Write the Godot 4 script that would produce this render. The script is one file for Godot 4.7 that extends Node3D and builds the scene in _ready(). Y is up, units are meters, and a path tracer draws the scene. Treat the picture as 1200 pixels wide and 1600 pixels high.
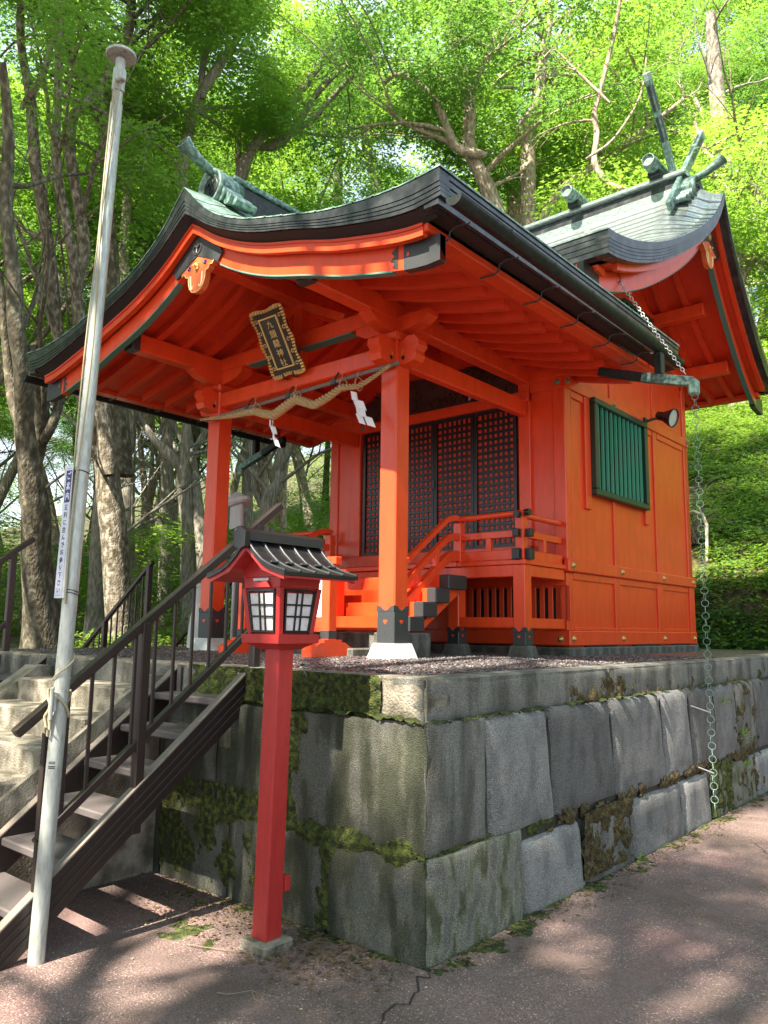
extends Node3D

const TY := 1.35        # height of the terrace
const XC := -3.14       # middle of the porch and of the hall
const ZC := -6.07       # ridge line of the hall roof
const UP := Vector3.UP
var M := {}
var rng := RandomNumberGenerator.new()
var boxes := {}
var taken := {}


class Geo:
	var v := PackedVector3Array()
	var n := PackedVector3Array()
	var t := PackedVector2Array()
	var ix := PackedInt32Array()

	func tri(a: Vector3, b: Vector3, c: Vector3, out := Vector3.ZERO) -> void:
		var m := (c - a).cross(b - a)
		if m.length_squared() < 1e-16:
			return
		m = m.normalized()
		if out != Vector3.ZERO and m.dot(out) < 0.0:
			var s := b
			b = c
			c = s
			m = -m
		var k := v.size()
		v.append_array([a, b, c])
		n.append_array([m, m, m])
		t.append_array([Vector2.ZERO, Vector2.ZERO, Vector2.ZERO])
		ix.append_array([k, k + 1, k + 2])

	func quad(a: Vector3, b: Vector3, c: Vector3, d: Vector3, out := Vector3.ZERO) -> void:
		tri(a, b, c, out)
		tri(a, c, d, out)

	# a picture on a rectangle: o is the top left corner, r runs right, d runs down
	func print_quad(o: Vector3, r: Vector3, d: Vector3) -> void:
		var m := r.cross(-d).normalized()
		var k := v.size()
		v.append_array([o, o + r, o + r + d, o + d])
		n.append_array([m, m, m, m])
		t.append_array([Vector2(0, 0), Vector2(1, 0), Vector2(1, 1), Vector2(0, 1)])
		ix.append_array([k, k + 1, k + 2, k, k + 2, k + 3])

	func block(tr: Transform3D, size: Vector3, bev: float) -> void:
		var h := size * 0.5
		var b := minf(bev, minf(h.x, minf(h.y, h.z)) * 0.45)
		var c := tr.origin
		var X := tr.basis.x
		var Y := tr.basis.y
		var Z := tr.basis.z
		var px := {}
		for sx in [-1, 1]:
			for sy in [-1, 1]:
				for sz in [-1, 1]:
					var key := Vector3i(sx, sy, sz)
					px[key] = [
						c + X * (sx * h.x) + Y * (sy * (h.y - b)) + Z * (sz * (h.z - b)),
						c + X * (sx * (h.x - b)) + Y * (sy * h.y) + Z * (sz * (h.z - b)),
						c + X * (sx * (h.x - b)) + Y * (sy * (h.y - b)) + Z * (sz * h.z)]
		for s in [-1, 1]:
			quad(px[Vector3i(s, -1, -1)][0], px[Vector3i(s, 1, -1)][0], px[Vector3i(s, 1, 1)][0], px[Vector3i(s, -1, 1)][0], X * s)
			quad(px[Vector3i(-1, s, -1)][1], px[Vector3i(1, s, -1)][1], px[Vector3i(1, s, 1)][1], px[Vector3i(-1, s, 1)][1], Y * s)
			quad(px[Vector3i(-1, -1, s)][2], px[Vector3i(1, -1, s)][2], px[Vector3i(1, 1, s)][2], px[Vector3i(-1, 1, s)][2], Z * s)
			for r in [-1, 1]:
				quad(px[Vector3i(s, r, -1)][0], px[Vector3i(s, r, 1)][0], px[Vector3i(s, r, 1)][1], px[Vector3i(s, r, -1)][1], X * s + Y * r)
				quad(px[Vector3i(s, -1, r)][0], px[Vector3i(s, 1, r)][0], px[Vector3i(s, 1, r)][2], px[Vector3i(s, -1, r)][2], X * s + Z * r)
				quad(px[Vector3i(-1, s, r)][1], px[Vector3i(1, s, r)][1], px[Vector3i(1, s, r)][2], px[Vector3i(-1, s, r)][2], Y * s + Z * r)
				for q in [-1, 1]:
					var p: Array = px[Vector3i(s, r, q)]
					tri(p[0], p[1], p[2], X * s + Y * r + Z * q)

	func beam(a: Vector3, b: Vector3, w: float, h: float, up := Vector3.UP, bev := 0.006) -> void:
		var z := (b - a).normalized()
		if absf(z.dot(up)) > 0.99:
			up = Vector3.RIGHT
		var x := up.cross(z).normalized()
		var y := z.cross(x)
		block(Transform3D(Basis(x, y, z), (a + b) * 0.5), Vector3(w, h, a.distance_to(b)), bev)

	# a smooth tube through points, one radius each
	func tube(p: Array, r: Array, sides := 10, caps := true, wob := 0.0, rg: RandomNumberGenerator = null) -> void:
		var k0 := v.size()
		var last := Vector3.ZERO
		var fx := Vector3.ZERO
		for i in p.size():
			var d: Vector3 = (p[mini(i + 1, p.size() - 1)] - p[maxi(i - 1, 0)]).normalized()
			if i == 0:
				fx = d.cross(Vector3(0.31, 0.2, 0.93)).normalized()
			else:
				fx = (fx - d * fx.dot(d)).normalized()
			var fy := d.cross(fx)
			for s in sides + 1:
				var a := TAU * (s % sides) / sides
				var o := fx * cos(a) + fy * sin(a)
				var rr: float = r[i]
				if wob > 0.0 and s < sides:
					rr *= 1.0 + wob * (sin(a * 2.0 + i * 0.9) * 0.5 + sin(a * 3.0 + i * 1.7 + p[0].x) * 0.5)
				elif wob > 0.0:
					rr *= 1.0 + wob * (sin(i * 0.9) * 0.5 + sin(i * 1.7 + p[0].x) * 0.5)
				v.append(p[i] + o * rr)
				n.append(o)
				t.append(Vector2(float(s) / sides, i))
			last = d
		for i in p.size() - 1:
			for s in sides:
				var a := k0 + i * (sides + 1) + s
				var b := a + sides + 1
				ix.append_array([a, b, a + 1, a + 1, b, b + 1])
		if caps:
			for e in 2:
				var i: int = 0 if e == 0 else p.size() - 1
				var dir: Vector3 = (p[1] - p[0]) if e == 1 else (p[0] - p[1])
				if e == 1:
					dir = p[-1] - p[-2]
				var c: Vector3 = p[i]
				for s in sides:
					tri(c, v[k0 + i * (sides + 1) + s], v[k0 + i * (sides + 1) + s + 1], dir)

	# a turned body: profile of (radius, height) about an axis
	func lathe(prof: Array, tr: Transform3D, sides := 16) -> void:
		var k0 := v.size()
		var way := 0.0
		for i in prof.size() - 1:
			way += (prof[i].x + prof[i + 1].x) * (prof[i + 1].y - prof[i].y)
		var f := -1.0 if way < 0.0 else 1.0
		for i in prof.size():
			var q: Vector2 = prof[i]
			var d: Vector2 = prof[mini(i + 1, prof.size() - 1)] - prof[maxi(i - 1, 0)]
			for s in sides + 1:
				var a := TAU * s / sides
				v.append(tr * Vector3(cos(a) * q.x, q.y, sin(a) * q.x))
				n.append((tr.basis * Vector3(cos(a) * d.y, -d.x, sin(a) * d.y) * f).normalized())
				t.append(Vector2(float(s) / sides, q.y))
		for i in prof.size() - 1:
			for s in sides:
				var a := k0 + i * (sides + 1) + s
				var b := a + sides + 1
				if (f > 0.0) == (tr.basis.determinant() > 0.0):
					ix.append_array([a, a + 1, b, a + 1, b + 1, b])
				else:
					ix.append_array([a, b, a + 1, a + 1, b, b + 1])

	# a board cut along two lines of points, thick by the vector th
	func board(top: Array, bot: Array, th: Vector3) -> void:
		var m := top.size()
		for i in m - 1:
			quad(top[i], top[i + 1], bot[i + 1], bot[i], -th)
			quad(top[i] + th, top[i + 1] + th, bot[i + 1] + th, bot[i] + th, th)
			quad(top[i], top[i + 1], top[i + 1] + th, top[i] + th, top[i] - bot[i])
			quad(bot[i], bot[i + 1], bot[i + 1] + th, bot[i] + th, bot[i] - top[i])
		quad(top[0], bot[0], bot[0] + th, top[0] + th, top[0] - top[1])
		quad(top[m - 1], bot[m - 1], bot[m - 1] + th, top[m - 1] + th, top[m - 1] - top[m - 2])

	# a flat outline pushed along z by depth
	func prism(poly: PackedVector2Array, tr: Transform3D, depth: float) -> void:
		var id := Geometry2D.triangulate_polygon(poly)
		var Z := tr.basis.z * depth
		for i in range(0, id.size(), 3):
			var q := []
			for j in 3:
				q.append(tr * Vector3(poly[id[i + j]].x, poly[id[i + j]].y, 0))
			tri(q[0], q[1], q[2], -Z)
			tri(q[0] + Z, q[1] + Z, q[2] + Z, Z)
		var mid := Vector2.ZERO
		for p in poly:
			mid += p / poly.size()
		var ccw := not Geometry2D.is_polygon_clockwise(poly)
		for i in poly.size():
			var a := poly[i]
			var b := poly[(i + 1) % poly.size()]
			var o2 := Vector2(b.y - a.y, a.x - b.x) * (1.0 if ccw else -1.0)
			var a3 := tr * Vector3(a.x, a.y, 0)
			var b3 := tr * Vector3(b.x, b.y, 0)
			quad(a3, b3, b3 + Z, a3 + Z, tr.basis * Vector3(o2.x, o2.y, 0))

	func mesh() -> ArrayMesh:
		var a := []
		a.resize(Mesh.ARRAY_MAX)
		a[Mesh.ARRAY_VERTEX] = v
		a[Mesh.ARRAY_NORMAL] = n
		a[Mesh.ARRAY_TEX_UV] = t
		a[Mesh.ARRAY_INDEX] = ix
		var m := ArrayMesh.new()
		m.add_surface_from_arrays(Mesh.PRIMITIVE_TRIANGLES, a)
		return m


# ---------------------------------------------------------------- helpers
func numbered(called: String) -> String:
	var k: int = taken.get(called, 0)
	taken[called] = k + 1
	return called if k == 0 else "%s_%03d" % [called, k]


func thing(called: String, label: String, category: String, at := Vector3.ZERO, group := "") -> Node3D:
	var o := Node3D.new()
	o.name = numbered(called)
	add_child(o, true)
	o.position = at
	o.set_meta("label", label)
	o.set_meta("category", category)
	if group:
		o.set_meta("group", group)
	return o


func tag(o: Node3D, label: String, category: String, group := "") -> Node3D:
	o.set_meta("label", label)
	o.set_meta("category", category)
	if group:
		o.set_meta("group", group)
	return o


func kind(o: Node3D, k: String) -> Node3D:
	o.set_meta("kind", k)
	return o


func put(called: String, mesh: Mesh, m: Material, parent: Node = self) -> MeshInstance3D:
	var o := MeshInstance3D.new()
	if parent == self:
		o.name = numbered(called)
	else:
		var k := 0
		o.name = called
		var key := "kids_" + called
		if parent.has_meta(key):
			k = parent.get_meta(key)
			o.name = "%s_%03d" % [called, k]
		parent.set_meta(key, k + 1)
	o.mesh = mesh
	o.material_override = m
	parent.add_child(o, true)
	return o


func obj(called: String, g: Geo, m: Material, parent: Node = self) -> MeshInstance3D:
	return put(called, g.mesh(), m, parent)


func box_mesh(size: Vector3, bev: float) -> Mesh:
	var key := "%.4f %.4f %.4f %.4f" % [size.x, size.y, size.z, bev]
	if not boxes.has(key):
		var g := Geo.new()
		g.block(Transform3D(), size, bev)
		boxes[key] = g.mesh()
	return boxes[key]


# a bevelled box between two corners
func cbox(called: String, m: Material, a: Vector3, b: Vector3, parent: Node = self, bev := 0.006) -> MeshInstance3D:
	var o := put(called, box_mesh((b - a).abs(), bev), m, parent)
	o.position = (a + b) * 0.5
	return o


func bar(called: String, m: Material, a: Vector3, b: Vector3, w: float, h: float, parent: Node = self, up := UP, bev := 0.006) -> MeshInstance3D:
	var o := put(called, box_mesh(Vector3(w, h, a.distance_to(b)), bev), m, parent)
	var z := (b - a).normalized()
	if absf(z.dot(up)) > 0.99:
		up = Vector3.RIGHT
	var x := up.cross(z).normalized()
	o.transform = Transform3D(Basis(x, z.cross(x), z), (a + b) * 0.5)
	return o


func rod(called: String, m: Material, p: Array, r: float, parent: Node = self, sides := 10) -> MeshInstance3D:
	var g := Geo.new()
	var rr := []
	for i in p.size():
		rr.append(r)
	g.tube(p, rr, sides)
	return obj(called, g, m, parent)


# smooth interpolation of y over sorted u
func spline(us: Array, ys: Array, u: float) -> float:
	if u <= us[0]:
		return ys[0]
	if u >= us[-1]:
		return ys[-1]
	var i := 0
	while u > us[i + 1]:
		i += 1
	var t: float = (u - us[i]) / (us[i + 1] - us[i])
	var h: float = us[i + 1] - us[i]
	var m0: float = (ys[i + 1] - ys[maxi(i - 1, 0)]) / (us[i + 1] - us[maxi(i - 1, 0)])
	var m1: float = (ys[mini(i + 2, us.size() - 1)] - ys[i]) / (us[mini(i + 2, us.size() - 1)] - us[i])
	var t2 := t * t
	var t3 := t2 * t
	return (2 * t3 - 3 * t2 + 1) * ys[i] + (t3 - 2 * t2 + t) * h * m0 + (-2 * t3 + 3 * t2) * ys[i + 1] + (t3 - t2) * h * m1


func ntex(freq: float, stops: Array, size := 512, cell := false, oct := 4, sd := 1, warp := false) -> NoiseTexture2D:
	var f := FastNoiseLite.new()
	f.seed = sd
	f.frequency = freq
	f.noise_type = FastNoiseLite.TYPE_CELLULAR if cell else FastNoiseLite.TYPE_SIMPLEX_SMOOTH
	if cell:
		f.cellular_return_type = FastNoiseLite.RETURN_CELL_VALUE
		f.fractal_type = FastNoiseLite.FRACTAL_NONE
	else:
		f.fractal_octaves = oct
	if warp:
		f.domain_warp_enabled = true
		f.domain_warp_amplitude = 20.0
	var g := Gradient.new()
	var off := PackedFloat32Array()
	var col := PackedColorArray()
	for s in stops:
		off.append(s[0])
		var c: Color = s[1] if s[1] is Color else Color(s[1], s[1], s[1])
		col.append(c.linear_to_srgb())
	g.offsets = off
	g.colors = col
	var t := NoiseTexture2D.new()
	t.width = size
	t.height = size
	t.seamless = true
	t.seamless_blend_skirt = 0.2
	t.noise = f
	t.color_ramp = g
	return t


func btex(freq: float, size := 512, cell := false, oct := 3, sd := 5) -> NoiseTexture2D:
	var t := ntex(freq, [[0.0, 0.0], [1.0, 1.0]], size, cell, oct, sd)
	t.color_ramp = null
	return t


func mat(called: String, col: Color, rough := 0.6, metal := 0.0) -> StandardMaterial3D:
	var m := StandardMaterial3D.new()
	m.resource_name = called
	m.albedo_color = col.linear_to_srgb()
	m.roughness = rough
	m.metallic = metal
	M[called] = m
	return m


func skin(m: StandardMaterial3D, tex: Texture2D, scale: Vector3, bump: Texture2D = null, depth := 0.0) -> void:
	m.albedo_texture = tex
	m.uv1_triplanar = true
	m.uv1_world_triplanar = true
	m.uv1_scale = scale
	if bump:
		m.heightmap_enabled = true
		m.heightmap_texture = bump
		m.heightmap_scale = depth


func over(m: StandardMaterial3D, tex: Texture2D, scale: Vector3, mode := BaseMaterial3D.BLEND_MODE_MUL) -> void:
	m.detail_enabled = true
	m.detail_albedo = tex
	m.detail_blend_mode = mode
	m.detail_uv_layer = BaseMaterial3D.DETAIL_UV_2
	m.uv2_triplanar = true
	m.uv2_world_triplanar = true
	m.uv2_scale = scale


func make_materials() -> void:
	var mottle := ntex(0.012, [[0.2, Color(0.88, 0.87, 0.86)], [0.7, Color(1, 1, 1)]], 512, false, 5, 3)
	var fine := btex(0.05, 512, false, 4, 8)
	var clean := ntex(0.02, [[0.0, Color(0.86, 0.85, 0.84)], [0.3, Color(0.97, 0.97, 0.97)], [1.0, Color(1, 1, 1)]], 512, false, 5, 14)
	var wear := ntex(0.02, [[0.0, Color(0.62, 0.58, 0.55)], [0.32, Color(0.95, 0.95, 0.95)], [1.0, Color(1, 1, 1)]], 512, false, 5, 13)
	var m := mat("vermilion_paint", Color(0.80, 0.074, 0.018), 0.3)
	skin(m, mottle, Vector3(0.9, 0.25, 0.9), fine, 0.06)
	over(m, clean, Vector3(1.3, 0.4, 1.3))
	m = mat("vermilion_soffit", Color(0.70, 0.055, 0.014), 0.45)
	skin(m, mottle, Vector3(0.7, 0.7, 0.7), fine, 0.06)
	m = mat("lantern_paint", Color(0.50, 0.034, 0.032), 0.42)
	skin(m, mottle, Vector3(3, 1, 3), fine, 0.05)
	over(m, clean, Vector3(5, 3, 5))
	m = mat("black_lacquer", Color(0.014, 0.014, 0.016), 0.32)
	skin(m, mottle, Vector3(2, 2, 2), fine, 0.04)
	m = mat("dark_metal", Color(0.055, 0.06, 0.065), 0.42, 0.35)
	skin(m, wear, Vector3(3, 3, 3), fine, 0.05)
	m = mat("green_paint", Color(0.014, 0.24, 0.15), 0.4)
	skin(m, mottle, Vector3(3, 1, 3), fine, 0.03)
	mat("green_frame", Color(0.02, 0.045, 0.025), 0.4)
	mat("teal_trim", Color(0.08, 0.22, 0.18), 0.4)
	var patina := ntex(0.02, [[0.2, Color(0.10, 0.20, 0.17)], [0.45, Color(0.22, 0.36, 0.30)], [0.62, Color(0.33, 0.46, 0.40)], [0.8, Color(0.16, 0.27, 0.23)]], 512, false, 5, 21)
	m = mat("copper_patina", Color(1, 1, 1), 0.45, 0.25)
	skin(m, patina, Vector3(0.8, 0.8, 0.8), fine, 0.05)
	var patina2 := ntex(0.03, [[0.25, Color(0.24, 0.29, 0.30)], [0.5, Color(0.34, 0.41, 0.41)], [0.75, Color(0.42, 0.50, 0.48)]], 512, false, 5, 22)
	m = mat("copper_sheet", Color(1, 1, 1), 0.24, 0.6)
	skin(m, patina2, Vector3(0.8, 3.0, 0.8), fine, 0.03)
	var bronze := ntex(0.02, [[0.2, Color(0.035, 0.042, 0.046)], [0.6, Color(0.06, 0.066, 0.072)], [0.8, Color(0.09, 0.098, 0.1)]], 512, false, 5, 23)
	m = mat("fascia_copper", Color(1, 1, 1), 0.27, 0.45)
	skin(m, bronze, Vector3(0.6, 0.6, 0.6), fine, 0.02)
	m = mat("ornament_copper", Color(1, 1, 1), 0.4, 0.35)
	skin(m, ntex(0.02, [[0.2, Color(0.05, 0.085, 0.08)], [0.45, Color(0.10, 0.17, 0.15)], [0.6, Color(0.17, 0.29, 0.26)], [0.8, Color(0.26, 0.38, 0.34)]], 512, false, 5, 24), Vector3(1.6, 1.6, 1.6), fine, 0.04)
	m = mat("gutter_copper", Color(0.4, 0.46, 0.42), 0.45, 0.4)
	skin(m, bronze, Vector3(1.5, 1.5, 1.5), fine, 0.05)
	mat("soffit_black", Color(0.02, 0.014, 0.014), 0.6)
	# stone
	var grain := ntex(0.16, [[0.0, Color(0.085, 0.086, 0.088)], [0.3, Color(0.155, 0.157, 0.158)], [0.6, Color(0.20, 0.20, 0.20)], [0.85, Color(0.26, 0.258, 0.252)], [1.0, Color(0.38, 0.37, 0.35)]], 1024, true, 1, 31)
	var pit := btex(0.06, 1024, false, 3, 32)
	var streak := ntex(0.011, [[0.2, Color(0.42, 0.42, 0.38)], [0.4, Color(0.66, 0.66, 0.62)], [0.6, Color(0.95, 0.95, 0.92)], [0.8, Color(1.15, 1.12, 1.05)]], 512, false, 6, 33, true)
	m = mat("hammered_granite", Color(1.0, 1.0, 1.0), 0.78)
	skin(m, grain, Vector3(1.6, 1.6, 1.6), pit, 0.8)
	over(m, ntex(0.01, [[0.2, 0.62], [0.6, 1.0]], 512, false, 5, 34), Vector3(0.8, 0.4, 0.8))
	for q in [["pale_granite", 1.12], ["dark_granite", 0.84]]:
		m = M.hammered_granite.duplicate()
		m.resource_name = q[0]
		m.albedo_color = Color(q[1], q[1], q[1])
		M[q[0]] = m
	m = mat("weathered_granite", Color(0.95, 0.95, 0.9), 0.85)
	skin(m, grain, Vector3(1.7, 1.7, 1.7), pit, 0.6)
	over(m, streak, Vector3(0.9, 0.2, 0.9))
	var lichen := ntex(0.014, [[0.25, Color(0.32, 0.35, 0.2)], [0.42, Color(0.66, 0.7, 0.5)], [0.56, Color(1.0, 1.0, 0.92)], [0.75, Color(0.62, 0.6, 0.56)]], 512, false, 5, 35, true)
	m = mat("lichen_granite", Color(1.1, 1.1, 1.02), 0.88)
	skin(m, grain, Vector3(1.6, 1.6, 1.6), pit, 0.7)
	over(m, lichen, Vector3(0.8, 0.35, 0.8))
	m = mat("damp_granite", Color(0.62, 0.63, 0.56), 0.8)
	skin(m, grain, Vector3(1.7, 1.7, 1.7), pit, 0.6)
	over(m, ntex(0.012, [[0.25, Color(0.30, 0.34, 0.22)], [0.45, Color(0.55, 0.57, 0.46)], [0.6, Color(0.9, 0.9, 0.84)], [0.75, Color(1.3, 1.25, 1.12)]], 512, false, 6, 37, true), Vector3(0.8, 0.22, 0.8))
	m = mat("dark_joint", Color(0.035, 0.035, 0.025), 0.95)
	m = mat("white_granite", Color(2.1, 2.1, 2.08), 0.7)
	m.albedo_color = Color(1, 1, 1)
	skin(m, ntex(0.2, [[0.0, 0.4], [0.4, 0.56], [1.0, 0.7]], 512, true, 1, 36), Vector3(2, 2, 2), pit, 0.3)
	m = mat("grey_granite", Color(0.8, 0.82, 0.76), 0.8)
	skin(m, grain, Vector3(2, 2, 2), pit, 0.6)
	over(m, streak, Vector3(1.2, 0.5, 1.2))
	var mossc := ntex(0.03, [[0.2, Color(0.012, 0.016, 0.004)], [0.45, Color(0.028, 0.042, 0.007)], [0.62, Color(0.068, 0.092, 0.012)], [0.85, Color(0.13, 0.13, 0.028)]], 512, false, 5, 41)
	m = mat("moss", Color(1, 1, 1), 0.95)
	skin(m, mossc, Vector3(1.2, 1.2, 1.2), btex(0.12, 512, false, 4, 42), 1.6)
	m = mat("brown_moss", Color(1, 1, 1), 0.95)
	skin(m, ntex(0.03, [[0.2, Color(0.02, 0.014, 0.006)], [0.5, Color(0.07, 0.05, 0.018)], [0.8, Color(0.12, 0.1, 0.03)]], 512, false, 5, 43), Vector3(1.2, 1.2, 1.2), btex(0.12, 512, false, 4, 44), 1.6)
	var conc := ntex(0.012, [[0.2, Color(0.17, 0.155, 0.125)], [0.5, Color(0.30, 0.27, 0.225)], [0.75, Color(0.38, 0.345, 0.29)]], 512, false, 6, 45)
	m = mat("old_concrete", Color(1, 1, 1), 0.9)
	skin(m, conc, Vector3(0.9, 0.9, 0.9), pit, 0.7)
	over(m, streak, Vector3(0.9, 0.4, 0.9))
	# asphalt with pinkish aggregate
	var asp := ntex(0.22, [[0.0, Color(0.085, 0.066, 0.066)], [0.35, Color(0.12, 0.092, 0.092)], [0.7, Color(0.15, 0.115, 0.115)], [0.95, Color(0.2, 0.158, 0.155)], [1.0, Color(0.42, 0.38, 0.36)]], 1024, true, 1, 51)
	m = mat("pink_asphalt", Color(1.5, 1.40, 1.33), 0.9)
	skin(m, asp, Vector3(0.75, 0.75, 0.75), btex(0.09, 1024, false, 3, 52), 0.5)
	over(m, ntex(0.008, [[0.2, Color(0.62, 0.6, 0.57)], [0.45, Color(0.85, 0.82, 0.8)], [0.65, Color(1.0, 0.94, 0.93)], [0.85, Color(1.0, 0.85, 0.85)]], 512, false, 6, 53), Vector3(0.22, 0.22, 0.22))
	m = mat("crack_dark", Color(0.03, 0.024, 0.022), 0.95)
	# terrace paving: small dark setts in mortar, wet looking
	var sett := ntex(0.05, [[0.0, Color(0.06, 0.055, 0.06)], [0.5, Color(0.12, 0.1, 0.105)], [1.0, Color(0.24, 0.21, 0.21)]], 1024, true, 1, 54)
	m = mat("terrace_stone", Color(1, 1, 1), 0.42)
	skin(m, sett, Vector3(0.7, 0.7, 0.7), btex(0.05, 1024, true, 1, 54), 3.0)
	over(m, ntex(0.01, [[0.2, Color(0.6, 0.56, 0.55)], [0.7, Color(1, 0.98, 0.97)]], 512, false, 5, 55), Vector3(0.4, 0.4, 0.4))
	var soil := ntex(0.02, [[0.2, Color(0.03, 0.022, 0.014)], [0.5, Color(0.075, 0.055, 0.035)], [0.75, Color(0.13, 0.1, 0.065)]], 1024, false, 6, 56)
	m = mat("forest_soil", Color(1, 1, 1), 0.95)
	skin(m, soil, Vector3(0.35, 0.35, 0.35), btex(0.06, 512, false, 5, 57), 3.0)
	over(m, ntex(0.012, [[0.35, Color(0.5, 0.75, 0.3)], [0.55, Color(0.9, 1.0, 0.6)], [0.7, Color(1, 0.95, 0.9)]], 512, false, 5, 58), Vector3(0.09, 0.09, 0.09))
	# metals, wood, cloth
	m = mat("brown_steel", Color(0.030, 0.020, 0.018), 0.38, 0.1)
	skin(m, wear, Vector3(3, 3, 3), fine, 0.05)
	m = mat("tread_grey", Color(0.11, 0.095, 0.095), 0.6)
	skin(m, wear, Vector3(5, 5, 5), fine, 0.2)
	m = mat("galvanised_steel", Color(0.50, 0.55, 0.53), 0.42, 0.35)
	skin(m, ntex(0.03, [[0.2, 0.72], [0.6, 1.0]], 512, false, 5, 61), Vector3(4, 0.7, 4), fine, 0.05)
	over(m, ntex(0.02, [[0.18, Color(0.7, 0.6, 0.5)], [0.35, Color(1, 1, 1)]], 512, false, 5, 62), Vector3(2, 0.6, 2))
	m = mat("grey_wood", Color(0.20, 0.17, 0.145), 0.8)
	skin(m, wear, Vector3(0.6, 6, 6), fine, 0.2)
	m = mat("rope_straw", Color(0.56, 0.40, 0.19), 0.85)
	skin(m, mottle, Vector3(9, 9, 9), btex(0.15, 512, false, 3, 63), 0.4)
	m = mat("halyard", Color(0.40, 0.36, 0.24), 0.85)
	m = mat("white_paper", Color(0.82, 0.82, 0.86), 0.8)
	m.backlight_enabled = true
	m.backlight = Color(0.35, 0.35, 0.37)
	m = mat("lantern_pane", Color(0.74, 0.75, 0.76), 0.5)
	skin(m, ntex(0.02, [[0.2, 0.82], [0.6, 1.0]], 256, false, 4, 64), Vector3(4, 4, 4))
	m = mat("grey_cloth", Color(0.52, 0.53, 0.52), 0.9)
	m = mat("gold", Color(0.78, 0.58, 0.22), 0.4, 0.25)
	m = mat("brass", Color(0.50, 0.36, 0.14), 0.35, 0.75)
	m = mat("plaque_wood", Color(0.05, 0.035, 0.024), 0.55)
	skin(m, wear, Vector3(30, 2, 30), fine, 0.2)
	m = mat("carved_wood", Color(0.075, 0.033, 0.024), 0.5)
	skin(m, mottle, Vector3(6, 6, 6), fine, 0.2)
	mat("pebble_dark", Color(0.075, 0.068, 0.072), 0.35)
	mat("pebble_pale", Color(0.2, 0.18, 0.18), 0.5)
	mat("seam_dark", Color(0.03, 0.04, 0.042), 0.6)
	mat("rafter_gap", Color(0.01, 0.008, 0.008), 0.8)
	mat("lens_glass", Color(0.52, 0.53, 0.50), 0.15)
	mat("sign_blue", Color(0.035, 0.03, 0.12), 0.5)
	mat("gegyo_orange", Color(0.75, 0.16, 0.05), 0.4)
	mat("gegyo_white", Color(0.85, 0.6, 0.45), 0.4)
	mat("gegyo_blue", Color(0.03, 0.03, 0.25), 0.4)
	mat("steel_chain", Color(0.5, 0.5, 0.5), 0.35, 0.5)
	m = mat("copper_ring", Color(0.20, 0.31, 0.28), 0.45, 0.3)
	m = mat("dead_wood", Color(0.24, 0.19, 0.14), 0.9)
	m = mat("bleached_wood", Color(0.62, 0.52, 0.42), 0.9)
	m = mat("dry_leaf", Color(0.11, 0.072, 0.036), 0.9)
	m = mat("pale_leaf", Color(0.42, 0.36, 0.2), 0.9)
	# bark: mossy dark, pale lichen, grey
	var bb := btex(0.05, 512, false, 5, 71)
	m = mat("mossy_bark", Color(1, 1, 1), 0.95)
	skin(m, ntex(0.018, [[0.2, Color(0.05, 0.042, 0.03)], [0.5, Color(0.10, 0.085, 0.06)], [0.65, Color(0.15, 0.14, 0.085)], [0.8, Color(0.30, 0.27, 0.22)]], 512, false, 6, 72), Vector3(1.1, 0.45, 1.1), bb, 2.0)
	m = mat("blotched_bark", Color(1, 1, 1), 0.93)
	skin(m, ntex(0.018, [[0.2, Color(0.06, 0.05, 0.034)], [0.45, Color(0.13, 0.11, 0.075)], [0.6, Color(0.24, 0.215, 0.165)], [0.75, Color(0.40, 0.36, 0.30)]], 512, false, 6, 76), Vector3(1.3, 0.6, 1.3), bb, 1.8)
	m = mat("lichen_bark", Color(1, 1, 1), 0.92)
	skin(m, ntex(0.016, [[0.2, Color(0.12, 0.105, 0.07)], [0.45, Color(0.26, 0.225, 0.17)], [0.6, Color(0.42, 0.375, 0.31)], [0.8, Color(0.54, 0.49, 0.42)]], 512, false, 6, 73), Vector3(1.1, 0.45, 1.1), bb, 1.6)
	m = mat("grey_bark", Color(1, 1, 1), 0.92)
	skin(m, ntex(0.02, [[0.25, Color(0.13, 0.12, 0.10)], [0.55, Color(0.27, 0.25, 0.21)], [0.8, Color(0.42, 0.4, 0.35)]], 512, false, 6, 74), Vector3(2.2, 0.35, 2.2), bb, 1.2)
	m = mat("tan_bark", Color(1, 1, 1), 0.92)
	skin(m, ntex(0.02, [[0.25, Color(0.16, 0.125, 0.085)], [0.55, Color(0.36, 0.30, 0.22)], [0.8, Color(0.5, 0.43, 0.35)]], 512, false, 6, 75), Vector3(1.6, 0.5, 1.6), bb, 1.0)
	# leaves let the light through
	for a in [["maple_leaf", Color(0.062, 0.132, 0.022), Color(0.36, 0.61, 0.07)], ["bright_leaf", Color(0.078, 0.155, 0.024), Color(0.40, 0.66, 0.07)], ["deep_leaf", Color(0.038, 0.092, 0.022), Color(0.22, 0.44, 0.07)], ["herb_leaf", Color(0.10, 0.19, 0.03), Color(0.30, 0.48, 0.06)]]:
		m = mat(a[0], a[1], 0.55)
		m.backlight_enabled = true
		m.backlight = a[2].linear_to_srgb()


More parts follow.
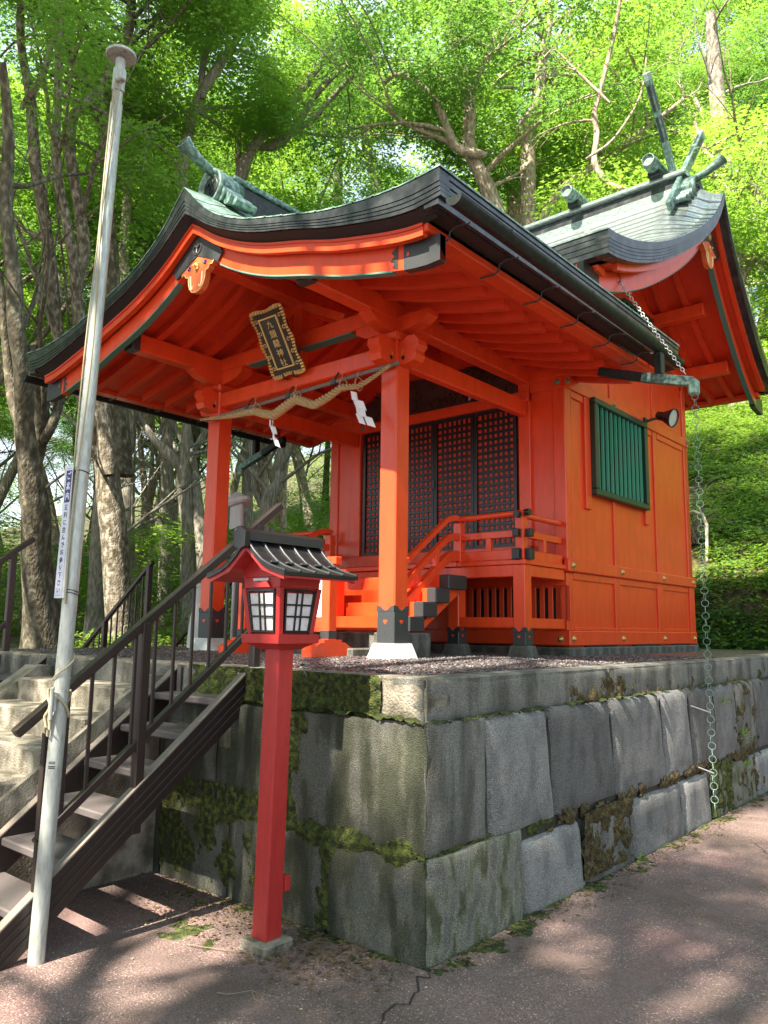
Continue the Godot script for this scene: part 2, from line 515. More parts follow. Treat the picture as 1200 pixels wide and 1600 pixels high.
func _ready() -> void:
	rng.seed = 11
	# ---- camera, sky, sun, exposure
	var cam := Camera3D.new()
	cam.name = "camera"
	cam.fov = 66.06
	cam.near = 0.05
	cam.far = 400.0
	cam.keep_aspect = Camera3D.KEEP_HEIGHT
	cam.transform = Transform3D(Basis(Vector3(0.761, 0.0129, -0.6487), Vector3(0.0850, 0.9892, 0.1194), Vector3(0.6431, -0.1461, 0.7516)).orthonormalized(), Vector3(2.4455, 1.6, 3.2037))
	add_child(cam)
	var sky_m := ProceduralSkyMaterial.new()
	sky_m.sky_top_color = Color(0.66, 0.73, 0.82)
	sky_m.sky_horizon_color = Color(0.90, 0.91, 0.90)
	sky_m.sky_curve = 0.12
	sky_m.ground_horizon_color = Color(0.5, 0.52, 0.45)
	sky_m.ground_bottom_color = Color(0.2, 0.2, 0.16)
	sky_m.sky_energy_multiplier = 0.85
	var sky := Sky.new()
	sky.sky_material = sky_m
	var env := Environment.new()
	env.background_mode = Environment.BG_SKY
	env.sky = sky
	env.tonemap_mode = Environment.TONE_MAPPER_LINEAR
	env.tonemap_exposure = 4.2
	env.sdfgi_enabled = true
	env.ssao_enabled = true
	env.ssil_enabled = true
	var we := WorldEnvironment.new()
	we.name = "world_environment"
	we.environment = env
	add_child(we)
	var sun := DirectionalLight3D.new()
	sun.name = "sun"
	sun.light_color = Color(1.0, 0.95, 0.87)
	sun.light_energy = 1.6
	sun.light_angular_distance = 0.5
	sun.shadow_enabled = true
	add_child(sun)
	sun.look_at_from_position(Vector3.ZERO, Vector3(-0.03, -1.15, -1.0), UP)
	make_materials()
	make_ground()
	make_terrace()
	make_hall()
	make_porch()
	make_steps_and_veranda()
	make_hall_roof()
	make_stairs()
	make_lantern()
	make_pole()
	make_hangings()
	make_stands()
	make_rain_chains()
	make_forest()
	make_undergrowth()
	make_litter()


# ---------------------------------------------------------------- ground
func hill(x: float, z: float) -> float:
	var back := maxf(0.0, -z - 9.75)
	var side := maxf(0.0, -x - 6.2)
	var s := lerpf(0.57, 0.36, smoothstep(-6.0, -17.0, x))
	var y := 1.25 * smoothstep(0.0, 0.25, back) + 0.85 * smoothstep(0.1, 1.1, back) * smoothstep(-9.0, -5.0, x) + s * maxf(0.0, back - 0.7)
	var left := (1.25 * smoothstep(0.9, 2.4, side) + 0.02 * side) * (1.0 - smoothstep(0.0, 3.5, z))
	y = minf(maxf(y, left), 40.0)
	return y + (sin(x * 0.7 + z * 0.4) + sin(z * 0.9 - x * 0.3)) * 0.06 * smoothstep(1.0, 3.0, y)


func make_ground() -> void:
	var g := Geo.new()
	g.quad(Vector3(-45, 0, 0.02), Vector3(60, 0, 0.02), Vector3(60, 0, 60), Vector3(-45, 0, 60), UP)
	g.quad(Vector3(0.02, 0, -11.5), Vector3(60, 0, -11.5), Vector3(60, 0, 0.02), Vector3(0.02, 0, 0.02), UP)
	kind(obj("ground", g, M.pink_asphalt), "structure")
	# the slope behind, one sheet to the horizon
	g = Geo.new()
	var xs := []
	var zs := []
	for i in 121:
		var a := (i - 60) / 60.0
		xs.append(-6.0 + signf(a) * (absf(a) * 34.0 + pow(absf(a), 4.0) * 90.0))
	for i in 101:
		var a := i / 100.0
		zs.append(6.0 - a * 46.0 - pow(a, 4.0) * 90.0)
	var w := xs.size()
	for z in zs:
		for x in xs:
			g.v.append(Vector3(x, hill(x, z) - 0.06, z))
	for j in zs.size():
		for i in w:
			var p: Vector3 = g.v[j * w + i]
			g.n.append(Vector3(hill(p.x - 0.2, p.z) - hill(p.x + 0.2, p.z), 0.4, hill(p.x, p.z - 0.2) - hill(p.x, p.z + 0.2)).normalized())
			g.t.append(Vector2.ZERO)
	for j in zs.size() - 1:
		for i in w - 1:
			var a := j * w + i
			g.ix.append_array([a, a + w, a + 1, a + 1, a + w, a + w + 1])
	kind(obj("hillside_terrain", g, M.forest_soil), "structure")
	# cracks in the asphalt near the corner of the wall
	for c in [[Vector3(0.03, 0, 0.02), Vector3(0.35, 0, 0.9), 5], [Vector3(0.9, 0, -2.9), Vector3(2.4, 0, -4.6), 9], [Vector3(0.5, 0, -3.5), Vector3(1.3, 0, -2.2), 6]]:
		var q := Geo.new()
		var prev: Vector3 = c[0]
		for i in c[2] * 3:
			var f = (i + 1.0) / (c[2] * 3)
			var p: Vector3 = c[0].lerp(c[1], f) + Vector3(rng.randf_range(-0.05, 0.05), 0, rng.randf_range(-0.05, 0.05))
			var s := (p - prev).cross(UP).normalized() * 0.004 * rng.randf_range(0.5, 1.4)
			var o := Vector3(0, 0.003, 0)
			q.quad(prev - s + o, prev + s + o, p + s + o, p - s + o, UP)
			prev = p
		kind(obj("asphalt_crack", q, M.crack_dark), "structure")


# a stone with pillowed faces: o is the lower front corner, a and b run along the face, out points away from the wall
func stone(called: String, m: Material, o: Vector3, a: Vector3, b: Vector3, out: Vector3, depth: float, sd: int, parent: Node, slant := 0.0, pillow := 0.02) -> MeshInstance3D:
	var g := Geo.new()
	var f := FastNoiseLite.new()
	f.seed = sd
	f.frequency = 3.0
	var la := a.length()
	var lb := b.length()
	var na := 9
	var nb := 9
	var grid := []
	for j in nb + 1:
		for i in na + 1:
			# samples crowd towards the edges, where the face rounds off
			var u := 0.5 - 0.5 * cos(PI * i / na)
			var w := 0.5 - 0.5 * cos(PI * j / nb)
			var e := minf(minf(u, 1.0 - u) * la, minf(w, 1.0 - w) * lb)
			var edge := 1.0 - clampf(e / 0.045, 0.0, 1.0)
			var p := o + a * u + b * w + a.normalized() * slant * (w - 0.5) * lb
			p += out * (f.get_noise_3dv(p * 1.2) * 0.012 - pillow * 1.4 * edge * edge)
			if edge > 0.9:
				p += a.normalized() * f.get_noise_2d(p.y * 3.0, p.z * 3.0 + p.x) * 0.012 + b.normalized() * f.get_noise_2d(p.x * 3.0 + 9.0, p.z * 3.0) * 0.012
			grid.append(p)
	for p in grid:
		g.v.append(p)
		g.t.append(Vector2.ZERO)
	for j in nb + 1:
		for i in na + 1:
			var du: Vector3 = grid[j * (na + 1) + mini(i + 1, na)] - grid[j * (na + 1) + maxi(i - 1, 0)]
			var dv: Vector3 = grid[mini(j + 1, nb) * (na + 1) + i] - grid[maxi(j - 1, 0) * (na + 1) + i]
			var nn := du.cross(dv).normalized()
			g.n.append(nn if nn.dot(out) > 0 else -nn)
	var flip := a.cross(b).dot(out) > 0
	for j in nb:
		for i in na:
			var k := j * (na + 1) + i
			if flip:
				g.ix.append_array([k, k + na + 1, k + 1, k + 1, k + na + 1, k + na + 2])
			else:
				g.ix.append_array([k, k + 1, k + na + 1, k + 1, k + na + 2, k + na + 1])
	# sides back into the wall
	var ring := []
	for i in na:
		ring.append(i)
	for j in nb:
		ring.append(j * (na + 1) + na)
	for i in na:
		ring.append(nb * (na + 1) + na - i)
	for j in nb:
		ring.append((nb - j) * (na + 1))
	var mid := o + (a + b) * 0.5
	for i in ring.size():
		var p: Vector3 = grid[ring[i]]
		var q: Vector3 = grid[ring[(i + 1) % ring.size()]]
		g.quad(p, q, q - out * depth, p - out * depth, (p + q) * 0.5 - mid)
	return obj(called, g, m, parent)


# moss that grows over a face: height from noise plus bias(u, w) in metres along a and b
func moss(parent: Node, m: Material, o: Vector3, a: Vector3, b: Vector3, out: Vector3, cell: float, sd: int, bias: Callable, thick := 0.03, called := "moss") -> void:
	var f := FastNoiseLite.new()
	f.seed = sd
	f.frequency = 4.0
	f.fractal_octaves = 4
	var na := int(a.length() / cell)
	var nb := int(b.length() / cell)
	var au := a.normalized()
	var bu := b.normalized()
	var h := PackedFloat32Array()
	var g := Geo.new()
	for j in nb + 1:
		for i in na + 1:
			var u := i * cell
			var w := j * cell
			var y: float = f.get_noise_2d(u * 1.0, w * 1.0) * 1.4 + f.get_noise_2d(u * 7.0 + 40.0, w * 7.0) * 0.5 + bias.call(u, w)
			h.append(y)
			g.v.append(o + au * u + bu * w + out * clampf(y * thick, -0.02, thick))
			g.t.append(Vector2.ZERO)
	for j in nb + 1:
		for i in na + 1:
			var du := g.v[j * (na + 1) + mini(i + 1, na)] - g.v[j * (na + 1) + maxi(i - 1, 0)]
			var dv := g.v[mini(j + 1, nb) * (na + 1) + i] - g.v[maxi(j - 1, 0) * (na + 1) + i]
			var nn := du.cross(dv).normalized()
			g.n.append(nn if nn.dot(out) > 0 else -nn)
	var flip := a.cross(b).dot(out) > 0
	for j in nb:
		for i in na:
			var k := j * (na + 1) + i
			if maxf(maxf(h[k], h[k + 1]), maxf(h[k + na + 1], h[k + na + 2])) < 0.0:
				continue
			if flip:
				g.ix.append_array([k, k + na + 1, k + 1, k + 1, k + na + 1, k + na + 2])
			else:
				g.ix.append_array([k, k + 1, k + na + 1, k + 1, k + na + 2, k + na + 1])
	if g.ix.size():
		kind(obj(called, g, m, parent), "stuff")


func make_terrace() -> void:
	# the paved top
	var g := Geo.new()
	g.block(Transform3D(Basis(), Vector3(-2.97, TY - 0.105, -4.95)), Vector3(5.46, 0.2, 9.5), 0.01)
	kind(obj("terrace_paving", g, M.terrace_stone), "structure")
	var t := thing("stone_retaining_wall", "mossy granite retaining wall of the terrace with rough grey blocks under a coping course", "wall")
	# rubble core behind the blocks
	cbox("wall_core", M.dark_joint, Vector3(-5.75, -0.3, -9.6), Vector3(-0.09, TY - 0.215, -0.09), t)
	# right face: upper course, then lower course
	var zt := [0.0, -0.56, -1.28, -2.17, -3.08, -3.70, -4.33, -4.95, -5.55, -6.3, -7.1, -7.9, -8.8, -9.6]
	for i in zt.size() - 1:
		var lo := 0.5 if i == 0 else (0.46 if i < 3 else 0.43)
		stone("stone_block", M.weathered_granite if i == 0 or i == 7 or i == 10 else [M.hammered_granite, M.pale_granite, M.dark_granite][i % 3], Vector3(0, lo, zt[i] - 0.013), Vector3(0, 0, zt[i + 1] - zt[i] + 0.026), Vector3(0, 1.125 - lo, 0), Vector3.RIGHT, 0.12, 100 + i, t, -0.15 if i > 0 and i < 12 else 0.0, 0.010 if i == 0 else 0.030)
	var zl := [0.0, -0.92, -1.68, -2.42, -3.40, -4.08, -4.62, -5.4, -6.3, -7.2, -8.2, -9.6]
	for i in zl.size() - 1:
		var hi := 0.49 if i == 0 else 0.42
		stone("stone_block", [M.lichen_granite, M.pale_granite, M.weathered_granite, M.hammered_granite, M.pale_granite, M.lichen_granite][i % 6], Vector3(0.012, -0.1, zl[i] - 0.013), Vector3(0, 0, zl[i + 1] - zl[i] + 0.026), Vector3(0, hi + 0.09, 0), Vector3.RIGHT, 0.12, 200 + i, t, -0.22 if i > 0 else 0.0, 0.010 if i == 0 else 0.036)
	for z in zt.slice(1, 12):
		cbox("joint_mortar", M.dark_joint, Vector3(-0.1, 0.44, z - 0.018), Vector3(-0.024, 1.1, z + 0.018), t, 0.002)
	for z in zl.slice(1, 10):
		cbox("joint_mortar", M.dark_joint, Vector3(-0.1, -0.1, z - 0.018), Vector3(-0.018, 0.41, z + 0.018), t, 0.002)
	cbox("joint_mortar", M.dark_joint, Vector3(-0.1, 0.40, -9.5), Vector3(-0.026, 0.47, -0.6), t, 0.002)
	# front face
	var xt := [0.0, -1.0, -1.66, -2.5, -3.3, -4.1, -4.9, -5.75]
	for i in xt.size() - 1:
		stone("stone_block", M.damp_granite, Vector3(xt[i + 1] + 0.008, 0.49, 0), Vector3(xt[i] - xt[i + 1] - 0.016, 0, 0), Vector3(0, 0.635, 0), Vector3.BACK, 0.12, 300 + i, t, 0.0, 0.010)
	var xl := [0.0, -0.67, -1.5, -2.2, -3.0, -3.9, -4.8, -5.75]
	for i in xl.size() - 1:
		stone("stone_block", M.damp_granite, Vector3(xl[i + 1] + 0.008, -0.1, 0.012), Vector3(xl[i] - xl[i + 1] - 0.016, 0, 0), Vector3(0, 0.58, 0), Vector3.BACK, 0.12, 320 + i, t, 0.0, 0.012)
	# left face, seen only from beside
	for i in 6:
		stone("stone_block", M.weathered_granite, Vector3(-5.75, -0.1, -9.5 + i * 1.58), Vector3(0, 0, 1.56), Vector3(0, 1.22, 0), Vector3.LEFT, 0.1, 340 + i, t)
	# coping course, set back a hand from the blocks
	var zc := [-0.06, -2.22, -3.38, -4.72, -5.65, -6.6, -7.8, -9.6]
	for i in zc.size() - 1:
		stone("coping_stone", M.weathered_granite, Vector3(-0.055, 1.115, zc[i] - 0.004), Vector3(0, 0, zc[i + 1] - zc[i] + 0.008), Vector3(0, 0.225, 0), Vector3.RIGHT, 0.2, 400 + i, t, 0.0, 0.012)
		cbox("coping_top", M.weathered_granite, Vector3(-0.24, TY - 0.06, zc[i] - 0.004), Vector3(-0.062, TY - 0.002 - 0.002 * (i % 2), zc[i + 1] + 0.004), t, 0.012)
	var xc := [-0.055, -0.36, -1.6, -2.7, -3.3, -4.2, -5.0, -5.75]
	for i in xc.size() - 1:
		stone("coping_stone", [M.old_concrete, M.weathered_granite][mini(i, 1)], Vector3(xc[i + 1] + 0.004, 1.115, -0.06), Vector3(xc[i] - xc[i + 1] - 0.008, 0, 0), Vector3(0, 0.225, 0), Vector3.BACK, 0.2, 420 + i, t, 0.0, 0.012)
		cbox("coping_top", M.old_concrete, Vector3(xc[i + 1] + 0.004, TY - 0.06, -0.24), Vector3(xc[i] - 0.004, TY - 0.001 - 0.002 * (i % 2), -0.067), t, 0.012)
	# moss: over the front coping, along the ledge, in the joints and at the foot
	moss(t, M.moss, Vector3(-2.0, 1.12, -0.052), Vector3(1.66, 0, 0), Vector3(0, 0.23, 0), Vector3.BACK, 0.012, 1, func(u, w): return 0.55 - 2.2 * maxf(0.0, u - 1.5) - 3.0 * maxf(0.0, w - 0.17), 0.028)
	moss(t, M.moss, Vector3(-2.0, 1.128, -0.075), Vector3(1.98, 0, 0), Vector3(0, 0, 0.085), UP, 0.012, 2, func(u, w): return 0.35, 0.03)
	moss(t, M.moss, Vector3(-0.075, 1.128, 0.0), Vector3(0, 0, -7.0), Vector3(0.085, 0, 0), UP, 0.014, 3, func(u, w): return -0.12, 0.02)
	moss(t, M.brown_moss, Vector3(-0.06, 1.13, -1.5), Vector3(0, 0, -5.0), Vector3(0, 0.16, 0), Vector3.RIGHT, 0.016, 4, func(u, w): return -0.15 - w * 3.0 + (0.7 if absf(u - 0.7) < 0.3 else 0.0), 0.03)
	moss(t, M.moss, Vector3(-1.7, 0.42, 0.006), Vector3(1.7, 0, 0), Vector3(0, 0.14, 0), Vector3.BACK, 0.01, 5, func(u, w): return 0.75 - absf(w - 0.07) * 17.0 - 0.3 * maxf(0.0, u - 1.0), 0.02)
	moss(t, M.moss, Vector3(-2.2, 0.05, 0.006), Vector3(1.0, 0, 0), Vector3(0, 0.6, 0), Vector3.BACK, 0.016, 6, func(u, w): return 0.45 - 3.0 * maxf(0.0, w - 0.42) - 2.0 * maxf(0.0, u - 0.75) - maxf(0.0, 0.12 - w) * 5.0, 0.016)
	moss(t, M.moss, Vector3(-0.80, 0.02, 0.006), Vector3(0.3, 0, 0), Vector3(0, 0.5, 0), Vector3.BACK, 0.01, 7, func(u, w): return 0.55 - absf(u - 0.13) * 13.0, 0.018)
	moss(t, M.moss, Vector3(-1.08, 0.5, 0.004), Vector3(0.3, 0, 0), Vector3(0, 0.62, 0), Vector3.BACK, 0.01, 8, func(u, w): return 0.35 - absf(u - 0.08) * 9.0 + maxf(0.0, w - 0.4) * 1.6, 0.016)
	moss(t, M.moss, Vector3(-0.02, 0.40, 0.0), Vector3(0, 0, -1.3), Vector3(0, 0.14, 0), Vector3.RIGHT, 0.01, 9, func(u, w): return 0.35 - absf(w - 0.085 + u * 0.02) * 17.0, 0.018)
	moss(t, M.brown_moss, Vector3(0.002, 0.04, -1.62), Vector3(0, 0, -0.78), Vector3(0, 0.42, 0), Vector3.RIGHT, 0.012, 10, func(u, w): return 0.55 - maxf(0.0, u - 0.6) * 3.0, 0.03)
	moss(t, M.moss, Vector3(0.0, 0.02, -4.05), Vector3(0, 0, -0.6), Vector3(0, 0.45, 0), Vector3.RIGHT, 0.014, 11, func(u, w): return 0.5, 0.03)
	moss(t, M.brown_moss, Vector3(0.0, 0.05, -4.6), Vector3(0, 0, -1.6), Vector3(0, 1.05, 0), Vector3.RIGHT, 0.02, 12, func(u, w): return -0.1 - absf(u - 0.55) * 1.2 + maxf(0.0, 0.35 - w) * 2.0, 0.03)
	moss(t, M.brown_moss, Vector3(0.0, 0.4, -1.2), Vector3(0, 0, -4.0), Vector3(0, 0.12, 0), Vector3.RIGHT, 0.012, 13, func(u, w): return 0.25 - absf(w - 0.05) * 14.0, 0.016)
	# moss creeping over the asphalt along the foot of the wall
	var fm := Node3D.new()
	fm.name = "ground_moss"
	add_child(fm)
	kind(fm, "stuff")
	tag(fm, "green moss creeping over the asphalt along the foot of the granite wall", "moss")
	moss(fm, M.moss, Vector3(0.0, 0.0, 0.02), Vector3(0, 0, -6.5), Vector3(0.24, 0, 0), UP, 0.014, 21, func(u, w): return 0.22 - w * 4.2, 0.007, "moss_strip")
	moss(fm, M.moss, Vector3(-2.0, 0.0, 0.0), Vector3(1.98, 0, 0), Vector3(0, 0, 0.3), UP, 0.014, 22, func(u, w): return 0.12 - w * 4.5 + 0.5 * maxf(0.0, 0.3 - absf(u - 1.15)), 0.008, "moss_strip")
	moss(fm, M.moss, Vector3(-1.5, 0.0, 0.35), Vector3(0.6, 0, 0), Vector3(0, 0, 0.3), UP, 0.012, 23, func(u, w): return 0.45 - absf(u - 0.3) * 3.0 - absf(w - 0.15) * 4.0, 0.010, "moss_strip")
	# little ferns growing from the joints
	var spots := [Vector3(0.02, 0.62, -4.93), Vector3(0.02, 0.32, -5.0), Vector3(0.05, 0.02, -2.35), Vector3(0.02, 0.95, -4.4)]
	for i in spots.size():
		var w := thing("wall_weed", ["small bright weed rooted in an upright joint of the granite wall behind the rain chain", "leafy weed low on the mossy wall to the right of the rain chain", "tiny weed on the moss strip at the foot of the wall, below the brown moss", "sprig of weed in the wall joint level with the top of the rain chain hook"][i], "weed", spots[i])
		var q := Geo.new()
		for k in 14:
			var d := Vector3(rng.randf_range(0.2, 1.0), rng.randf_range(-0.3, 1.0), rng.randf_range(-0.9, 0.9)).normalized()
			var e := d * rng.randf_range(0.03, 0.09)
			var s := d.cross(UP).normalized() * 0.014
			q.quad(e * 0.5 - s * 0.2, e - s, e * 1.5, e + s)
		obj("leaves", q, M.bright_leaf, w)


# ---------------------------------------------------------------- the hall
var hall: Node3D


func boss(parent: Node, at: Vector3, dir: Vector3, r := 0.034, m: Material = null) -> void:
	var g := Geo.new()
	var y := dir
	var x := UP.cross(y).normalized()
	g.lathe([Vector2(r, 0), Vector2(r * 0.98, 0.006), Vector2(r * 0.7, 0.012), Vector2(r * 0.62, 0.010), Vector2(r * 0.5, 0.02), Vector2(r * 0.2, 0.028), Vector2(0.0, 0.029)], Transform3D(Basis(x, y, x.cross(y)), at), 14)
	obj("nail_cover", g, m if m else M.brass, parent)


func make_hall() -> void:
	hall = thing("shrine_hall", "vermilion wooden shrine hall with curved green copper roofs and a columned front porch", "shrine")
	var R: Material = M.vermilion_paint
	var xr := XC + 1.738
	var xl := XC - 1.738
	var zf := -4.233
	var zb := -7.9
	# granite footing
	cbox("footing", M.grey_granite, Vector3(xl - 0.04, TY - 0.02, zb - 0.04), Vector3(xr + 0.035, 1.43, zf + 0.05), hall, 0.012)
	# walls of boards
	cbox("side_wall", R, Vector3(xr - 0.1, 1.43, zf - 0.06), Vector3(xr - 0.022, 4.9, zb + 0.05), hall)
	cbox("side_wall", R, Vector3(xl + 0.022, 1.43, zf - 0.06), Vector3(xl + 0.1, 4.9, zb + 0.05), hall)
	cbox("rear_wall", R, Vector3(xl + 0.1, 1.43, zb + 0.03), Vector3(xr - 0.1, 5.0, zb + 0.1), hall)
	cbox("floor_boards", R, Vector3(xl + 0.1, 2.2, zb + 0.1), Vector3(xr - 0.1, 2.27, zf - 0.05), hall)
	cbox("front_wall", R, Vector3(-1.83, 1.44, zf - 0.05), Vector3(xr - 0.11, 4.9, zf - 0.025), hall)
	cbox("front_wall", R, Vector3(xl + 0.11, 1.44, zf - 0.05), Vector3(-4.44, 4.9, zf - 0.025), hall)
	cbox("front_wall", R, Vector3(-4.44, 4.66, zf - 0.05), Vector3(-1.83, 5.0, zf - 0.025), hall)
	cbox("front_wall", R, Vector3(-4.44, 1.44, zf - 0.08), Vector3(-1.83, 2.46, zf - 0.055), hall)
	for s in [-1, 1]:
		# corner posts, jambs and the ties round the hall
		var xo: float = XC + s * 1.738
		cbox("corner_post", R, Vector3(xo, 2.33, zf), Vector3(xo - s * 0.145, 5.0, zf - 0.14), hall, 0.01)
		cbox("corner_post", R, Vector3(xo, 1.43, zb), Vector3(xo - s * 0.14, 5.0, zb + 0.14), hall, 0.01)
		cbox("corner_post", R, Vector3(xo - s * 0.008, 1.60, zf - 0.004), Vector3(xo - s * 0.15, 2.2, zf - 0.14), hall, 0.01)
		cbox("door_jamb", R, Vector3(XC + s * 1.18, 2.33, zf + 0.02), Vector3(XC + s * 1.325, 4.66, zf - 0.1), hall, 0.008)
		var xs: float = xo
		cbox("tie_beam", R, Vector3(xs + s * 0.018, 4.185, zf + 0.018), Vector3(xs - s * 0.03, 4.315, zb - 0.018), hall, 0.008)
		cbox("tie_beam", R, Vector3(xs + s * 0.035, 2.205, zf + 0.035), Vector3(xs - s * 0.03, 2.34, zb - 0.035), hall, 0.012)
		cbox("sill_beam", R, Vector3(xs + s * 0.022, 1.445, zf + 0.022), Vector3(xs - s * 0.03, 1.6, zb - 0.022), hall, 0.01)
		for k in 3:
			var za: float = [-4.6, -5.83, -7.05][k]
			var zz: float = [-5.36, -6.6, -7.62][k]
			cbox("sill_notch", M.rafter_gap, Vector3(xs + s * 0.018, 1.43, za), Vector3(xs - s * 0.02, 1.452, zz), hall, 0.002)
		# studs and rails, three bays
		for z in [-5.415, -6.70, -7.83]:
			var wd := 0.05 if z > -6 else 0.075
			cbox("wall_stud", R, Vector3(xs, 2.34, z - wd), Vector3(xs - s * 0.03, 4.185, z + wd * (0.4 if z > -6 else 0.6)), hall, 0.005)
			cbox("wall_stud", R, Vector3(xs + s * 0.004, 1.6, z - wd - 0.03), Vector3(xs - s * 0.03, 2.205, z + wd), hall, 0.005)
			cbox("wall_stud", R, Vector3(xs - s * 0.004, 4.315, z - 0.05), Vector3(xs - s * 0.03, 5.3, z + 0.03), hall, 0.005)
		for k in 3:
			var za: float = [-4.375, -5.5, -6.8][k]
			var zz: float = [-5.365, -6.62, -7.72][k]
			cbox("wall_rail", R, Vector3(xs - s * 0.002, 2.13, za), Vector3(xs - s * 0.03, 2.204, zz), hall, 0.004)
			cbox("wall_rail", R, Vector3(xs - s * 0.002, 1.601, za), Vector3(xs - s * 0.03, 1.635, zz), hall, 0.004)
			cbox("wall_rail", R, Vector3(xs - s * 0.002, 4.11, za), Vector3(xs - s * 0.03, 4.184, zz), hall, 0.004)
		cbox("wall_stud", R, Vector3(xs, 2.34, zf - 0.16), Vector3(xs - s * 0.03, 4.184, zf - 0.141), hall, 0.004)
		cbox("window_post", R, Vector3(xs + s * 0.012, 2.92, -4.68), Vector3(xs - s * 0.03, 4.184, -4.815), hall, 0.005)
		cbox("window_post", R, Vector3(xs + s * 0.012, 2.92, -6.31), Vector3(xs - s * 0.03, 4.184, -6.42), hall, 0.005)
		# the green barred window
		var w := cbox("barred_window", M.rafter_gap, Vector3(xs + s * 0.012, 3.12, -4.85), Vector3(xs - s * 0.02, 4.17, -6.27), hall, 0.003)
		w.set_meta("label", "green barred window in a dark frame")
		var fx: float = xs + s * 0.075
		for q in [[3.09, 3.16, -4.815, -6.305], [4.135, 4.205, -4.815, -6.305]]:
			var o := cbox("frame", M.green_frame, Vector3(fx, q[0], q[2]), Vector3(xs - s * 0.01, q[1], q[3]), hall, 0.008)
			hall.remove_child(o)
			o.position -= w.position
			w.add_child(o, true)
		for q in [[-4.815, -4.9], [-6.22, -6.305]]:
			var o := cbox("frame", M.green_frame, Vector3(fx - s * 0.001, 3.161, q[0]), Vector3(xs - s * 0.01, 4.134, q[1]), hall, 0.008)
			hall.remove_child(o)
			o.position -= w.position
			w.add_child(o, true)
		var tri_bar := Geo.new()
		tri_bar.prism(PackedVector2Array([Vector2(-0.024, 0), Vector2(0.024, 0), Vector2(0.012, 0.022), Vector2(-0.012, 0.022)]), Transform3D(Basis(Vector3(0, 0, 1), Vector3(s, 0, 0), Vector3(0, 1, 0)), Vector3.ZERO), 0.974)
		var bm := tri_bar.mesh()
		for k in 11:
			var o := put("window_bar", bm, M.green_paint, w)
			o.position = Vector3(xs + s * 0.020, 3.161, -4.965 - k * 0.1195) - w.position
		# brass covers over the nails
		for z in [-4.29, -5.50, -6.75, -7.81]:
			boss(hall, Vector3(xs + s * 0.035, 2.272, z), Vector3(s, 0, 0))
			boss(hall, Vector3(xs + s * 0.022, 1.515, z), Vector3(s, 0, 0))
		boss(hall, Vector3(xs - s * 0.09, 1.512, zf + 0.022), Vector3(0, 0, 1), 0.036)
		for q in [[xs + s * 0.018, zf - 0.05, s], [xs + s * 0.018, zf - 1.2, s], [xs + s * 0.018, zb + 0.06, s]]:
			boss(hall, Vector3(q[0], 4.25, q[1]), Vector3(q[2], 0, 0), 0.03, M.teal_trim)
		boss(hall, Vector3(xs - s * 0.07, 4.25, zf + 0.018), Vector3(0, 0, 1), 0.03, M.teal_trim)
		boss(hall, Vector3(XC + s * 1.12, 4.16, zf + 0.05), Vector3(0, 0, 1), 0.03, M.teal_trim)
	cbox("tie_beam", R, Vector3(xr + 0.018, 4.186, zf - 0.028), Vector3(XC + 1.33, 4.314, zf + 0.018), hall, 0.008)
	cbox("tie_beam", R, Vector3(xl - 0.018, 4.186, zf - 0.028), Vector3(XC - 1.33, 4.314, zf + 0.018), hall, 0.008)
	cbox("sill_beam", R, Vector3(xl - 0.02, 1.446, zf + 0.022), Vector3(xr + 0.02, 1.6, zf - 0.03), hall, 0.01)
	# small barred openings under the floor, front
	for s in [-1, 1]:
		cbox("floor_grille", M.rafter_gap, Vector3(XC + s * 1.7, 1.72, zf - 0.03), Vector3(XC + s * 0.5, 2.04, zf - 0.022), hall, 0.002)
		for k in 13:
			cbox("grille_bar", R, Vector3(XC + s * (0.5 + k * 0.1), 1.70, zf - 0.022), Vector3(XC + s * (0.555 + k * 0.1), 2.06, zf - 0.004), hall, 0.003)
		cbox("grille_rail", R, Vector3(XC + s * 1.73, 2.06, zf - 0.02), Vector3(XC + s * 0.4, 2.2, zf + 0.01), hall)
		cbox("grille_rail", R, Vector3(XC + s * 1.73, 1.602, zf - 0.02), Vector3(XC + s * 0.4, 1.70, zf + 0.01), hall)
	# lattice doors: four leaves of black bars over a red board
	cbox("door_sill", R, Vector3(XC - 1.325, 2.36, zf - 0.06), Vector3(XC + 1.325, 2.50, zf + 0.06), hall, 0.008)
	cbox("door_head", R, Vector3(XC - 1.325, 4.095, zf - 0.06), Vector3(XC + 1.325, 4.215, zf + 0.05), hall, 0.008)
	for k in 4:
		var x0 := XC - 1.145 + k * 0.5725
		var d := cbox("lattice_door", M.vermilion_soffit, Vector3(x0 + 0.003, 2.50, zf - 0.052), Vector3(x0 + 0.5695, 4.095, zf - 0.034), hall, 0.002)
		var at := d.position
		var put_bar := func(a: Vector3, b: Vector3, called: String) -> void:
			var o := put(called, box_mesh((b - a).abs(), 0.003), M.black_lacquer, d)
			o.position = (a + b) * 0.5 - at
		put_bar.call(Vector3(x0 + 0.003, 2.50, zf - 0.032), Vector3(x0 + 0.045, 4.095, zf + 0.004), "door_stile")
		put_bar.call(Vector3(x0 + 0.5275, 2.50, zf - 0.032), Vector3(x0 + 0.5695, 4.095, zf + 0.004), "door_stile")
		put_bar.call(Vector3(x0 + 0.045, 2.50, zf - 0.03), Vector3(x0 + 0.5275, 2.545, zf + 0.002), "door_rail")
		put_bar.call(Vector3(x0 + 0.045, 4.05, zf - 0.03), Vector3(x0 + 0.5275, 4.095, zf + 0.002), "door_rail")
		for i in 6:
			var x := x0 + 0.045 + (i + 1) * 0.0689
			put_bar.call(Vector3(x - 0.0165, 2.545, zf - 0.031), Vector3(x + 0.0165, 4.05, zf - 0.021), "lattice_bar")
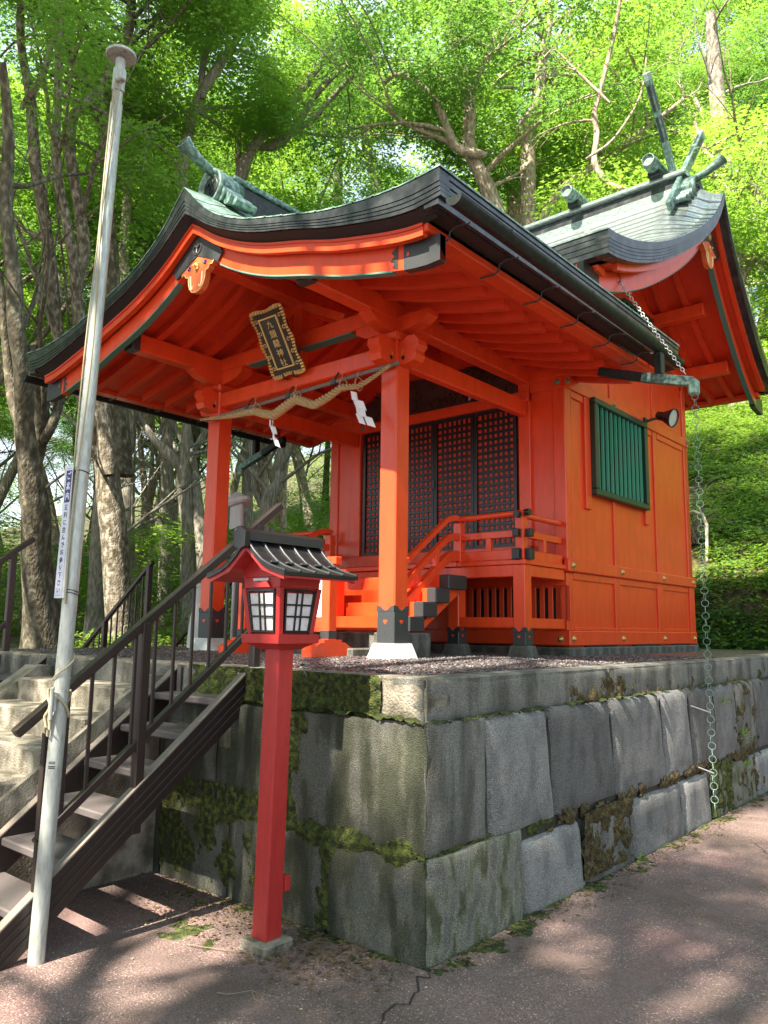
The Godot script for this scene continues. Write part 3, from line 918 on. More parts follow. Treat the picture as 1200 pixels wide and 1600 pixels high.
		for i in 19:
			var y := 2.545 + (i + 1) * 0.07525
			put_bar.call(Vector3(x0 + 0.045, y - 0.017, zf - 0.032), Vector3(x0 + 0.5275, y + 0.017, zf - 0.018), "lattice_bar")
	cbox("door_lock", M.dark_metal, Vector3(XC - 0.02, 3.25, zf + 0.005), Vector3(XC + 0.02, 3.36, zf + 0.02), hall, 0.004)
	# carved transom above the doors: waves and scrolls in dark wood
	var c := cbox("carved_transom", M.carved_wood, Vector3(XC - 1.18, 4.216, zf - 0.04), Vector3(XC + 1.18, 4.66, zf - 0.005), hall, 0.004)
	var g := Geo.new()
	for i in 70:
		var p := Vector3(XC + rng.randf_range(-1.1, 1.1), rng.randf_range(4.26, 4.62), zf + 0.01)
		var r := rng.randf_range(0.03, 0.08)
		var a0 := rng.randf() * TAU
		var pts := []
		var rad := []
		var turn := 1.0 if rng.randf() < 0.5 else -1.0
		for k in 13:
			var a := a0 + turn * k * 0.62
			var q := r * (1.0 - k / 15.0)
			var y := clampf(p.y + sin(a) * q, 4.235, 4.645)
			pts.append(Vector3(p.x + cos(a) * q, y, p.z + 0.02 + k * 0.003) - c.position)
			rad.append(0.009 * (1.0 - k / 26.0))
		g.tube(pts, rad, 5)
	for i in 26:
		var x := XC - 1.12 + i * 0.088
		var pts := []
		var rad := []
		for k in 8:
			pts.append(Vector3(x + k * 0.012, 4.25 + sin(k * 0.45) * 0.09, zf + 0.02) - c.position)
			rad.append(0.008)
		g.tube(pts, rad, 5)
	obj("carved_scrolls", g, M.carved_wood, c)
	g = Geo.new()
	for q in [[Vector3(-2.58, 4.25, zf + 0.05), Vector3(-2.50, 4.31, zf + 0.09)], [Vector3(-2.50, 4.31, zf + 0.09), Vector3(-2.42, 4.24, zf + 0.1)], [Vector3(-2.53, 4.30, zf + 0.08), Vector3(-2.56, 4.22, zf + 0.1)]]:
		g.tube([q[0] - c.position, (q[0] + q[1]) * 0.5 + Vector3(0, 0.015, 0) - c.position, q[1] - c.position], [0.012, 0.022, 0.008], 7)
	obj("carved_bird", g, M.grey_cloth, c)


# ---------------------------------------------------------------- porch
const PU := [0.0, 0.1, 0.2, 0.35, 0.55, 0.85, 1.15, 1.4, 1.75, 2.1, 2.4, 2.6, 2.8]
const PY := [5.44, 5.345, 5.24, 5.11, 4.98, 4.85, 4.76, 4.69, 4.60, 4.545, 4.52, 4.52, 4.535]
const QU := [0.0, 0.1, 0.35, 0.65, 0.96, 1.4, 1.75, 2.1, 2.36, 2.58, 2.8]
const QY := [5.14, 5.08, 4.915, 4.764, 4.646, 4.525, 4.417, 4.335, 4.283, 4.263, 4.285]
const ZP := -0.55       # front edge of the porch roof
const ZQ := -4.72       # back end of the porch eaves


func ptop(u: float) -> float:
	return spline(PU, PY, u)


func pbot(u: float) -> float:
	return spline(QU, QY, u)


# behind the verge the copper swells up a little towards the ridge
func swell(u: float, z: float) -> float:
	return 0.11 * exp(-pow((u - 0.5) / 0.75, 2.0)) * smoothstep(0.0, 0.5, ZP - z)


func shoe(parent: Node, x: float, z: float, w: float, y0: float, h: float) -> void:
	# dark metal wrapped round the foot of a column, its upper edge cut into points
	var s := put("metal_shoe", box_mesh(Vector3(w + 0.008, h, w + 0.008), 0.006), M.dark_metal, parent)
	s.position = Vector3(x, y0 + h * 0.5, z)
	var hw := w * 0.5 + 0.004
	for k in 4:
		var b := Basis(UP, k * PI / 2)
		var g := Geo.new()
		var poly := PackedVector2Array([Vector2(-hw, 0), Vector2(hw, 0), Vector2(hw, 0.05), Vector2(hw * 0.55, 0.042), Vector2(hw * 0.3, 0.02), Vector2(0.0, 0.006), Vector2(-hw * 0.3, 0.02), Vector2(-hw * 0.55, 0.042), Vector2(-hw, 0.05)])
		g.prism(poly, Transform3D(b, b * Vector3(0, 0, hw - 0.003) + Vector3(0, h * 0.5 - 0.002, 0)), 0.003)
		obj("shoe_edge", g, M.dark_metal, s)
		g = Geo.new()
		var heart := PackedVector2Array()
		for i in 16:
			var a := TAU * i / 16
			heart.append(Vector2(0.022 * pow(absf(sin(a)), 1.4) * signf(sin(a)), 0.017 * cos(a) - 0.006 * cos(2 * a)) * (w / 0.19))
		g.prism(heart, Transform3D(b, b * Vector3(0, 0, hw - 0.002) + Vector3(0, h * 0.18, 0)), 0.004)
		obj("heart_mark", g, M.vermilion_paint, s)


func plinth(parent: Node, m: Material, x: float, z: float, wt: float, wb: float, y1: float) -> void:
	var g := Geo.new()
	var a := wt * 0.5
	var b := wb * 0.5
	var p := [Vector3(-1, 0, -1), Vector3(1, 0, -1), Vector3(1, 0, 1), Vector3(-1, 0, 1)]
	for i in 4:
		var q: Vector3 = p[i]
		var r: Vector3 = p[(i + 1) % 4]
		var Y0 := Vector3(x, TY - 0.02, z)
		var Y1 := Vector3(x, y1, z)
		g.quad(Y0 + q * b, Y0 + r * b, Y1 + r * a, Y1 + q * a, q + r)
		g.tri(Y1, Y1 + q * a, Y1 + r * a, UP)
	obj("plinth", g, m, parent)


func nose(parent: Node, at: Vector3, d: Vector3) -> void:
	# carved beam end: an elephant-trunk scroll cut from a thick board
	var poly := PackedVector2Array([Vector2(0, 0.0), Vector2(0.0, 0.21), Vector2(0.10, 0.25), Vector2(0.17, 0.245), Vector2(0.215, 0.20), Vector2(0.22, 0.15), Vector2(0.185, 0.11), Vector2(0.195, 0.07), Vector2(0.17, 0.02), Vector2(0.08, 0.0)])
	var g := Geo.new()
	var z := d.cross(UP)
	g.prism(poly, Transform3D(Basis(d, UP, z), at - z * 0.065), 0.13)
	var o := obj("beam_nose", g, M.vermilion_paint, parent)
	for s in [-1, 1]:
		var q := Geo.new()
		var pts := []
		var rad := []
		for k in 12:
			var a := 0.4 + k * 0.42
			var r := 0.012 + k * 0.004
			pts.append(at + d * (0.07 + cos(a) * r) + UP * (0.1 + sin(a) * r) + z * s * 0.066)
			rad.append(0.0035)
		q.tube(pts, rad, 5)
		obj("scroll_line", q, M.brass, o)
		q = Geo.new()
		q.lathe([Vector2(0.02, 0), Vector2(0.018, 0.004), Vector2(0.0, 0.005)], Transform3D(Basis(d, z * s, d.cross(z * s)), at + d * 0.05 + UP * 0.06 + z * s * 0.065), 12)
		obj("scroll_hole", q, M.rafter_gap, o)


func along(n: int, a: float, b: float) -> Array:
	var r := []
	for i in n + 1:
		r.append(lerpf(a, b, float(i) / n))
	return r


func make_porch() -> void:
	var R: Material = M.vermilion_paint
	var S: Material = M.vermilion_soffit
	var zc := -2.0
	for s in [-1, 1]:
		var x: float = XC + s * 1.2455
		plinth(hall, M.white_granite, x, zc, 0.235, 0.32, 1.475)
		var col := cbox("porch_column", R, Vector3(x - 0.093, 1.47, zc - 0.093), Vector3(x + 0.093, 4.19, zc + 0.093), hall, 0.012)
		shoe(hall, x, zc, 0.186, 1.474, 0.27)
		# bracket set on top of the column
		cbox("bearing_block", R, Vector3(x - 0.13, 4.115, zc - 0.13), Vector3(x + 0.13, 4.20, zc + 0.13), hall, 0.02)
		for d in [Vector3(1, 0, 0), Vector3(0, 0, 1)]:
			var g := Geo.new()
			var L := 0.42
			var poly := PackedVector2Array([Vector2(-L, 0.14), Vector2(-L, 0.09), Vector2(-L * 0.8, 0.04), Vector2(-L * 0.5, 0.008), Vector2(-L * 0.3, 0.0), Vector2(L * 0.3, 0.0), Vector2(L * 0.5, 0.008), Vector2(L * 0.8, 0.04), Vector2(L, 0.09), Vector2(L, 0.14)])
			var z = d.cross(UP)
			g.prism(poly, Transform3D(Basis(d, UP, z), Vector3(x, 4.2, zc) - z * 0.07), 0.14)
			obj("bracket_arm", g, R, hall)
		# beams to the hall and the purlin over the column
		cbox("side_beam", R, Vector3(x - 0.05, 3.93, zc + 0.02), Vector3(x + 0.05, 4.11, -4.2), hall, 0.012)
		nose(hall, Vector3(x, 3.89, zc + 0.09), Vector3(0, 0, 1))
		nose(hall, Vector3(x + s * 0.09, 3.89, zc), Vector3(s, 0, 0))
		cbox("purlin", R, Vector3(x - 0.075, 4.305, -0.87), Vector3(x + 0.075, 4.485, -4.5), hall, 0.012)
		cbox("purlin_cap", M.dark_metal, Vector3(x - 0.079, 4.301, -0.84), Vector3(x + 0.079, 4.489, -0.93), hall, 0.008)
	# front tie beam and the rainbow beam above it
	cbox("tie_beam", R, Vector3(XC - 1.2, 3.94, -1.915), Vector3(XC + 1.2, 4.10, -2.06), hall, 0.012)
	cbox("rainbow_beam", R, Vector3(XC - 1.2, 4.345, -1.93), Vector3(XC + 1.2, 4.50, -2.07), hall, 0.012)
	cbox("beam_underside", M.teal_trim, Vector3(XC - 0.75, 4.332, -1.94), Vector3(XC + 0.75, 4.346, -2.06), hall, 0.003)
	cbox("gable_strut", R, Vector3(XC - 0.06, 4.50, -1.95), Vector3(XC + 0.06, 4.86, -2.05), hall)
	cbox("gable_strut", R, Vector3(XC - 0.055, 4.10, -1.95), Vector3(XC + 0.055, 4.332, -2.05), hall)
	for s in [-1, 1]:
		bar("gable_brace", R, Vector3(XC + s * 0.06, 4.80, -2.0), Vector3(XC + s * 0.62, 4.52, -2.0), 0.08, 0.09, hall)
	cbox("ridge_purlin", R, Vector3(XC - 0.08, 4.80, -0.85), Vector3(XC + 0.08, 4.98, -4.5), hall, 0.012)
	for s in [-1, 1]:
		# side beam meets a tie on the hall and a bracket below the eave there
		cbox("wall_plate", R, Vector3(XC + s * 1.2, 4.31, -4.21), Vector3(XC + s * 1.76, 4.46, -4.35), hall, 0.01)
	# roof: rafters, boarding, verge boards, layered fascia, copper courses
	var n := 26
	var us := along(n, 0.0, 2.8)
	for s in [-1, 1]:
		var g := Geo.new()
		var a := []
		var b := []
		for u in us:
			if u <= 2.62:
				a.append(Vector3(XC + s * u, pbot(u) - 0.0, ZP - 0.1))
				b.append(Vector3(XC + s * u, pbot(u) - 0.022, ZP - 0.1))
		g.board(a, b, Vector3(0, 0, ZQ - ZP + 0.16))
		obj("soffit_boards", g, S, hall)
		# rafters
		var rz := -1.10
		var rg := Geo.new()
		var ra := []
		var rb := []
		for u in along(10, 0.08, 2.36):
			ra.append(Vector3(s * u, pbot(u) - 0.018, 0))
			rb.append(Vector3(s * u, pbot(u) - 0.105, 0))
		rg.board(ra, rb, Vector3(0, 0, -0.075))
		var rm := rg.mesh()
		while rz > -4.65:
			var o := put("rafter", rm, S, hall)
			o.position = Vector3(XC, 0, rz)
			rz -= 0.308
		# eave board and eave fascia layers along the side
		var xe: float = XC + s * 2.62
		cbox("eave_board", R, Vector3(xe, pbot(2.62) - 0.06, ZP - 0.12), Vector3(xe - s * 0.14, pbot(2.62) - 0.002, ZQ + 0.05), hall, 0.006)
		for k in 5:
			var y1: float = lerpf(4.533, 4.29, k / 5.0)
			var y0: float = lerpf(4.533, 4.29, (k + 1) / 5.0) + 0.003
			var xo: float = XC + s * (2.8 - k * 0.006)
			cbox("eave_layer", M.fascia_copper, Vector3(xo, y0, ZP - k * 0.005 - 0.004), Vector3(xo - s * 0.12, y1, ZQ), hall, 0.003)
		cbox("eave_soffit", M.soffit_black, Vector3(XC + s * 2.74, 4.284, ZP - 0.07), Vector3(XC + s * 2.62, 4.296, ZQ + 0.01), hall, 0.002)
		# verge fascia: a broad upper band over three thin layers, then a dark sloping underside
		for k in 4:
			var t0: float = [0.0, 0.52, 0.68, 0.84][k]
			var t1: float = [0.52, 0.68, 0.84, 1.0][k]
			a = []
			b = []
			for u in us:
				a.append(Vector3(XC + s * u, lerpf(ptop(u), pbot(u) + 0.055, t0), ZP - k * 0.005))
				b.append(Vector3(XC + s * u, lerpf(ptop(u), pbot(u) + 0.055, t1) + 0.003, ZP - k * 0.005))
			g = Geo.new()
			g.board(a, b, Vector3(0, 0, -0.11))
			obj("verge_layer", g, M.fascia_copper, hall)
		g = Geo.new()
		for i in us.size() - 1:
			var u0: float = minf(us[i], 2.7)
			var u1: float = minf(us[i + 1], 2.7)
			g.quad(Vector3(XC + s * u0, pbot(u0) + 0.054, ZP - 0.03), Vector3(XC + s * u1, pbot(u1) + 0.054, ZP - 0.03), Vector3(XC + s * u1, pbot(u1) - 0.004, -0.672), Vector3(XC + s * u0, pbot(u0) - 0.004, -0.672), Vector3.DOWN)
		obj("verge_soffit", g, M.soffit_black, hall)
		a = []
		b = []
		for u in us:
			if u <= 2.62:
				a.append(Vector3(XC + s * u, pbot(u) - 0.01, -0.66))
				b.append(Vector3(XC + s * u, pbot(u) - 0.085, -0.66))
		g = Geo.new()
		g.board(a, b, Vector3(0, 0, -0.05))
		obj("upper_verge_board", g, R, hall)
		a = []
		b = []
		var c := []
		var d := []
		var cap_a := []
		var cap_b := []
		for u in along(26, 0.0, 2.67):
			var h: float = 0.135 + 0.015 * u / 2.67
			var y: float = pbot(u) - 0.085 - 0.02
			a.append(Vector3(XC + s * u, y + 0.03, -0.74))
			b.append(Vector3(XC + s * u, y - h, -0.74))
			if u > 0.3 and u < 2.36:
				c.append(Vector3(XC + s * u, y - h + 0.004, -0.737))
				d.append(Vector3(XC + s * u, y - h - 0.009, -0.737))
			if u > 2.3:
				cap_a.append(Vector3(XC + s * u, y + 0.034, -0.736))
				cap_b.append(Vector3(XC + s * u, y - h - 0.004, -0.736))
		g = Geo.new()
		g.board(a, b, Vector3(0, 0, -0.06))
		obj("verge_board", g, R, hall)
		g = Geo.new()
		g.board(c, d, Vector3(0, 0, -0.064))
		obj("verge_trim", g, M.teal_trim, hall)
		# black metal end of the verge board, its inner edge cut to points, with a small flame
		g = Geo.new()
		g.board(cap_a, cap_b, Vector3(0, 0, -0.068))
		var hy: float = pbot(2.3) - 0.17
		g.prism(PackedVector2Array([Vector2(s * 2.31, hy - 0.075), Vector2(s * 2.26, hy - 0.05), Vector2(s * 2.28, hy - 0.02), Vector2(s * 2.24, hy + 0.0), Vector2(s * 2.28, hy + 0.03), Vector2(s * 2.25, hy + 0.06), Vector2(s * 2.31, hy + 0.095)]), Transform3D(Basis(), Vector3(XC, 0, -0.739)), 0.003)
		var cap := obj("verge_cap", g, M.dark_metal, hall)
		g = Geo.new()
		g.prism(PackedVector2Array([Vector2(-0.014, -0.004), Vector2(0.0, -0.016), Vector2(0.014, -0.004), Vector2(0.008, 0.008), Vector2(0.0, 0.022), Vector2(-0.008, 0.008)]), Transform3D(Basis(), Vector3(XC + s * 2.40, pbot(2.40) - 0.15, -0.7355)), 0.003)
		obj("flame_mark", g, R, cap)
		# copper courses, laid from the eave up, each lapping the one below
		var m := 15
		for k in m:
			var u0 := 2.81 - 2.81 * k / m
			var u1 := 2.81 - 2.81 * (k + 1.12) / m
			a = []
			b = []
			var parts := 3
			g = Geo.new()
			var zz := [ZP + 0.006, ZP - 0.12, ZP - 0.3, ZP - 0.6, ZQ]
			for j in parts:
				var ua := lerpf(u0, maxf(u1, 0.0), float(j) / parts)
				var ub := lerpf(u0, maxf(u1, 0.0), float(j + 1) / parts)
				var la := lerpf(0.009, 0.001, float(j) / parts)
				var lb := lerpf(0.009, 0.001, float(j + 1) / parts)
				for e in 4:
					g.quad(Vector3(XC + s * ua, ptop(ua) + la + swell(ua, zz[e]), zz[e]), Vector3(XC + s * ub, ptop(ub) + lb + swell(ub, zz[e]), zz[e]), Vector3(XC + s * ub, ptop(ub) + lb + swell(ub, zz[e + 1]), zz[e + 1]), Vector3(XC + s * ua, ptop(ua) + la + swell(ua, zz[e + 1]), zz[e + 1]), UP)
				g.quad(Vector3(XC + s * ua, ptop(ua) + la, ZP + 0.006), Vector3(XC + s * ub, ptop(ub) + lb, ZP + 0.006), Vector3(XC + s * ub, ptop(ub) - 0.004, ZP + 0.006), Vector3(XC + s * ua, ptop(ua) - 0.004, ZP + 0.006), Vector3.BACK)
			for e in 4:
				g.quad(Vector3(XC + s * u0, ptop(u0) + 0.009 + swell(u0, zz[e]), zz[e]), Vector3(XC + s * u0, ptop(u0) + 0.009 + swell(u0, zz[e + 1]), zz[e + 1]), Vector3(XC + s * u0, ptop(u0) - 0.006 + swell(u0, zz[e + 1]), zz[e + 1]), Vector3(XC + s * u0, ptop(u0) - 0.006 + swell(u0, zz[e]), zz[e]), Vector3(s, 0, 0))
			var cc := obj("copper_course", g, M.copper_patina, hall)
			if k > 0:
				var eg := Geo.new()
				for e in 4:
					eg.quad(Vector3(XC + s * (u0 + 0.001), ptop(u0) + 0.008 + swell(u0, zz[e]), zz[e] + 0.001), Vector3(XC + s * (u0 + 0.001), ptop(u0) + 0.008 + swell(u0, zz[e + 1]), zz[e + 1]), Vector3(XC + s * (u0 + 0.007), ptop(u0 + 0.007) + 0.0035 + swell(u0, zz[e + 1]), zz[e + 1]), Vector3(XC + s * (u0 + 0.007), ptop(u0 + 0.007) + 0.0035 + swell(u0, zz[e]), zz[e] + 0.001), Vector3(s, 1, 0))
				obj("course_edge", eg, M.seam_dark, cc)
		# gutter: half pipe on hooks under the eave
		g = Geo.new()
		var gx: float = XC + s * 2.90
		var gy := 4.30
		var arc := []
		for k in 11:
			var an := PI + PI * k / 10.0
			arc.append(Vector2(cos(an) * 0.062, sin(an) * 0.062))
		for k in 10:
			var p0: Vector2 = arc[k]
			var p1: Vector2 = arc[k + 1]
			for e in [[1.0, 1.0], [0.93, -1.0]]:
				g.quad(Vector3(gx + p0.x * e[0], gy + p0.y * e[0], ZP - 0.02), Vector3(gx + p1.x * e[0], gy + p1.y * e[0], ZP - 0.02), Vector3(gx + p1.x * e[0], gy + p1.y * e[0] - 0.04, ZQ + 0.3), Vector3(gx + p0.x * e[0], gy + p0.y * e[0] - 0.04, ZQ + 0.3), Vector3(p0.x + p1.x, p0.y + p1.y, 0) * e[1])
			g.tri(Vector3(gx, gy, ZP - 0.02), Vector3(gx + p0.x, gy + p0.y, ZP - 0.02), Vector3(gx + p1.x, gy + p1.y, ZP - 0.02), Vector3.BACK)
			g.tri(Vector3(gx, gy - 0.04, ZQ + 0.3), Vector3(gx + p0.x, gy + p0.y - 0.04, ZQ + 0.3), Vector3(gx + p1.x, gy + p1.y - 0.04, ZQ + 0.3), Vector3.FORWARD)
		var gt := obj("gutter", g, M.gutter_copper, hall)
		for k in 6:
			var z := ZP - 0.3 - k * 0.62
			var q := Geo.new()
			q.tube([Vector3(XC + s * 2.5, 4.19, z), Vector3(XC + s * 2.62, 4.185, z), Vector3(XC + s * 2.66, 4.20, z), Vector3(XC + s * 2.67, 4.25, z), Vector3(XC + s * 2.72, 4.27, z), Vector3(XC + s * 2.83, 4.262 - 0.006 * k, z)], [0.007, 0.007, 0.007, 0.007, 0.007, 0.007], 6)
			obj("gutter_hook", q, M.dark_metal, gt)
			q = Geo.new()
			for e in 10:
				var p0: Vector2 = arc[e]
				var p1: Vector2 = arc[e + 1]
				q.quad(Vector3(gx + p0.x * 1.05, gy + p0.y * 1.05 - 0.006 * k, z - 0.3), Vector3(gx + p1.x * 1.05, gy + p1.y * 1.05 - 0.006 * k, z - 0.3), Vector3(gx + p1.x * 1.05, gy + p1.y * 1.05 - 0.006 * k, z - 0.325), Vector3(gx + p0.x * 1.05, gy + p0.y * 1.05 - 0.006 * k, z - 0.325), Vector3(p0.x, p0.y, 0))
			obj("gutter_joint", q, M.gutter_copper, gt)
		# outlet and the boxed leader that carries the water out to the chain
		cbox("gutter_outlet", M.gutter_copper, Vector3(gx - 0.035, 3.99, -3.86), Vector3(gx + 0.035, 4.21, -3.95), hall, 0.006)
		bar("gutter_leader", M.gutter_copper, Vector3(XC + s * 2.30, 4.145, -3.9), Vector3(XC + s * 2.74, 4.0, -3.9), 0.075, 0.085, hall)
		bar("gutter_leader", M.ornament_copper, Vector3(XC + s * 2.735, 4.0, -3.9), Vector3(XC + s * 3.21, 3.86, -3.9), 0.08, 0.09, hall)
		cbox("leader_spout", M.copper_patina, Vector3(XC + s * 3.165, 3.735, -3.855), Vector3(XC + s * 3.255, 3.885, -3.945), hall, 0.02)
	# gable ornament hanging under the peak of the porch roof
	pendant(Transform3D(Basis(), Vector3(XC, 4.96, -0.73)), 1.0, false)
	# ridge of the porch
	cbox("ridge_cap", M.ornament_copper, Vector3(XC - 0.14, 5.67, -0.98), Vector3(XC + 0.14, 5.72, -4.3), hall, 0.015)
	cbox("ridge_box", M.gutter_copper, Vector3(XC - 0.115, 5.30, -1.0), Vector3(XC + 0.115, 5.662, -4.3), hall, 0.01)
	ridge_end(Transform3D(Basis(), Vector3(XC, 5.40, -0.84)), 1.0)


func pendant(tr: Transform3D, k: float, plain: bool) -> void:
	# carved drop: a dark metal yoke, an orange body with horns, gold outline, a flower
	var g := Geo.new()
	g.prism(PackedVector2Array([Vector2(-0.36, -0.17), Vector2(-0.33, -0.12), Vector2(-0.34, -0.09), Vector2(0, 0.12), Vector2(0.34, -0.09), Vector2(0.33, -0.12), Vector2(0.36, -0.17), Vector2(0.30, -0.24), Vector2(0.16, -0.17), Vector2(0.0, -0.10), Vector2(-0.16, -0.17), Vector2(-0.30, -0.24)]), tr * Transform3D(Basis().scaled(Vector3(k, k, 1)), Vector3(0, 0, 0)), 0.012)
	var y := obj("gable_yoke", g, M.dark_metal, hall)
	var ring := Geo.new()
	var pts := []
	var rad := []
	for i in 17:
		var a := TAU * i / 16
		pts.append(tr * (Vector3(cos(a) * 0.06, sin(a) * 0.06 - 0.03, 0.014) * Vector3(k, k, 1)))
		rad.append(0.006)
	ring.tube(pts, rad, 6, false)
	for i in 3:
		var a := TAU * i / 3 + 0.4
		ring.tube([tr * Vector3(0, -0.03 * k, 0.014), tr * (Vector3(cos(a) * 0.03, sin(a) * 0.045 - 0.03, 0.016) * Vector3(k, k, 1)), tr * (Vector3(cos(a + 0.5) * 0.055, sin(a + 0.5) * 0.055 - 0.03, 0.014) * Vector3(k, k, 1))], [0.016, 0.012, 0.004], 6)
	obj("crest", ring, M.brass if plain else M.dark_metal, y)
	var out := PackedVector2Array()
	for p in [[-0.11, -0.10], [-0.235, -0.20], [-0.22, -0.235], [-0.185, -0.225], [-0.165, -0.26], [-0.125, -0.27], [-0.12, -0.33], [-0.10, -0.385], [-0.06, -0.425], [0, -0.44], [0.06, -0.425], [0.10, -0.385], [0.12, -0.33], [0.125, -0.27], [0.165, -0.26], [0.185, -0.225], [0.22, -0.235], [0.235, -0.20], [0.11, -0.10], [0, -0.06]]:
		out.append(Vector2(p[0], p[1]))
	g = Geo.new()
	g.prism(out, tr * Transform3D(Basis().scaled(Vector3(k, k, 1)), Vector3(0, 0, -0.05)), 0.055)
	var d := obj("gable_pendant", g, M.gegyo_orange, hall)
	var edge := Geo.new()
	pts = []
	rad = []
	for p in out:
		pts.append(tr * Vector3(p.x * k, p.y * k, 0.006))
		rad.append(0.005)
	pts.append(pts[0])
	rad.append(0.005)
	edge.tube(pts, rad, 5, false)
	obj("gold_edge", edge, M.gold, d)
	for s in [-1, 1]:
		var q := Geo.new()
		pts = []
		rad = []
		for i in 10:
			var f := i / 9.0
			pts.append(tr * (Vector3(s * (0.085 - 0.05 * f * f), -0.27 - 0.13 * sin(f * 2.2), 0.007) * Vector3(k, k, 1)))
			rad.append(0.013 * k * (1.0 - f * 0.5))
		q.tube(pts, rad, 6)
		obj("scroll_band", q, M.gegyo_white if not plain else M.gold, d)
		q = Geo.new()
		for i in 4:
			var a := TAU * i / 4 + 0.4
			q.tube([tr * (Vector3(s * 0.115, -0.19, 0.006) * Vector3(k, k, 1)), tr * (Vector3(s * 0.115 + cos(a) * 0.02, -0.19 + sin(a) * 0.02, 0.008) * Vector3(k, k, 1))], [0.003, 0.009 * k], 6)
		if not plain:
			obj("blue_flower", q, M.gegyo_blue, d)
	var f2 := Geo.new()
	for i in 6:
		var a := TAU * i / 6
		f2.tube([tr * (Vector3(0, -0.20, 0.01) * Vector3(k, k, 1)), tr * (Vector3(cos(a) * 0.035, -0.20 + sin(a) * 0.035, 0.012) * Vector3(k, k, 1))], [0.006, 0.013 * k], 6)
	f2.tube([tr * (Vector3(0, -0.2, 0.0) * Vector3(k, k, 1)), tr * (Vector3(0, -0.2, 0.05) * Vector3(k, k, 1))], [0.014, 0.012], 8)
	obj("gold_flower", f2, M.gold, d)


func ridge_end(tr: Transform3D, k: float) -> void:
	# ridge-end ornament: a drum with a crest disc, side scrolls and a rising pipe
	var g := Geo.new()
	var zx := Basis(Vector3(1, 0, 0), Vector3(0, 0, 1), Vector3(0, -1, 0))
	g.lathe([Vector2(0.0, 0.0), Vector2(0.105, 0.0), Vector2(0.11, 0.012), Vector2(0.135, 0.012), Vector2(0.14, 0.03), Vector2(0.17, 0.03), Vector2(0.175, -0.01), Vector2(0.165, -0.06), Vector2(0.172, -0.075), Vector2(0.16, -0.15), Vector2(0.165, -0.17), Vector2(0.15, -0.26), Vector2(0.0, -0.26)], tr * Transform3D(zx.scaled(Vector3.ONE * k), Vector3(0, 0.17 * k, 0)), 24)
	var o := obj("ridge_end", g, M.ornament_copper, hall)
	var d := Geo.new()
	d.lathe([Vector2(0.0, 0.018), Vector2(0.085, 0.016), Vector2(0.1, 0.01), Vector2(0.104, 0.0)], tr * Transform3D(zx.scaled(Vector3.ONE * k), Vector3(0, 0.17 * k, 0.004)), 20)
	for i in 3:
		var a := TAU * i / 3
		d.tube([tr * (Vector3(cos(a) * 0.02, 0.17 + sin(a) * 0.02, 0.02) * k), tr * (Vector3(cos(a + 0.6) * 0.06, 0.17 + sin(a + 0.6) * 0.06, 0.022) * k), tr * (Vector3(cos(a + 1.4) * 0.075, 0.17 + sin(a + 1.4) * 0.075, 0.018) * k)], [0.02 * k, 0.016 * k, 0.004 * k], 6)
	obj("crest_disc", d, M.gutter_copper, o)
	for s in [-1, 1]:
		var q := Geo.new()
		q.tube([tr * (Vector3(s * 0.13, 0.07, 0.0) * k), tr * (Vector3(s * 0.15, 0.06, -0.2) * k)], [0.07 * k, 0.065 * k], 14)
		q.tube([tr * (Vector3(s * 0.22, 0.0, -0.01) * k), tr * (Vector3(s * 0.25, -0.02, -0.24) * k)], [0.06 * k, 0.055 * k], 14)
		q.tube([tr * (Vector3(s * 0.30, -0.05, -0.03) * k), tr * (Vector3(s * 0.33, -0.07, -0.24) * k)], [0.04 * k, 0.038 * k], 12)
		obj("side_scroll", q, M.ornament_copper, o)
	var q := Geo.new()
	q.tube([tr * (Vector3(0, 0.30, -0.12) * k), tr * (Vector3(0, 0.325, 0.02) * k), tr * (Vector3(0, 0.36, 0.14) * k), tr * (Vector3(0, 0.41, 0.25) * k), tr * (Vector3(0, 0.46, 0.33) * k)], [0.05 * k, 0.046 * k, 0.046 * k, 0.055 * k, 0.075 * k], 14)
	var dir := Vector3(0, 0.5, 0.8).normalized()
	obj("rising_pipe", q, M.ornament_copper, o)
	q = Geo.new()
	q.tube([tr * (Vector3(0, 0.458, 0.328) * k), tr * (Vector3(0, 0.463, 0.336) * k)], [0.052 * k, 0.05 * k], 14)
	obj("pipe_mouth", q, M.gutter_copper, o)


# ---------------------------------------------------------------- steps and veranda
func curve_rail(called: String, pts: Array, w: float, h: float, parent: Node, m: Material) -> Node3D:
	var a := []
	var b := []
	for p in pts:
		a.append(p + Vector3(-w * 0.5, h * 0.5, 0))
		b.append(p + Vector3(-w * 0.5, -h * 0.5, 0))
	var g := Geo.new()
	g.board(a, b, Vector3(w, 0, 0))
	return obj(called, g, m, parent)


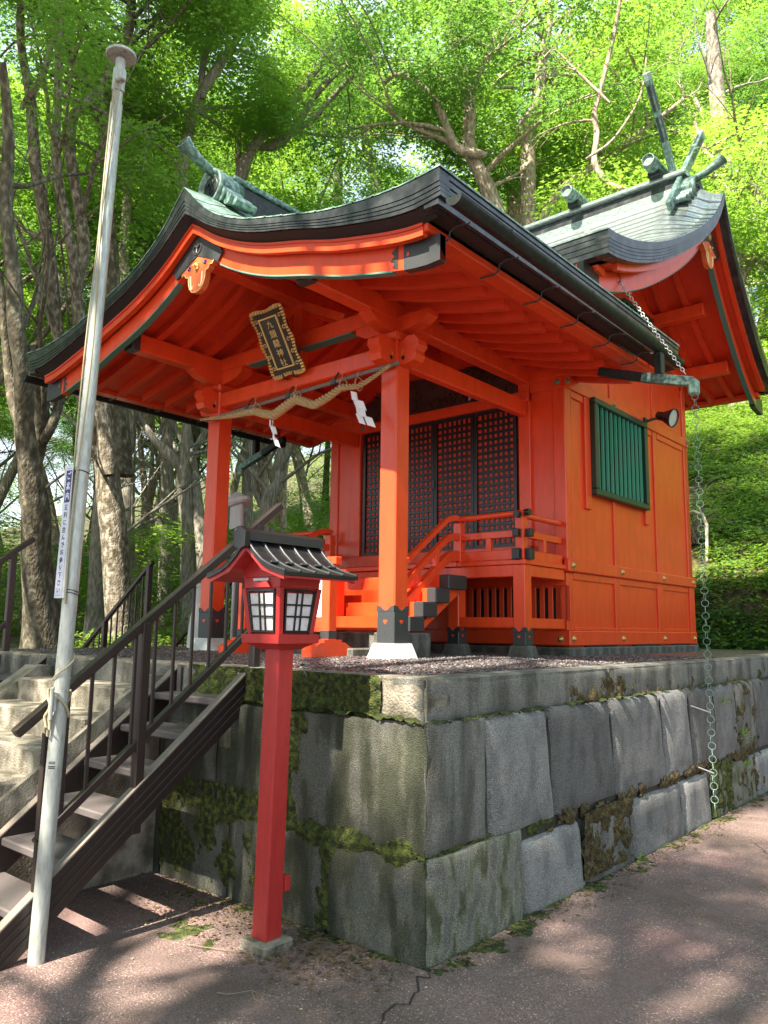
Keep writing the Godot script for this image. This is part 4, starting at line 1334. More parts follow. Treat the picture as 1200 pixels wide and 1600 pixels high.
func make_steps_and_veranda() -> void:
	var R: Material = M.vermilion_paint
	var zv := -3.36
	# granite landing under the steps
	cbox("stone_step", M.grey_granite, Vector3(XC - 0.98, TY - 0.02, -1.98), Vector3(XC + 0.80, 1.42, -2.55), hall, 0.012)
	cbox("stone_step", M.grey_granite, Vector3(XC - 1.16, TY - 0.02, -2.30), Vector3(XC + 1.16, 1.562, -2.66), hall, 0.012)
	# four solid steps with black ends
	for k in 4:
		var y0 := 1.572 + k * 0.137
		var z0 := -2.37 - k * 0.198
		cbox("wooden_step", R, Vector3(XC - 1.125, y0, z0), Vector3(XC + 1.125, y0 + 0.136, z0 - 0.215 - (0.09 if k == 3 else 0.0)), hall, 0.006)
		for s in [-1, 1]:
			cbox("step_cap", M.dark_metal, Vector3(XC + s * 1.02, y0 - 0.002, z0 + 0.003), Vector3(XC + s * 1.14, y0 + 0.139, z0 - 0.217 - (0.09 if k == 3 else 0.0)), hall, 0.008)
	for s in [-1, 1]:
		var g := Geo.new()
		g.prism(PackedVector2Array([Vector2(2.62, 1.572), Vector2(2.60, 1.62), Vector2(3.18, 2.06), Vector2(3.3, 2.06), Vector2(3.3, 1.99)]), Transform3D(Basis(Vector3(0, 0, -1), UP, Vector3(1, 0, 0)), Vector3(XC + s * 1.04 - 0.03, 0, 0)), 0.06)
		obj("step_stringer", g, R, hall)
		# veranda: floor, joists, posts
		var xo: float = XC + s * 1.738
		var xi: float = XC + s * 0.95
		cbox("veranda_floor", R, Vector3(xi, 2.225, zv), Vector3(xo, 2.272, -4.21), hall, 0.006)
		cbox("veranda_joist", R, Vector3(xi, 2.11, zv - 0.02), Vector3(xo - s * 0.015, 2.224, zv - 0.14), hall, 0.006)
		cbox("veranda_joist", R, Vector3(xo - s * 0.02, 2.112, zv - 0.16), Vector3(xo - s * 0.14, 2.223, -4.2), hall, 0.006)
		for q in [[xo - s * 0.072, zv - 0.075], [XC + s * 0.90, zv - 0.075]]:
			plinth(hall, M.grey_granite, q[0], q[1], 0.17, 0.22, 1.455)
			cbox("veranda_post", R, Vector3(q[0] - 0.066, 1.45, q[1] - 0.066), Vector3(q[0] + 0.066, 2.223, q[1] + 0.066), hall, 0.008)
			shoe(hall, q[0], q[1], 0.134, 1.454, 0.125)
		cbox("veranda_tie", R, Vector3(XC + s * 0.97, 1.62, zv - 0.03), Vector3(xo - s * 0.14, 1.72, zv - 0.11), hall, 0.006)
		cbox("veranda_tie", R, Vector3(xo - s * 0.03, 1.615, zv - 0.15), Vector3(xo - s * 0.11, 1.715, -4.2), hall, 0.006)
		# balustrade round the corner
		var px: float = xo - s * 0.075
		var pz := zv - 0.075
		cbox("rail_post", R, Vector3(px - 0.045, 2.272, pz - 0.045), Vector3(px + 0.045, 2.69, pz + 0.045), hall, 0.006)
		var nx: float = XC + s * 0.93
		cbox("newel", R, Vector3(nx - 0.045, 2.272, pz - 0.045), Vector3(nx + 0.045, 2.68, pz + 0.045), hall, 0.006)
		for e in [[2.72, 0.0, 0.0], [2.53, 0.058, 0.07], [2.325, 0.07, 0.10]]:
			if e[1] == 0.0:
				rod("top_rail", R, [Vector3(nx - s * 0.02, e[0], pz), Vector3(px + s * 0.07, e[0] + 0.01, pz)], 0.030, hall, 12)
				rod("top_rail", R, [Vector3(px, e[0] - 0.012, pz + 0.07), Vector3(px, e[0] - 0.012, -4.2)], 0.030, hall, 12)
				rod("rail_cap", M.black_lacquer, [Vector3(px + s * 0.045, e[0] + 0.01, pz), Vector3(px + s * 0.10, e[0] + 0.012, pz)], 0.034, hall, 12)
				rod("rail_cap", M.black_lacquer, [Vector3(px, e[0] - 0.012, pz + 0.045), Vector3(px, e[0] - 0.012, pz + 0.10)], 0.034, hall, 12)
			else:
				bar("low_rail", R, Vector3(nx, e[0], pz), Vector3(px + s * 0.08, e[0], pz), e[1], e[2], hall)
				bar("low_rail", R, Vector3(px, e[0] - 0.004, pz + 0.08), Vector3(px, e[0] - 0.004, -4.2), e[1], e[2], hall)
				cbox("rail_cap", M.black_lacquer, Vector3(px + s * 0.055, e[0] - e[2] * 0.5 - 0.004, pz - e[1] * 0.5 - 0.003), Vector3(px + s * 0.125, e[0] + e[2] * 0.5 + 0.004, pz + e[1] * 0.5 + 0.003), hall, 0.006)
				cbox("rail_cap", M.black_lacquer, Vector3(px - e[1] * 0.5 - 0.003, e[0] - e[2] * 0.5 - 0.006, pz + 0.055), Vector3(px + e[1] * 0.5 + 0.003, e[0] + e[2] * 0.5 + 0.002, pz + 0.125), hall, 0.006)
		for q in [[lerpf(nx, px, 0.5), pz], [px, -3.85]]:
			cbox("baluster", R, Vector3(q[0] - 0.03, 2.37, q[1] - 0.026), Vector3(q[0] + 0.03, 2.50, q[1] + 0.026), hall, 0.004)
		# stair rails, bending down from the veranda newel along the steps
		for e in [[2.715, 0.052, 0.055], [2.525, 0.055, 0.07], [2.33, 0.066, 0.105]]:
			var pts := []
			for k in 15:
				var f := k / 14.0
				var z := pz + 0.0 + f * 1.0
				var drop := 0.0
				if f > 0.12:
					drop = 0.72 * maxf(0.0, (f - 0.22)) * 1.0 + 0.02 * smoothstep(0.1, 0.22, f)
				pts.append(Vector3(nx, e[0] + 0.012 * sin(minf(f / 0.2, 1.0) * PI) - drop, z))
			curve_rail("stair_rail", pts, e[1], e[2], hall, R)
		cbox("stair_newel", R, Vector3(nx - 0.05, 1.565, pz + 0.93), Vector3(nx + 0.05, 2.26, pz + 1.03), hall, 0.008)
		for k in 2:
			var z: float = pz + 0.4 + k * 0.3
			cbox("baluster", R, Vector3(nx - 0.024, 1.96 - k * 0.216, z - 0.03), Vector3(nx + 0.024, 2.36 - k * 0.216, z + 0.03), hall, 0.004)
	cbox("veranda_floor", R, Vector3(XC - 0.95, 2.226, zv + 0.02), Vector3(XC + 0.95, 2.276, -4.21), hall, 0.006)
	cbox("veranda_joist", R, Vector3(XC - 0.83, 2.11, zv - 0.02), Vector3(XC + 0.83, 2.224, zv - 0.14), hall, 0.006)
	var g := Geo.new()
	g.lathe([Vector2(0.0, 0.085), Vector2(0.02, 0.075), Vector2(0.042, 0.045), Vector2(0.045, 0.02), Vector2(0.034, -0.01), Vector2(0.03, -0.05)], Transform3D(Basis(), Vector3(XC - 1.663, 2.79, -4.1)), 14)
	obj("brass_knob", g, M.brass, hall)


# ---------------------------------------------------------------- main roof
const VU := [0.0, 0.22, 0.67, 1.32, 1.82, 2.3, 2.64, 2.79]
const VY := [6.81, 6.5, 6.13, 5.74, 5.5, 5.34, 5.28, 5.275]


func rtop(v: float) -> float:
	return spline(VU, VY, v)


func rbot(v: float) -> float:
	return rtop(v) - lerpf(0.15, 0.235, v / 2.79)


func rx(v: float) -> float:
	return -0.19 - 0.23 * v / 2.79


func make_hall_roof() -> void:
	var R: Material = M.vermilion_paint
	var S: Material = M.vermilion_soffit
	var n := 24
	var vs := along(n, 0.0, 2.79)
	for f in [-1, 1]:            # 1 is the slope towards the front
		var m := 26
		for k in m:
			var v0 := 2.80 - 2.80 * k / m
			var v1 := maxf(2.80 - 2.80 * (k + 1.12) / m, 0.0)
			var g := Geo.new()
			for j in 2:
				var va := lerpf(v0, v1, j / 2.0)
				var vb := lerpf(v0, v1, (j + 1) / 2.0)
				var la := lerpf(0.014, 0.002, j / 2.0)
				var lb := lerpf(0.014, 0.002, (j + 1) / 2.0)
				var xs := [0.0, 0.12, 0.3, 0.55]
				for e in 7:
					# stations in from each verge, then the long middle
					var q := []
					for w in [[va, la, e], [va, la, e + 1], [vb, lb, e + 1], [vb, lb, e]]:
						var k2: int = w[2]
						var xv: float = rx(w[0]) - 0.01
						var off: float = xs[k2] if k2 < 4 else xs[7 - k2]
						var x: float = xv - off if k2 < 4 else 2 * XC - xv + off
						q.append(Vector3(x, rtop(w[0]) + w[1] + 0.30 * exp(-pow(w[0] / 0.9, 2.0)) * smoothstep(0.0, 0.55, off), ZC + f * w[0]))
					g.quad(q[0], q[1], q[2], q[3], UP)
				g.quad(Vector3(rx(va) - 0.01, rtop(va) + la, ZC + f * va), Vector3(rx(vb) - 0.01, rtop(vb) + lb, ZC + f * vb), Vector3(rx(vb) - 0.01, rtop(vb) - 0.003, ZC + f * vb), Vector3(rx(va) - 0.01, rtop(va) - 0.003, ZC + f * va), Vector3.RIGHT)
			var bump := 0.30 * exp(-pow(v0 / 0.9, 2.0))
			g.quad(Vector3(2 * XC + 0.9, rtop(v0) + bump + 0.014, ZC + f * v0), Vector3(-0.9, rtop(v0) + bump + 0.014, ZC + f * v0), Vector3(-0.9, rtop(v0) + bump - 0.006, ZC + f * v0), Vector3(2 * XC + 0.9, rtop(v0) + bump - 0.006, ZC + f * v0), Vector3(0, 0, f))
			g.quad(Vector3(-0.9, rtop(v0) + bump + 0.014, ZC + f * v0), Vector3(rx(v0) - 0.01, rtop(v0) + 0.014, ZC + f * v0), Vector3(rx(v0) - 0.01, rtop(v0) - 0.004, ZC + f * v0), Vector3(-0.9, rtop(v0) - 0.004, ZC + f * v0), Vector3(0, 0, f))
			var cc := obj("copper_course", g, M.copper_sheet, hall)
			if k > 0:
				var eg := Geo.new()
				var xo := [0.0, 0.12, 0.3, 0.55, 1.6]
				for e in 4:
					var q := []
					for w in [[v0, 0.013, e], [v0, 0.013, e + 1], [v0 + 0.012, 0.004, e + 1], [v0 + 0.012, 0.004, e]]:
						q.append(Vector3(rx(v0) - 0.011 - xo[w[2]], rtop(w[0]) + w[1] + 0.30 * exp(-pow(w[0] / 0.9, 2.0)) * smoothstep(0.0, 0.55, xo[w[2]]), ZC + f * (w[0] + 0.001)))
					eg.quad(q[0], q[1], q[2], q[3], Vector3(0, 1, f))
				var y3 := 0.30 * exp(-pow(v0 / 0.9, 2.0))
				eg.quad(Vector3(-1.9, rtop(v0) + 0.013 + y3, ZC + f * (v0 + 0.001)), Vector3(2 * XC + 1.0, rtop(v0) + 0.013 + y3, ZC + f * (v0 + 0.001)), Vector3(2 * XC + 1.0, rtop(v0 + 0.012) + 0.004 + y3, ZC + f * (v0 + 0.013)), Vector3(-1.9, rtop(v0 + 0.012) + 0.004 + y3, ZC + f * (v0 + 0.013)), Vector3(0, 1, f))
				obj("course_edge", eg, M.seam_dark, cc)
		# boarding below, eave board and fascia
		var a := []
		var b := []
		var g := Geo.new()
		for v in vs:
			if v < 2.66:
				a.append(Vector3(rx(v) - 0.14, rbot(v), ZC + f * v))
				b.append(Vector3(rx(v) - 0.14, rbot(v) - 0.02, ZC + f * v))
		g.board(a, b, Vector3(2 * XC + 0.74, 0, 0))
		obj("soffit_boards", g, S, hall)
		cbox("eave_board", R, Vector3(-0.60, rbot(2.64) - 0.085, ZC + f * 2.66), Vector3(2 * XC + 0.60, rbot(2.64) - 0.021, ZC + f * 2.5), hall, 0.006)
		for k in 4:
			var y1 := lerpf(5.272, 5.04, k / 4.0)
			var y0 := lerpf(5.272, 5.04, (k + 1) / 4.0) + 0.003
			cbox("eave_layer", M.fascia_copper, Vector3(rx(2.79) - 0.003 * k - 0.004, y0, ZC + f * (2.79 - k * 0.004)), Vector3(2 * XC - rx(2.79) + 0.003 * k + 0.004, y1, ZC + f * 2.67), hall, 0.003)
		# rafters under the slope
		var ra := []
		var rb := []
		for v in along(9, 0.15, 2.55):
			ra.append(Vector3(0, rbot(v) - 0.019, f * v))
			rb.append(Vector3(0, rbot(v) - 0.10, f * v))
		g = Geo.new()
		g.board(ra, rb, Vector3(0.075, 0, 0))
		var rm := g.mesh()
		for k in 20:
			var o := put("rafter", rm, S, hall)
			o.position = Vector3(-0.98 - k * 0.302, 0, ZC)
		for v in [0.75, 1.65]:
			cbox("purlin", R, Vector3(-0.72, rbot(v) - 0.26, ZC + f * (v - 0.07)), Vector3(2 * XC + 0.72, rbot(v) - 0.10, ZC + f * (v + 0.07)), hall, 0.01)
		for s in [-1, 1]:        # 1 is the gable towards the camera
			for k in 5:
				var t0: float = [0.0, 0.4, 0.55, 0.7, 0.85, 1.0][k]
				var t1: float = [0.0, 0.4, 0.55, 0.7, 0.85, 1.0][k + 1]
				a = []
				b = []
				for v in vs:
					var x: float = rx(v) - k * 0.003
					if s < 0:
						x = 2 * XC - x
					a.append(Vector3(x, lerpf(rtop(v), rbot(v), t0), ZC + f * v * (1.0 - k * 0.002)))
					b.append(Vector3(x, lerpf(rtop(v), rbot(v), t1) + 0.002, ZC + f * v * (1.0 - k * 0.002)))
				g = Geo.new()
				g.board(a, b, Vector3(-s * 0.13, 0, 0))
				obj("verge_layer", g, M.fascia_copper, hall)
			a = []
			b = []
			var c := []
			var d := []
			var e := []
			var h := []
			for v in along(22, 0.0, 2.86):
				var x: float = rx(v) - 0.10
				var x2: float = rx(v) - 0.24
				if s < 0:
					x = 2 * XC - x
					x2 = 2 * XC - x2
				if v <= 2.55:
					a.append(Vector3(x, rbot(v) - 0.001, ZC + f * v))
					b.append(Vector3(x, rbot(v) - 0.07, ZC + f * v))
				c.append(Vector3(x2, rbot(v) - 0.05, ZC + f * v))
				d.append(Vector3(x2, rbot(v) - 0.235, ZC + f * v))
				e.append(Vector3(x2 + s * 0.004, rbot(v) - 0.233, ZC + f * v))
				h.append(Vector3(x2 + s * 0.004, rbot(v) - 0.244, ZC + f * v))
			g = Geo.new()
			g.board(a, b, Vector3(-s * 0.05, 0, 0))
			obj("upper_verge_board", g, R, hall)
			g = Geo.new()
			g.board(c, d, Vector3(-s * 0.06, 0, 0))
			obj("verge_board", g, R, hall)
			g = Geo.new()
			g.board(e, h, Vector3(-s * 0.066, 0, 0))
			obj("verge_trim", g, M.teal_trim, hall)
			var xe: float = rx(2.6) - 0.236
			if s < 0:
				xe = 2 * XC - xe
			g = Geo.new()
			var ca := []
			var cb := []
			for v in along(4, 2.46, 2.875):
				ca.append(Vector3(xe, rbot(v) - 0.046, ZC + f * v))
				cb.append(Vector3(xe, rbot(v) - 0.26, ZC + f * v))
			g.board(ca, cb, Vector3(-s * 0.07, 0, 0))
			obj("verge_cap", g, M.black_lacquer, hall)
	# gable walls, ridge purlin, louvred opening
	for s in [-1, 1]:
		var poly := PackedVector2Array([Vector2(-1.83, 4.3), Vector2(1.83, 4.3)])
		for k in 13:
			var v := 1.83 - k * 1.83 * 2 / 12.0
			poly.append(Vector2(v, rbot(absf(v)) - 0.03))
		var x: float = XC + s * 1.738 - s * 0.035
		var g := Geo.new()
		g.prism(poly, Transform3D(Basis(Vector3(0, 0, 1), UP, Vector3(-1, 0, 0)), Vector3(x, 0, ZC)), 0.05 * s)
		obj("gable_wall", g, R, hall)
		cbox("gable_beam", R, Vector3(x + s * 0.07, 5.16, ZC - 1.83), Vector3(x, 5.32, ZC + 1.83), hall, 0.01)
		var lo := cbox("gable_louvre", M.rafter_gap, Vector3(x + s * 0.02, 5.40, ZC - 0.80), Vector3(x - s * 0.005, 5.70, ZC + 0.80), hall, 0.003)
		for q in [[5.36, 5.41, 0.86], [5.69, 5.74, 0.86]]:
			var o := put("frame", box_mesh(Vector3(0.07, q[1] - q[0], q[2] * 2), 0.005), M.green_frame, lo)
			o.position = Vector3(x + s * 0.03, (q[0] + q[1]) * 0.5, ZC) - lo.position
		for k in 12:
			var o := put("louvre_bar", box_mesh(Vector3(0.035, 0.28, 0.05), 0.006), M.green_paint, lo)
			o.position = Vector3(x + s * 0.035, 5.55, ZC - 0.74 + k * 0.1345) - lo.position
			o.rotation.y = PI / 4
		cbox("gable_post", R, Vector3(x + s * 0.05, 5.32, ZC + 0.87), Vector3(x, 5.76, ZC + 0.99), hall)
		cbox("gable_post", R, Vector3(x + s * 0.05, 5.32, ZC - 0.99), Vector3(x, 5.76, ZC - 0.87), hall)
		cbox("gable_post", R, Vector3(x + s * 0.05, 5.75, ZC - 0.06), Vector3(x, 6.3, ZC + 0.06), hall)
		cbox("gable_rail", R, Vector3(x + s * 0.055, 5.745, ZC - 1.0), Vector3(x, 5.82, ZC + 1.0), hall)
		cbox("gable_rail", R, Vector3(x + s * 0.052, 5.321, ZC - 1.6), Vector3(x, 5.359, ZC + 1.6), hall)
	cbox("ridge_purlin", R, Vector3(-0.5, 6.30, ZC - 0.08), Vector3(2 * XC + 0.5, 6.48, ZC + 0.08), hall, 0.01)
	pendant(Transform3D(Basis(UP, PI / 2), Vector3(-0.405, 6.36, ZC)), 1.0, true)
	pendant(Transform3D(Basis(UP, -PI / 2), Vector3(2 * XC + 0.405, 6.36, ZC)), 1.0, true)
	# ridge box with its cap, the billets across it, the crossed finials
	cbox("ridge_box", M.copper_sheet, Vector3(-0.62, 6.80, ZC - 0.13), Vector3(2 * XC + 0.62, 7.03, ZC + 0.13), hall, 0.01)
	cbox("ridge_box", M.fascia_copper, Vector3(-0.61, 7.032, ZC - 0.105), Vector3(2 * XC + 0.61, 7.155, ZC + 0.105), hall, 0.01)
	cbox("ridge_cap", M.copper_sheet, Vector3(-0.58, 7.157, ZC - 0.17), Vector3(2 * XC + 0.58, 7.22, ZC + 0.17), hall, 0.02)
	for k in 5:
		var x := -0.94 - k * 1.10
		var g := Geo.new()
		g.lathe([Vector2(0.0, 0.40), Vector2(0.064, 0.40), Vector2(0.067, 0.43), Vector2(0.080, 0.43), Vector2(0.083, 0.41), Vector2(0.092, 0.25), Vector2(0.097, 0.0), Vector2(0.092, -0.25), Vector2(0.083, -0.41), Vector2(0.080, -0.43), Vector2(0.0, -0.43)], Transform3D(Basis(Vector3(1, 0, 0), Vector3(0, 0, 1), Vector3(0, -1, 0)), Vector3(x, 7.33, ZC)), 18)
		var o := obj("ridge_billet", g, M.ornament_copper, hall)
		g = Geo.new()
		g.block(Transform3D(Basis(), Vector3(x, 7.235, ZC)), Vector3(0.16, 0.08, 0.5), 0.01)
		obj("billet_saddle", g, M.gutter_copper, o)
		g = Geo.new()
		g.lathe([Vector2(0.0, 0.402), Vector2(0.063, 0.402)], Transform3D(Basis(Vector3(1, 0, 0), Vector3(0, 0, 1), Vector3(0, -1, 0)), Vector3(x, 7.33, ZC)), 18)
		obj("billet_end", g, M.copper_sheet, o)
	for s in [-1, 1]:
		var x: float = XC + s * 2.42
		for f in [-1, 1]:
			var p0 := Vector3(x + f * 0.05, 6.58, ZC + f * 0.52)
			var p1 := Vector3(x + f * 0.05, 8.18, ZC - f * 0.80)
			var o := bar("crossed_finial", M.ornament_copper, p0, p1, 0.065, 0.125, hall, Vector3(0, 0, 1), 0.01)
			var L := p0.distance_to(p1)
			var tip := put("finial_cap", box_mesh(Vector3(0.074, 0.134, 0.10), 0.01), M.copper_sheet, o)
			tip.position = Vector3(0, 0, L * 0.5 - 0.03)
			for k in 2:
				for e in [-1, 1]:
					var q := put("finial_panel", box_mesh(Vector3(0.036, 0.006, 0.30), 0.002), M.gutter_copper, o)
					q.position = Vector3(0, e * 0.062, L * 0.5 - 0.28 - k * 0.36)
					q = put("finial_panel", box_mesh(Vector3(0.006, 0.07, 0.30), 0.002), M.gutter_copper, o)
					q.position = Vector3(e * 0.032, 0, L * 0.5 - 0.28 - k * 0.36)
		ridge_end(Transform3D(Basis(UP, PI / 2 * s), Vector3(XC + s * 2.63, 6.80, ZC)), 1.0)


# ---------------------------------------------------------------- stairs up the front
func metal_stair(label: String, x0: float, x1: float, rail_x: float) -> void:
	var t := thing("metal_stair", label, "stairs", Vector3.ZERO, "brown steel stairs beside the concrete steps")
	var St: Material = M.brown_steel
	var slope := 0.8
	var line := func(x: float, y: float, z: float) -> Vector3: return Vector3(x, y - slope * z, z)
	for x in [x0, x1]:
		var w := -0.05 if x == x1 else 0.05
		var g := Geo.new()
		var za := -0.09
		var zb := 1.90
		g.board([line.call(x, 1.265, za), line.call(x, 1.265, 1.62), Vector3(x, -0.05, 1.64)], [line.call(x, 1.045, za), line.call(x, 1.045, 1.36), Vector3(x, -0.05, 1.38)], Vector3(w, 0, 0))
		obj("stringer", g, St, t)
		for q in [1.20, 1.15, 1.10]:
			g = Geo.new()
			g.beam(line.call(x - w * 0.02, q, za), line.call(x - w * 0.02, q, 1.5), 0.012, 0.018)
			obj("stringer_rib", g, St, t)
		g = Geo.new()
		g.beam(line.call(x + w * 0.4, 1.275, za), line.call(x + w * 0.4, 1.275, 1.6), 0.06, 0.012)
		obj("stringer_cap", g, M.grey_wood, t)
	for k in 6:
		var y := 1.35 - 0.187 * (k + 1)
		var z := -0.1 + 0.233 * (k + 1)
		cbox("tread", M.tread_grey, Vector3(x0 + 0.05, y - 0.045, z), Vector3(x1 - 0.05, y, z - 0.27), t, 0.008)
	# handrail with posts and balusters
	var rx0: float = rail_x
	for q in [[-0.13, 1.03], [0.67, 0.02], [1.20, 0.02]]:
		var z: float = q[0]
		var top: Vector3 = line.call(rx0, 2.16, z)
		var w := 0.055 if z < 1.1 else 0.035
		cbox("rail_post", St, Vector3(rx0 - w * 0.5, top.y - 0.92 - (0.22 if z > 0.2 else 0.02), z - w * 0.5), Vector3(rx0 + w * 0.5, top.y - 0.01, z + w * 0.5), t, 0.005)
	bar("handrail", St, line.call(rx0, 2.155, -0.31), line.call(rx0, 2.155, 1.36), 0.05, 0.05, t)
	bar("bottom_rail", St, line.call(rx0, 1.51, -0.14), line.call(rx0, 1.51, 1.22), 0.04, 0.045, t)
	for k in 10:
		var z := -0.02 + k * 0.124
		if absf(z - 0.67) < 0.05:
			continue
		var a: Vector3 = line.call(rx0, 1.51, z)
		var b: Vector3 = line.call(rx0, 2.14, z)
		cbox("baluster", St, a + Vector3(-0.009, 0, -0.009), b + Vector3(0.009, 0, 0.009), t, 0.003)
	cbox("fixing_plate", M.tread_grey, Vector3(x0 + 0.06, 1.16, -0.05), Vector3(x0 + 0.10, 1.34, -0.035), t, 0.004)


func make_stairs() -> void:
	var t := thing("concrete_steps", "old pale concrete steps with sloping side walls between the two brown steel stairs", "stairs")
	for k in 7:
		var y := 1.35 - 0.165 * (k + 1)
		var z := 0.0 + 0.28 * (k + 1)
		cbox("concrete_step", M.old_concrete, Vector3(-3.80, -0.1, z), Vector3(-2.28, y, z - 0.30), t, 0.014)
	for x in [[-2.28, -2.24], [-4.02, -3.80]]:
		var g := Geo.new()
		var top := []
		var bot := []
		for z in [0.02, 0.12, 1.95, 2.05]:
			top.append(Vector3(x[0], 1.27 - 0.72 * maxf(0.0, z - 0.12), z))
			bot.append(Vector3(x[0], -0.1, z))
		g.board(top, bot, Vector3(x[1] - x[0], 0, 0))
		obj("side_wall", g, M.old_concrete, t)
	metal_stair("brown steel stair with grey treads behind the flagpole, its handrail ending at the red lantern", -2.22, -1.45, -1.475)
	metal_stair("brown steel stair at the far side of the concrete steps, cut by the left edge", -4.98, -4.05, -4.96)
	# handrails of the side stair at the far end of the terrace
	for k in 2:
		var z := [-2.02, -3.35][k] as float
		var h := thing("side_handrail", ["nearer black handrail with balusters sloping down at the far left end of the terrace", "farther black handrail with balusters, sloping down beside the left porch column"][k], "handrail", Vector3(-5.62, TY, z), "handrails of the side stair")
		var sl := 0.72
		bar("handrail", M.brown_steel, Vector3(0.06, 0.98, 0), Vector3(-2.1, 0.98 - 2.16 * sl, 0), 0.05, 0.05, h)
		bar("bottom_rail", M.brown_steel, Vector3(0, 0.16, 0), Vector3(-2.1, 0.16 - 2.1 * sl, 0), 0.035, 0.035, h)
		for q in 3:
			cbox("rail_post", M.brown_steel, Vector3(-0.03 - q * 0.9, -0.02 - q * 0.9 * sl, -0.03), Vector3(0.03 - q * 0.9, 0.95 - q * 0.9 * sl, 0.03), h, 0.005)
		for q in 15:
			var x := -0.12 - q * 0.128
			if absf(fmod(absf(x), 0.9)) < 0.05:
				continue
			cbox("baluster", M.brown_steel, Vector3(x - 0.009, 0.16 + x * sl, -0.009), Vector3(x + 0.009, 0.96 + x * sl, 0.009), h, 0.003)
	var sd := thing("side_steps", "concrete steps going down from the left end of the terrace between black handrails", "stairs")
	for k in 6:
		cbox("concrete_step", M.old_concrete, Vector3(-5.76 - k * 0.27, -0.1, -3.25), Vector3(-6.03 - k * 0.27, 1.16 - k * 0.19, -2.1), sd, 0.012)


# ---------------------------------------------------------------- lantern on its post
func make_lantern() -> void:
	var P: Material = M.lantern_paint
	var B: Material = M.black_lacquer
	var t := thing("post_lantern", "red wooden lantern with black ribbed roof and white panes on a tall red post", "lantern", Vector3(-0.745, 0, 0.345))
	cbox("concrete_foot", M.old_concrete, Vector3(-0.10, -0.1, -0.10), Vector3(0.10, 0.05, 0.10), t, 0.012)
	bar("post", P, Vector3(0, 0.05, 0), Vector3(0.045, 1.5, 0.012), 0.108, 0.108, t, Vector3(0, 0, 1), 0.006)
	cbox("post_wedge", P, Vector3(0.035, 0.27, -0.085), Vector3(0.078, 0.345, -0.05), t, 0.004)
	var c := Vector3(0.045, 0, 0.01)
	# tray and body, narrower at the bottom
	var taper := func(called: String, m: Material, y0: float, y1: float, w0: float, w1: float) -> MeshInstance3D:
		var g := Geo.new()
		var p := [Vector3(-1, 0, -1), Vector3(1, 0, -1), Vector3(1, 0, 1), Vector3(-1, 0, 1)]
		for i in 4:
			var q: Vector3 = p[i]
			var r: Vector3 = p[(i + 1) % 4]
			g.quad(c + q * w0 + UP * y0, c + r * w0 + UP * y0, c + r * w1 + UP * y1, c + q * w1 + UP * y1, q + r)
		g.quad(c + p[0] * w0 + UP * y0, c + p[1] * w0 + UP * y0, c + p[2] * w0 + UP * y0, c + p[3] * w0 + UP * y0, Vector3.DOWN)
		g.quad(c + p[0] * w1 + UP * y1, c + p[1] * w1 + UP * y1, c + p[2] * w1 + UP * y1, c + p[3] * w1 + UP * y1, UP)
		return obj(called, g, m, t)
	taper.call("tray", P, 1.485, 1.515, 0.075, 0.128)
	taper.call("tray", P, 1.516, 1.562, 0.142, 0.146)
	taper.call("body", P, 1.563, 1.80, 0.106, 0.132)
	taper.call("body_head", P, 1.801, 1.855, 0.139, 0.142)
	for s in [[-1, -1], [1, -1], [1, 1], [-1, 1]]:
		bar("body_post", P, c + Vector3(s[0] * 0.108, 1.562, s[1] * 0.108), c + Vector3(s[0] * 0.136, 1.802, s[1] * 0.136), 0.03, 0.03, t, Vector3(0, 0, 1), 0.003)
	# windows: nine panes in a black frame on each side
	for k in 4:
		var b := Basis(UP, k * PI / 2)
		var tilt := atan2(0.026, 0.237)
		var fr := Transform3D(b * Basis(Vector3(1, 0, 0), tilt), c + UP * 1.682 + b * Vector3(0, 0, 0.1255))
		var g := Geo.new()
		var hw := 0.108
		var hb := 0.090
		var hh := 0.112
		var y2 := func(v: float) -> float: return lerpf(hb, hw, (v + hh) / (2 * hh))
		# frame sides, top, bottom
		for s in [-1, 1]:
			g.board([fr * Vector3(s * hb, -hh, 0.004), fr * Vector3(s * hw, hh, 0.004)], [fr * Vector3(s * (hb - 0.012), -hh, 0.004), fr * Vector3(s * (hw - 0.012), hh, 0.004)], fr.basis.z * 0.008)
			g.beam(fr * Vector3(-(hw if s > 0 else hb), s * (hh - 0.006), 0.008), fr * Vector3(hw if s > 0 else hb, s * (hh - 0.006), 0.008), 0.010, 0.012)
		for s in [-1, 1]:
			var yb := -0.0285 if s < 0 else 0.0315
			g.beam(fr * Vector3(s * 0.019, -hh + 0.01, 0.007), fr * Vector3(s * 0.019, hh - 0.01, 0.007), 0.011, 0.008, fr.basis.z)
			g.beam(fr * Vector3(-(y2.call(yb)) + 0.006, yb, 0.008), fr * Vector3(y2.call(yb) - 0.006, yb, 0.008), 0.011, 0.009)
		var w := obj("window", g, B, t)
		for i in 3:
			for j in 3:
				var q := Geo.new()
				var ys := [-hh + 0.012, -0.024, 0.036, hh - 0.012]
				var y0: float = ys[j]
				var y1: float = ys[j + 1] - 0.009
				var xs := func(v: float) -> Array: return [-(y2.call(v)) + 0.013, -0.019, 0.019, y2.call(v) - 0.013]
				var xa: float = xs.call(y0)[i] + (0.005 if i > 0 else 0.0)
				var xb: float = xs.call(y0)[i + 1] - (0.005 if i < 2 else 0.0)
				var xc: float = xs.call(y1)[i] + (0.005 if i > 0 else 0.0)
				var xd: float = xs.call(y1)[i + 1] - (0.005 if i < 2 else 0.0)
				q.quad(fr * Vector3(xa, y0, 0.004), fr * Vector3(xb, y0, 0.004), fr * Vector3(xd, y1, 0.004), fr * Vector3(xc, y1, 0.004), fr.basis.z)
				obj("pane", q, M.lantern_pane, w)
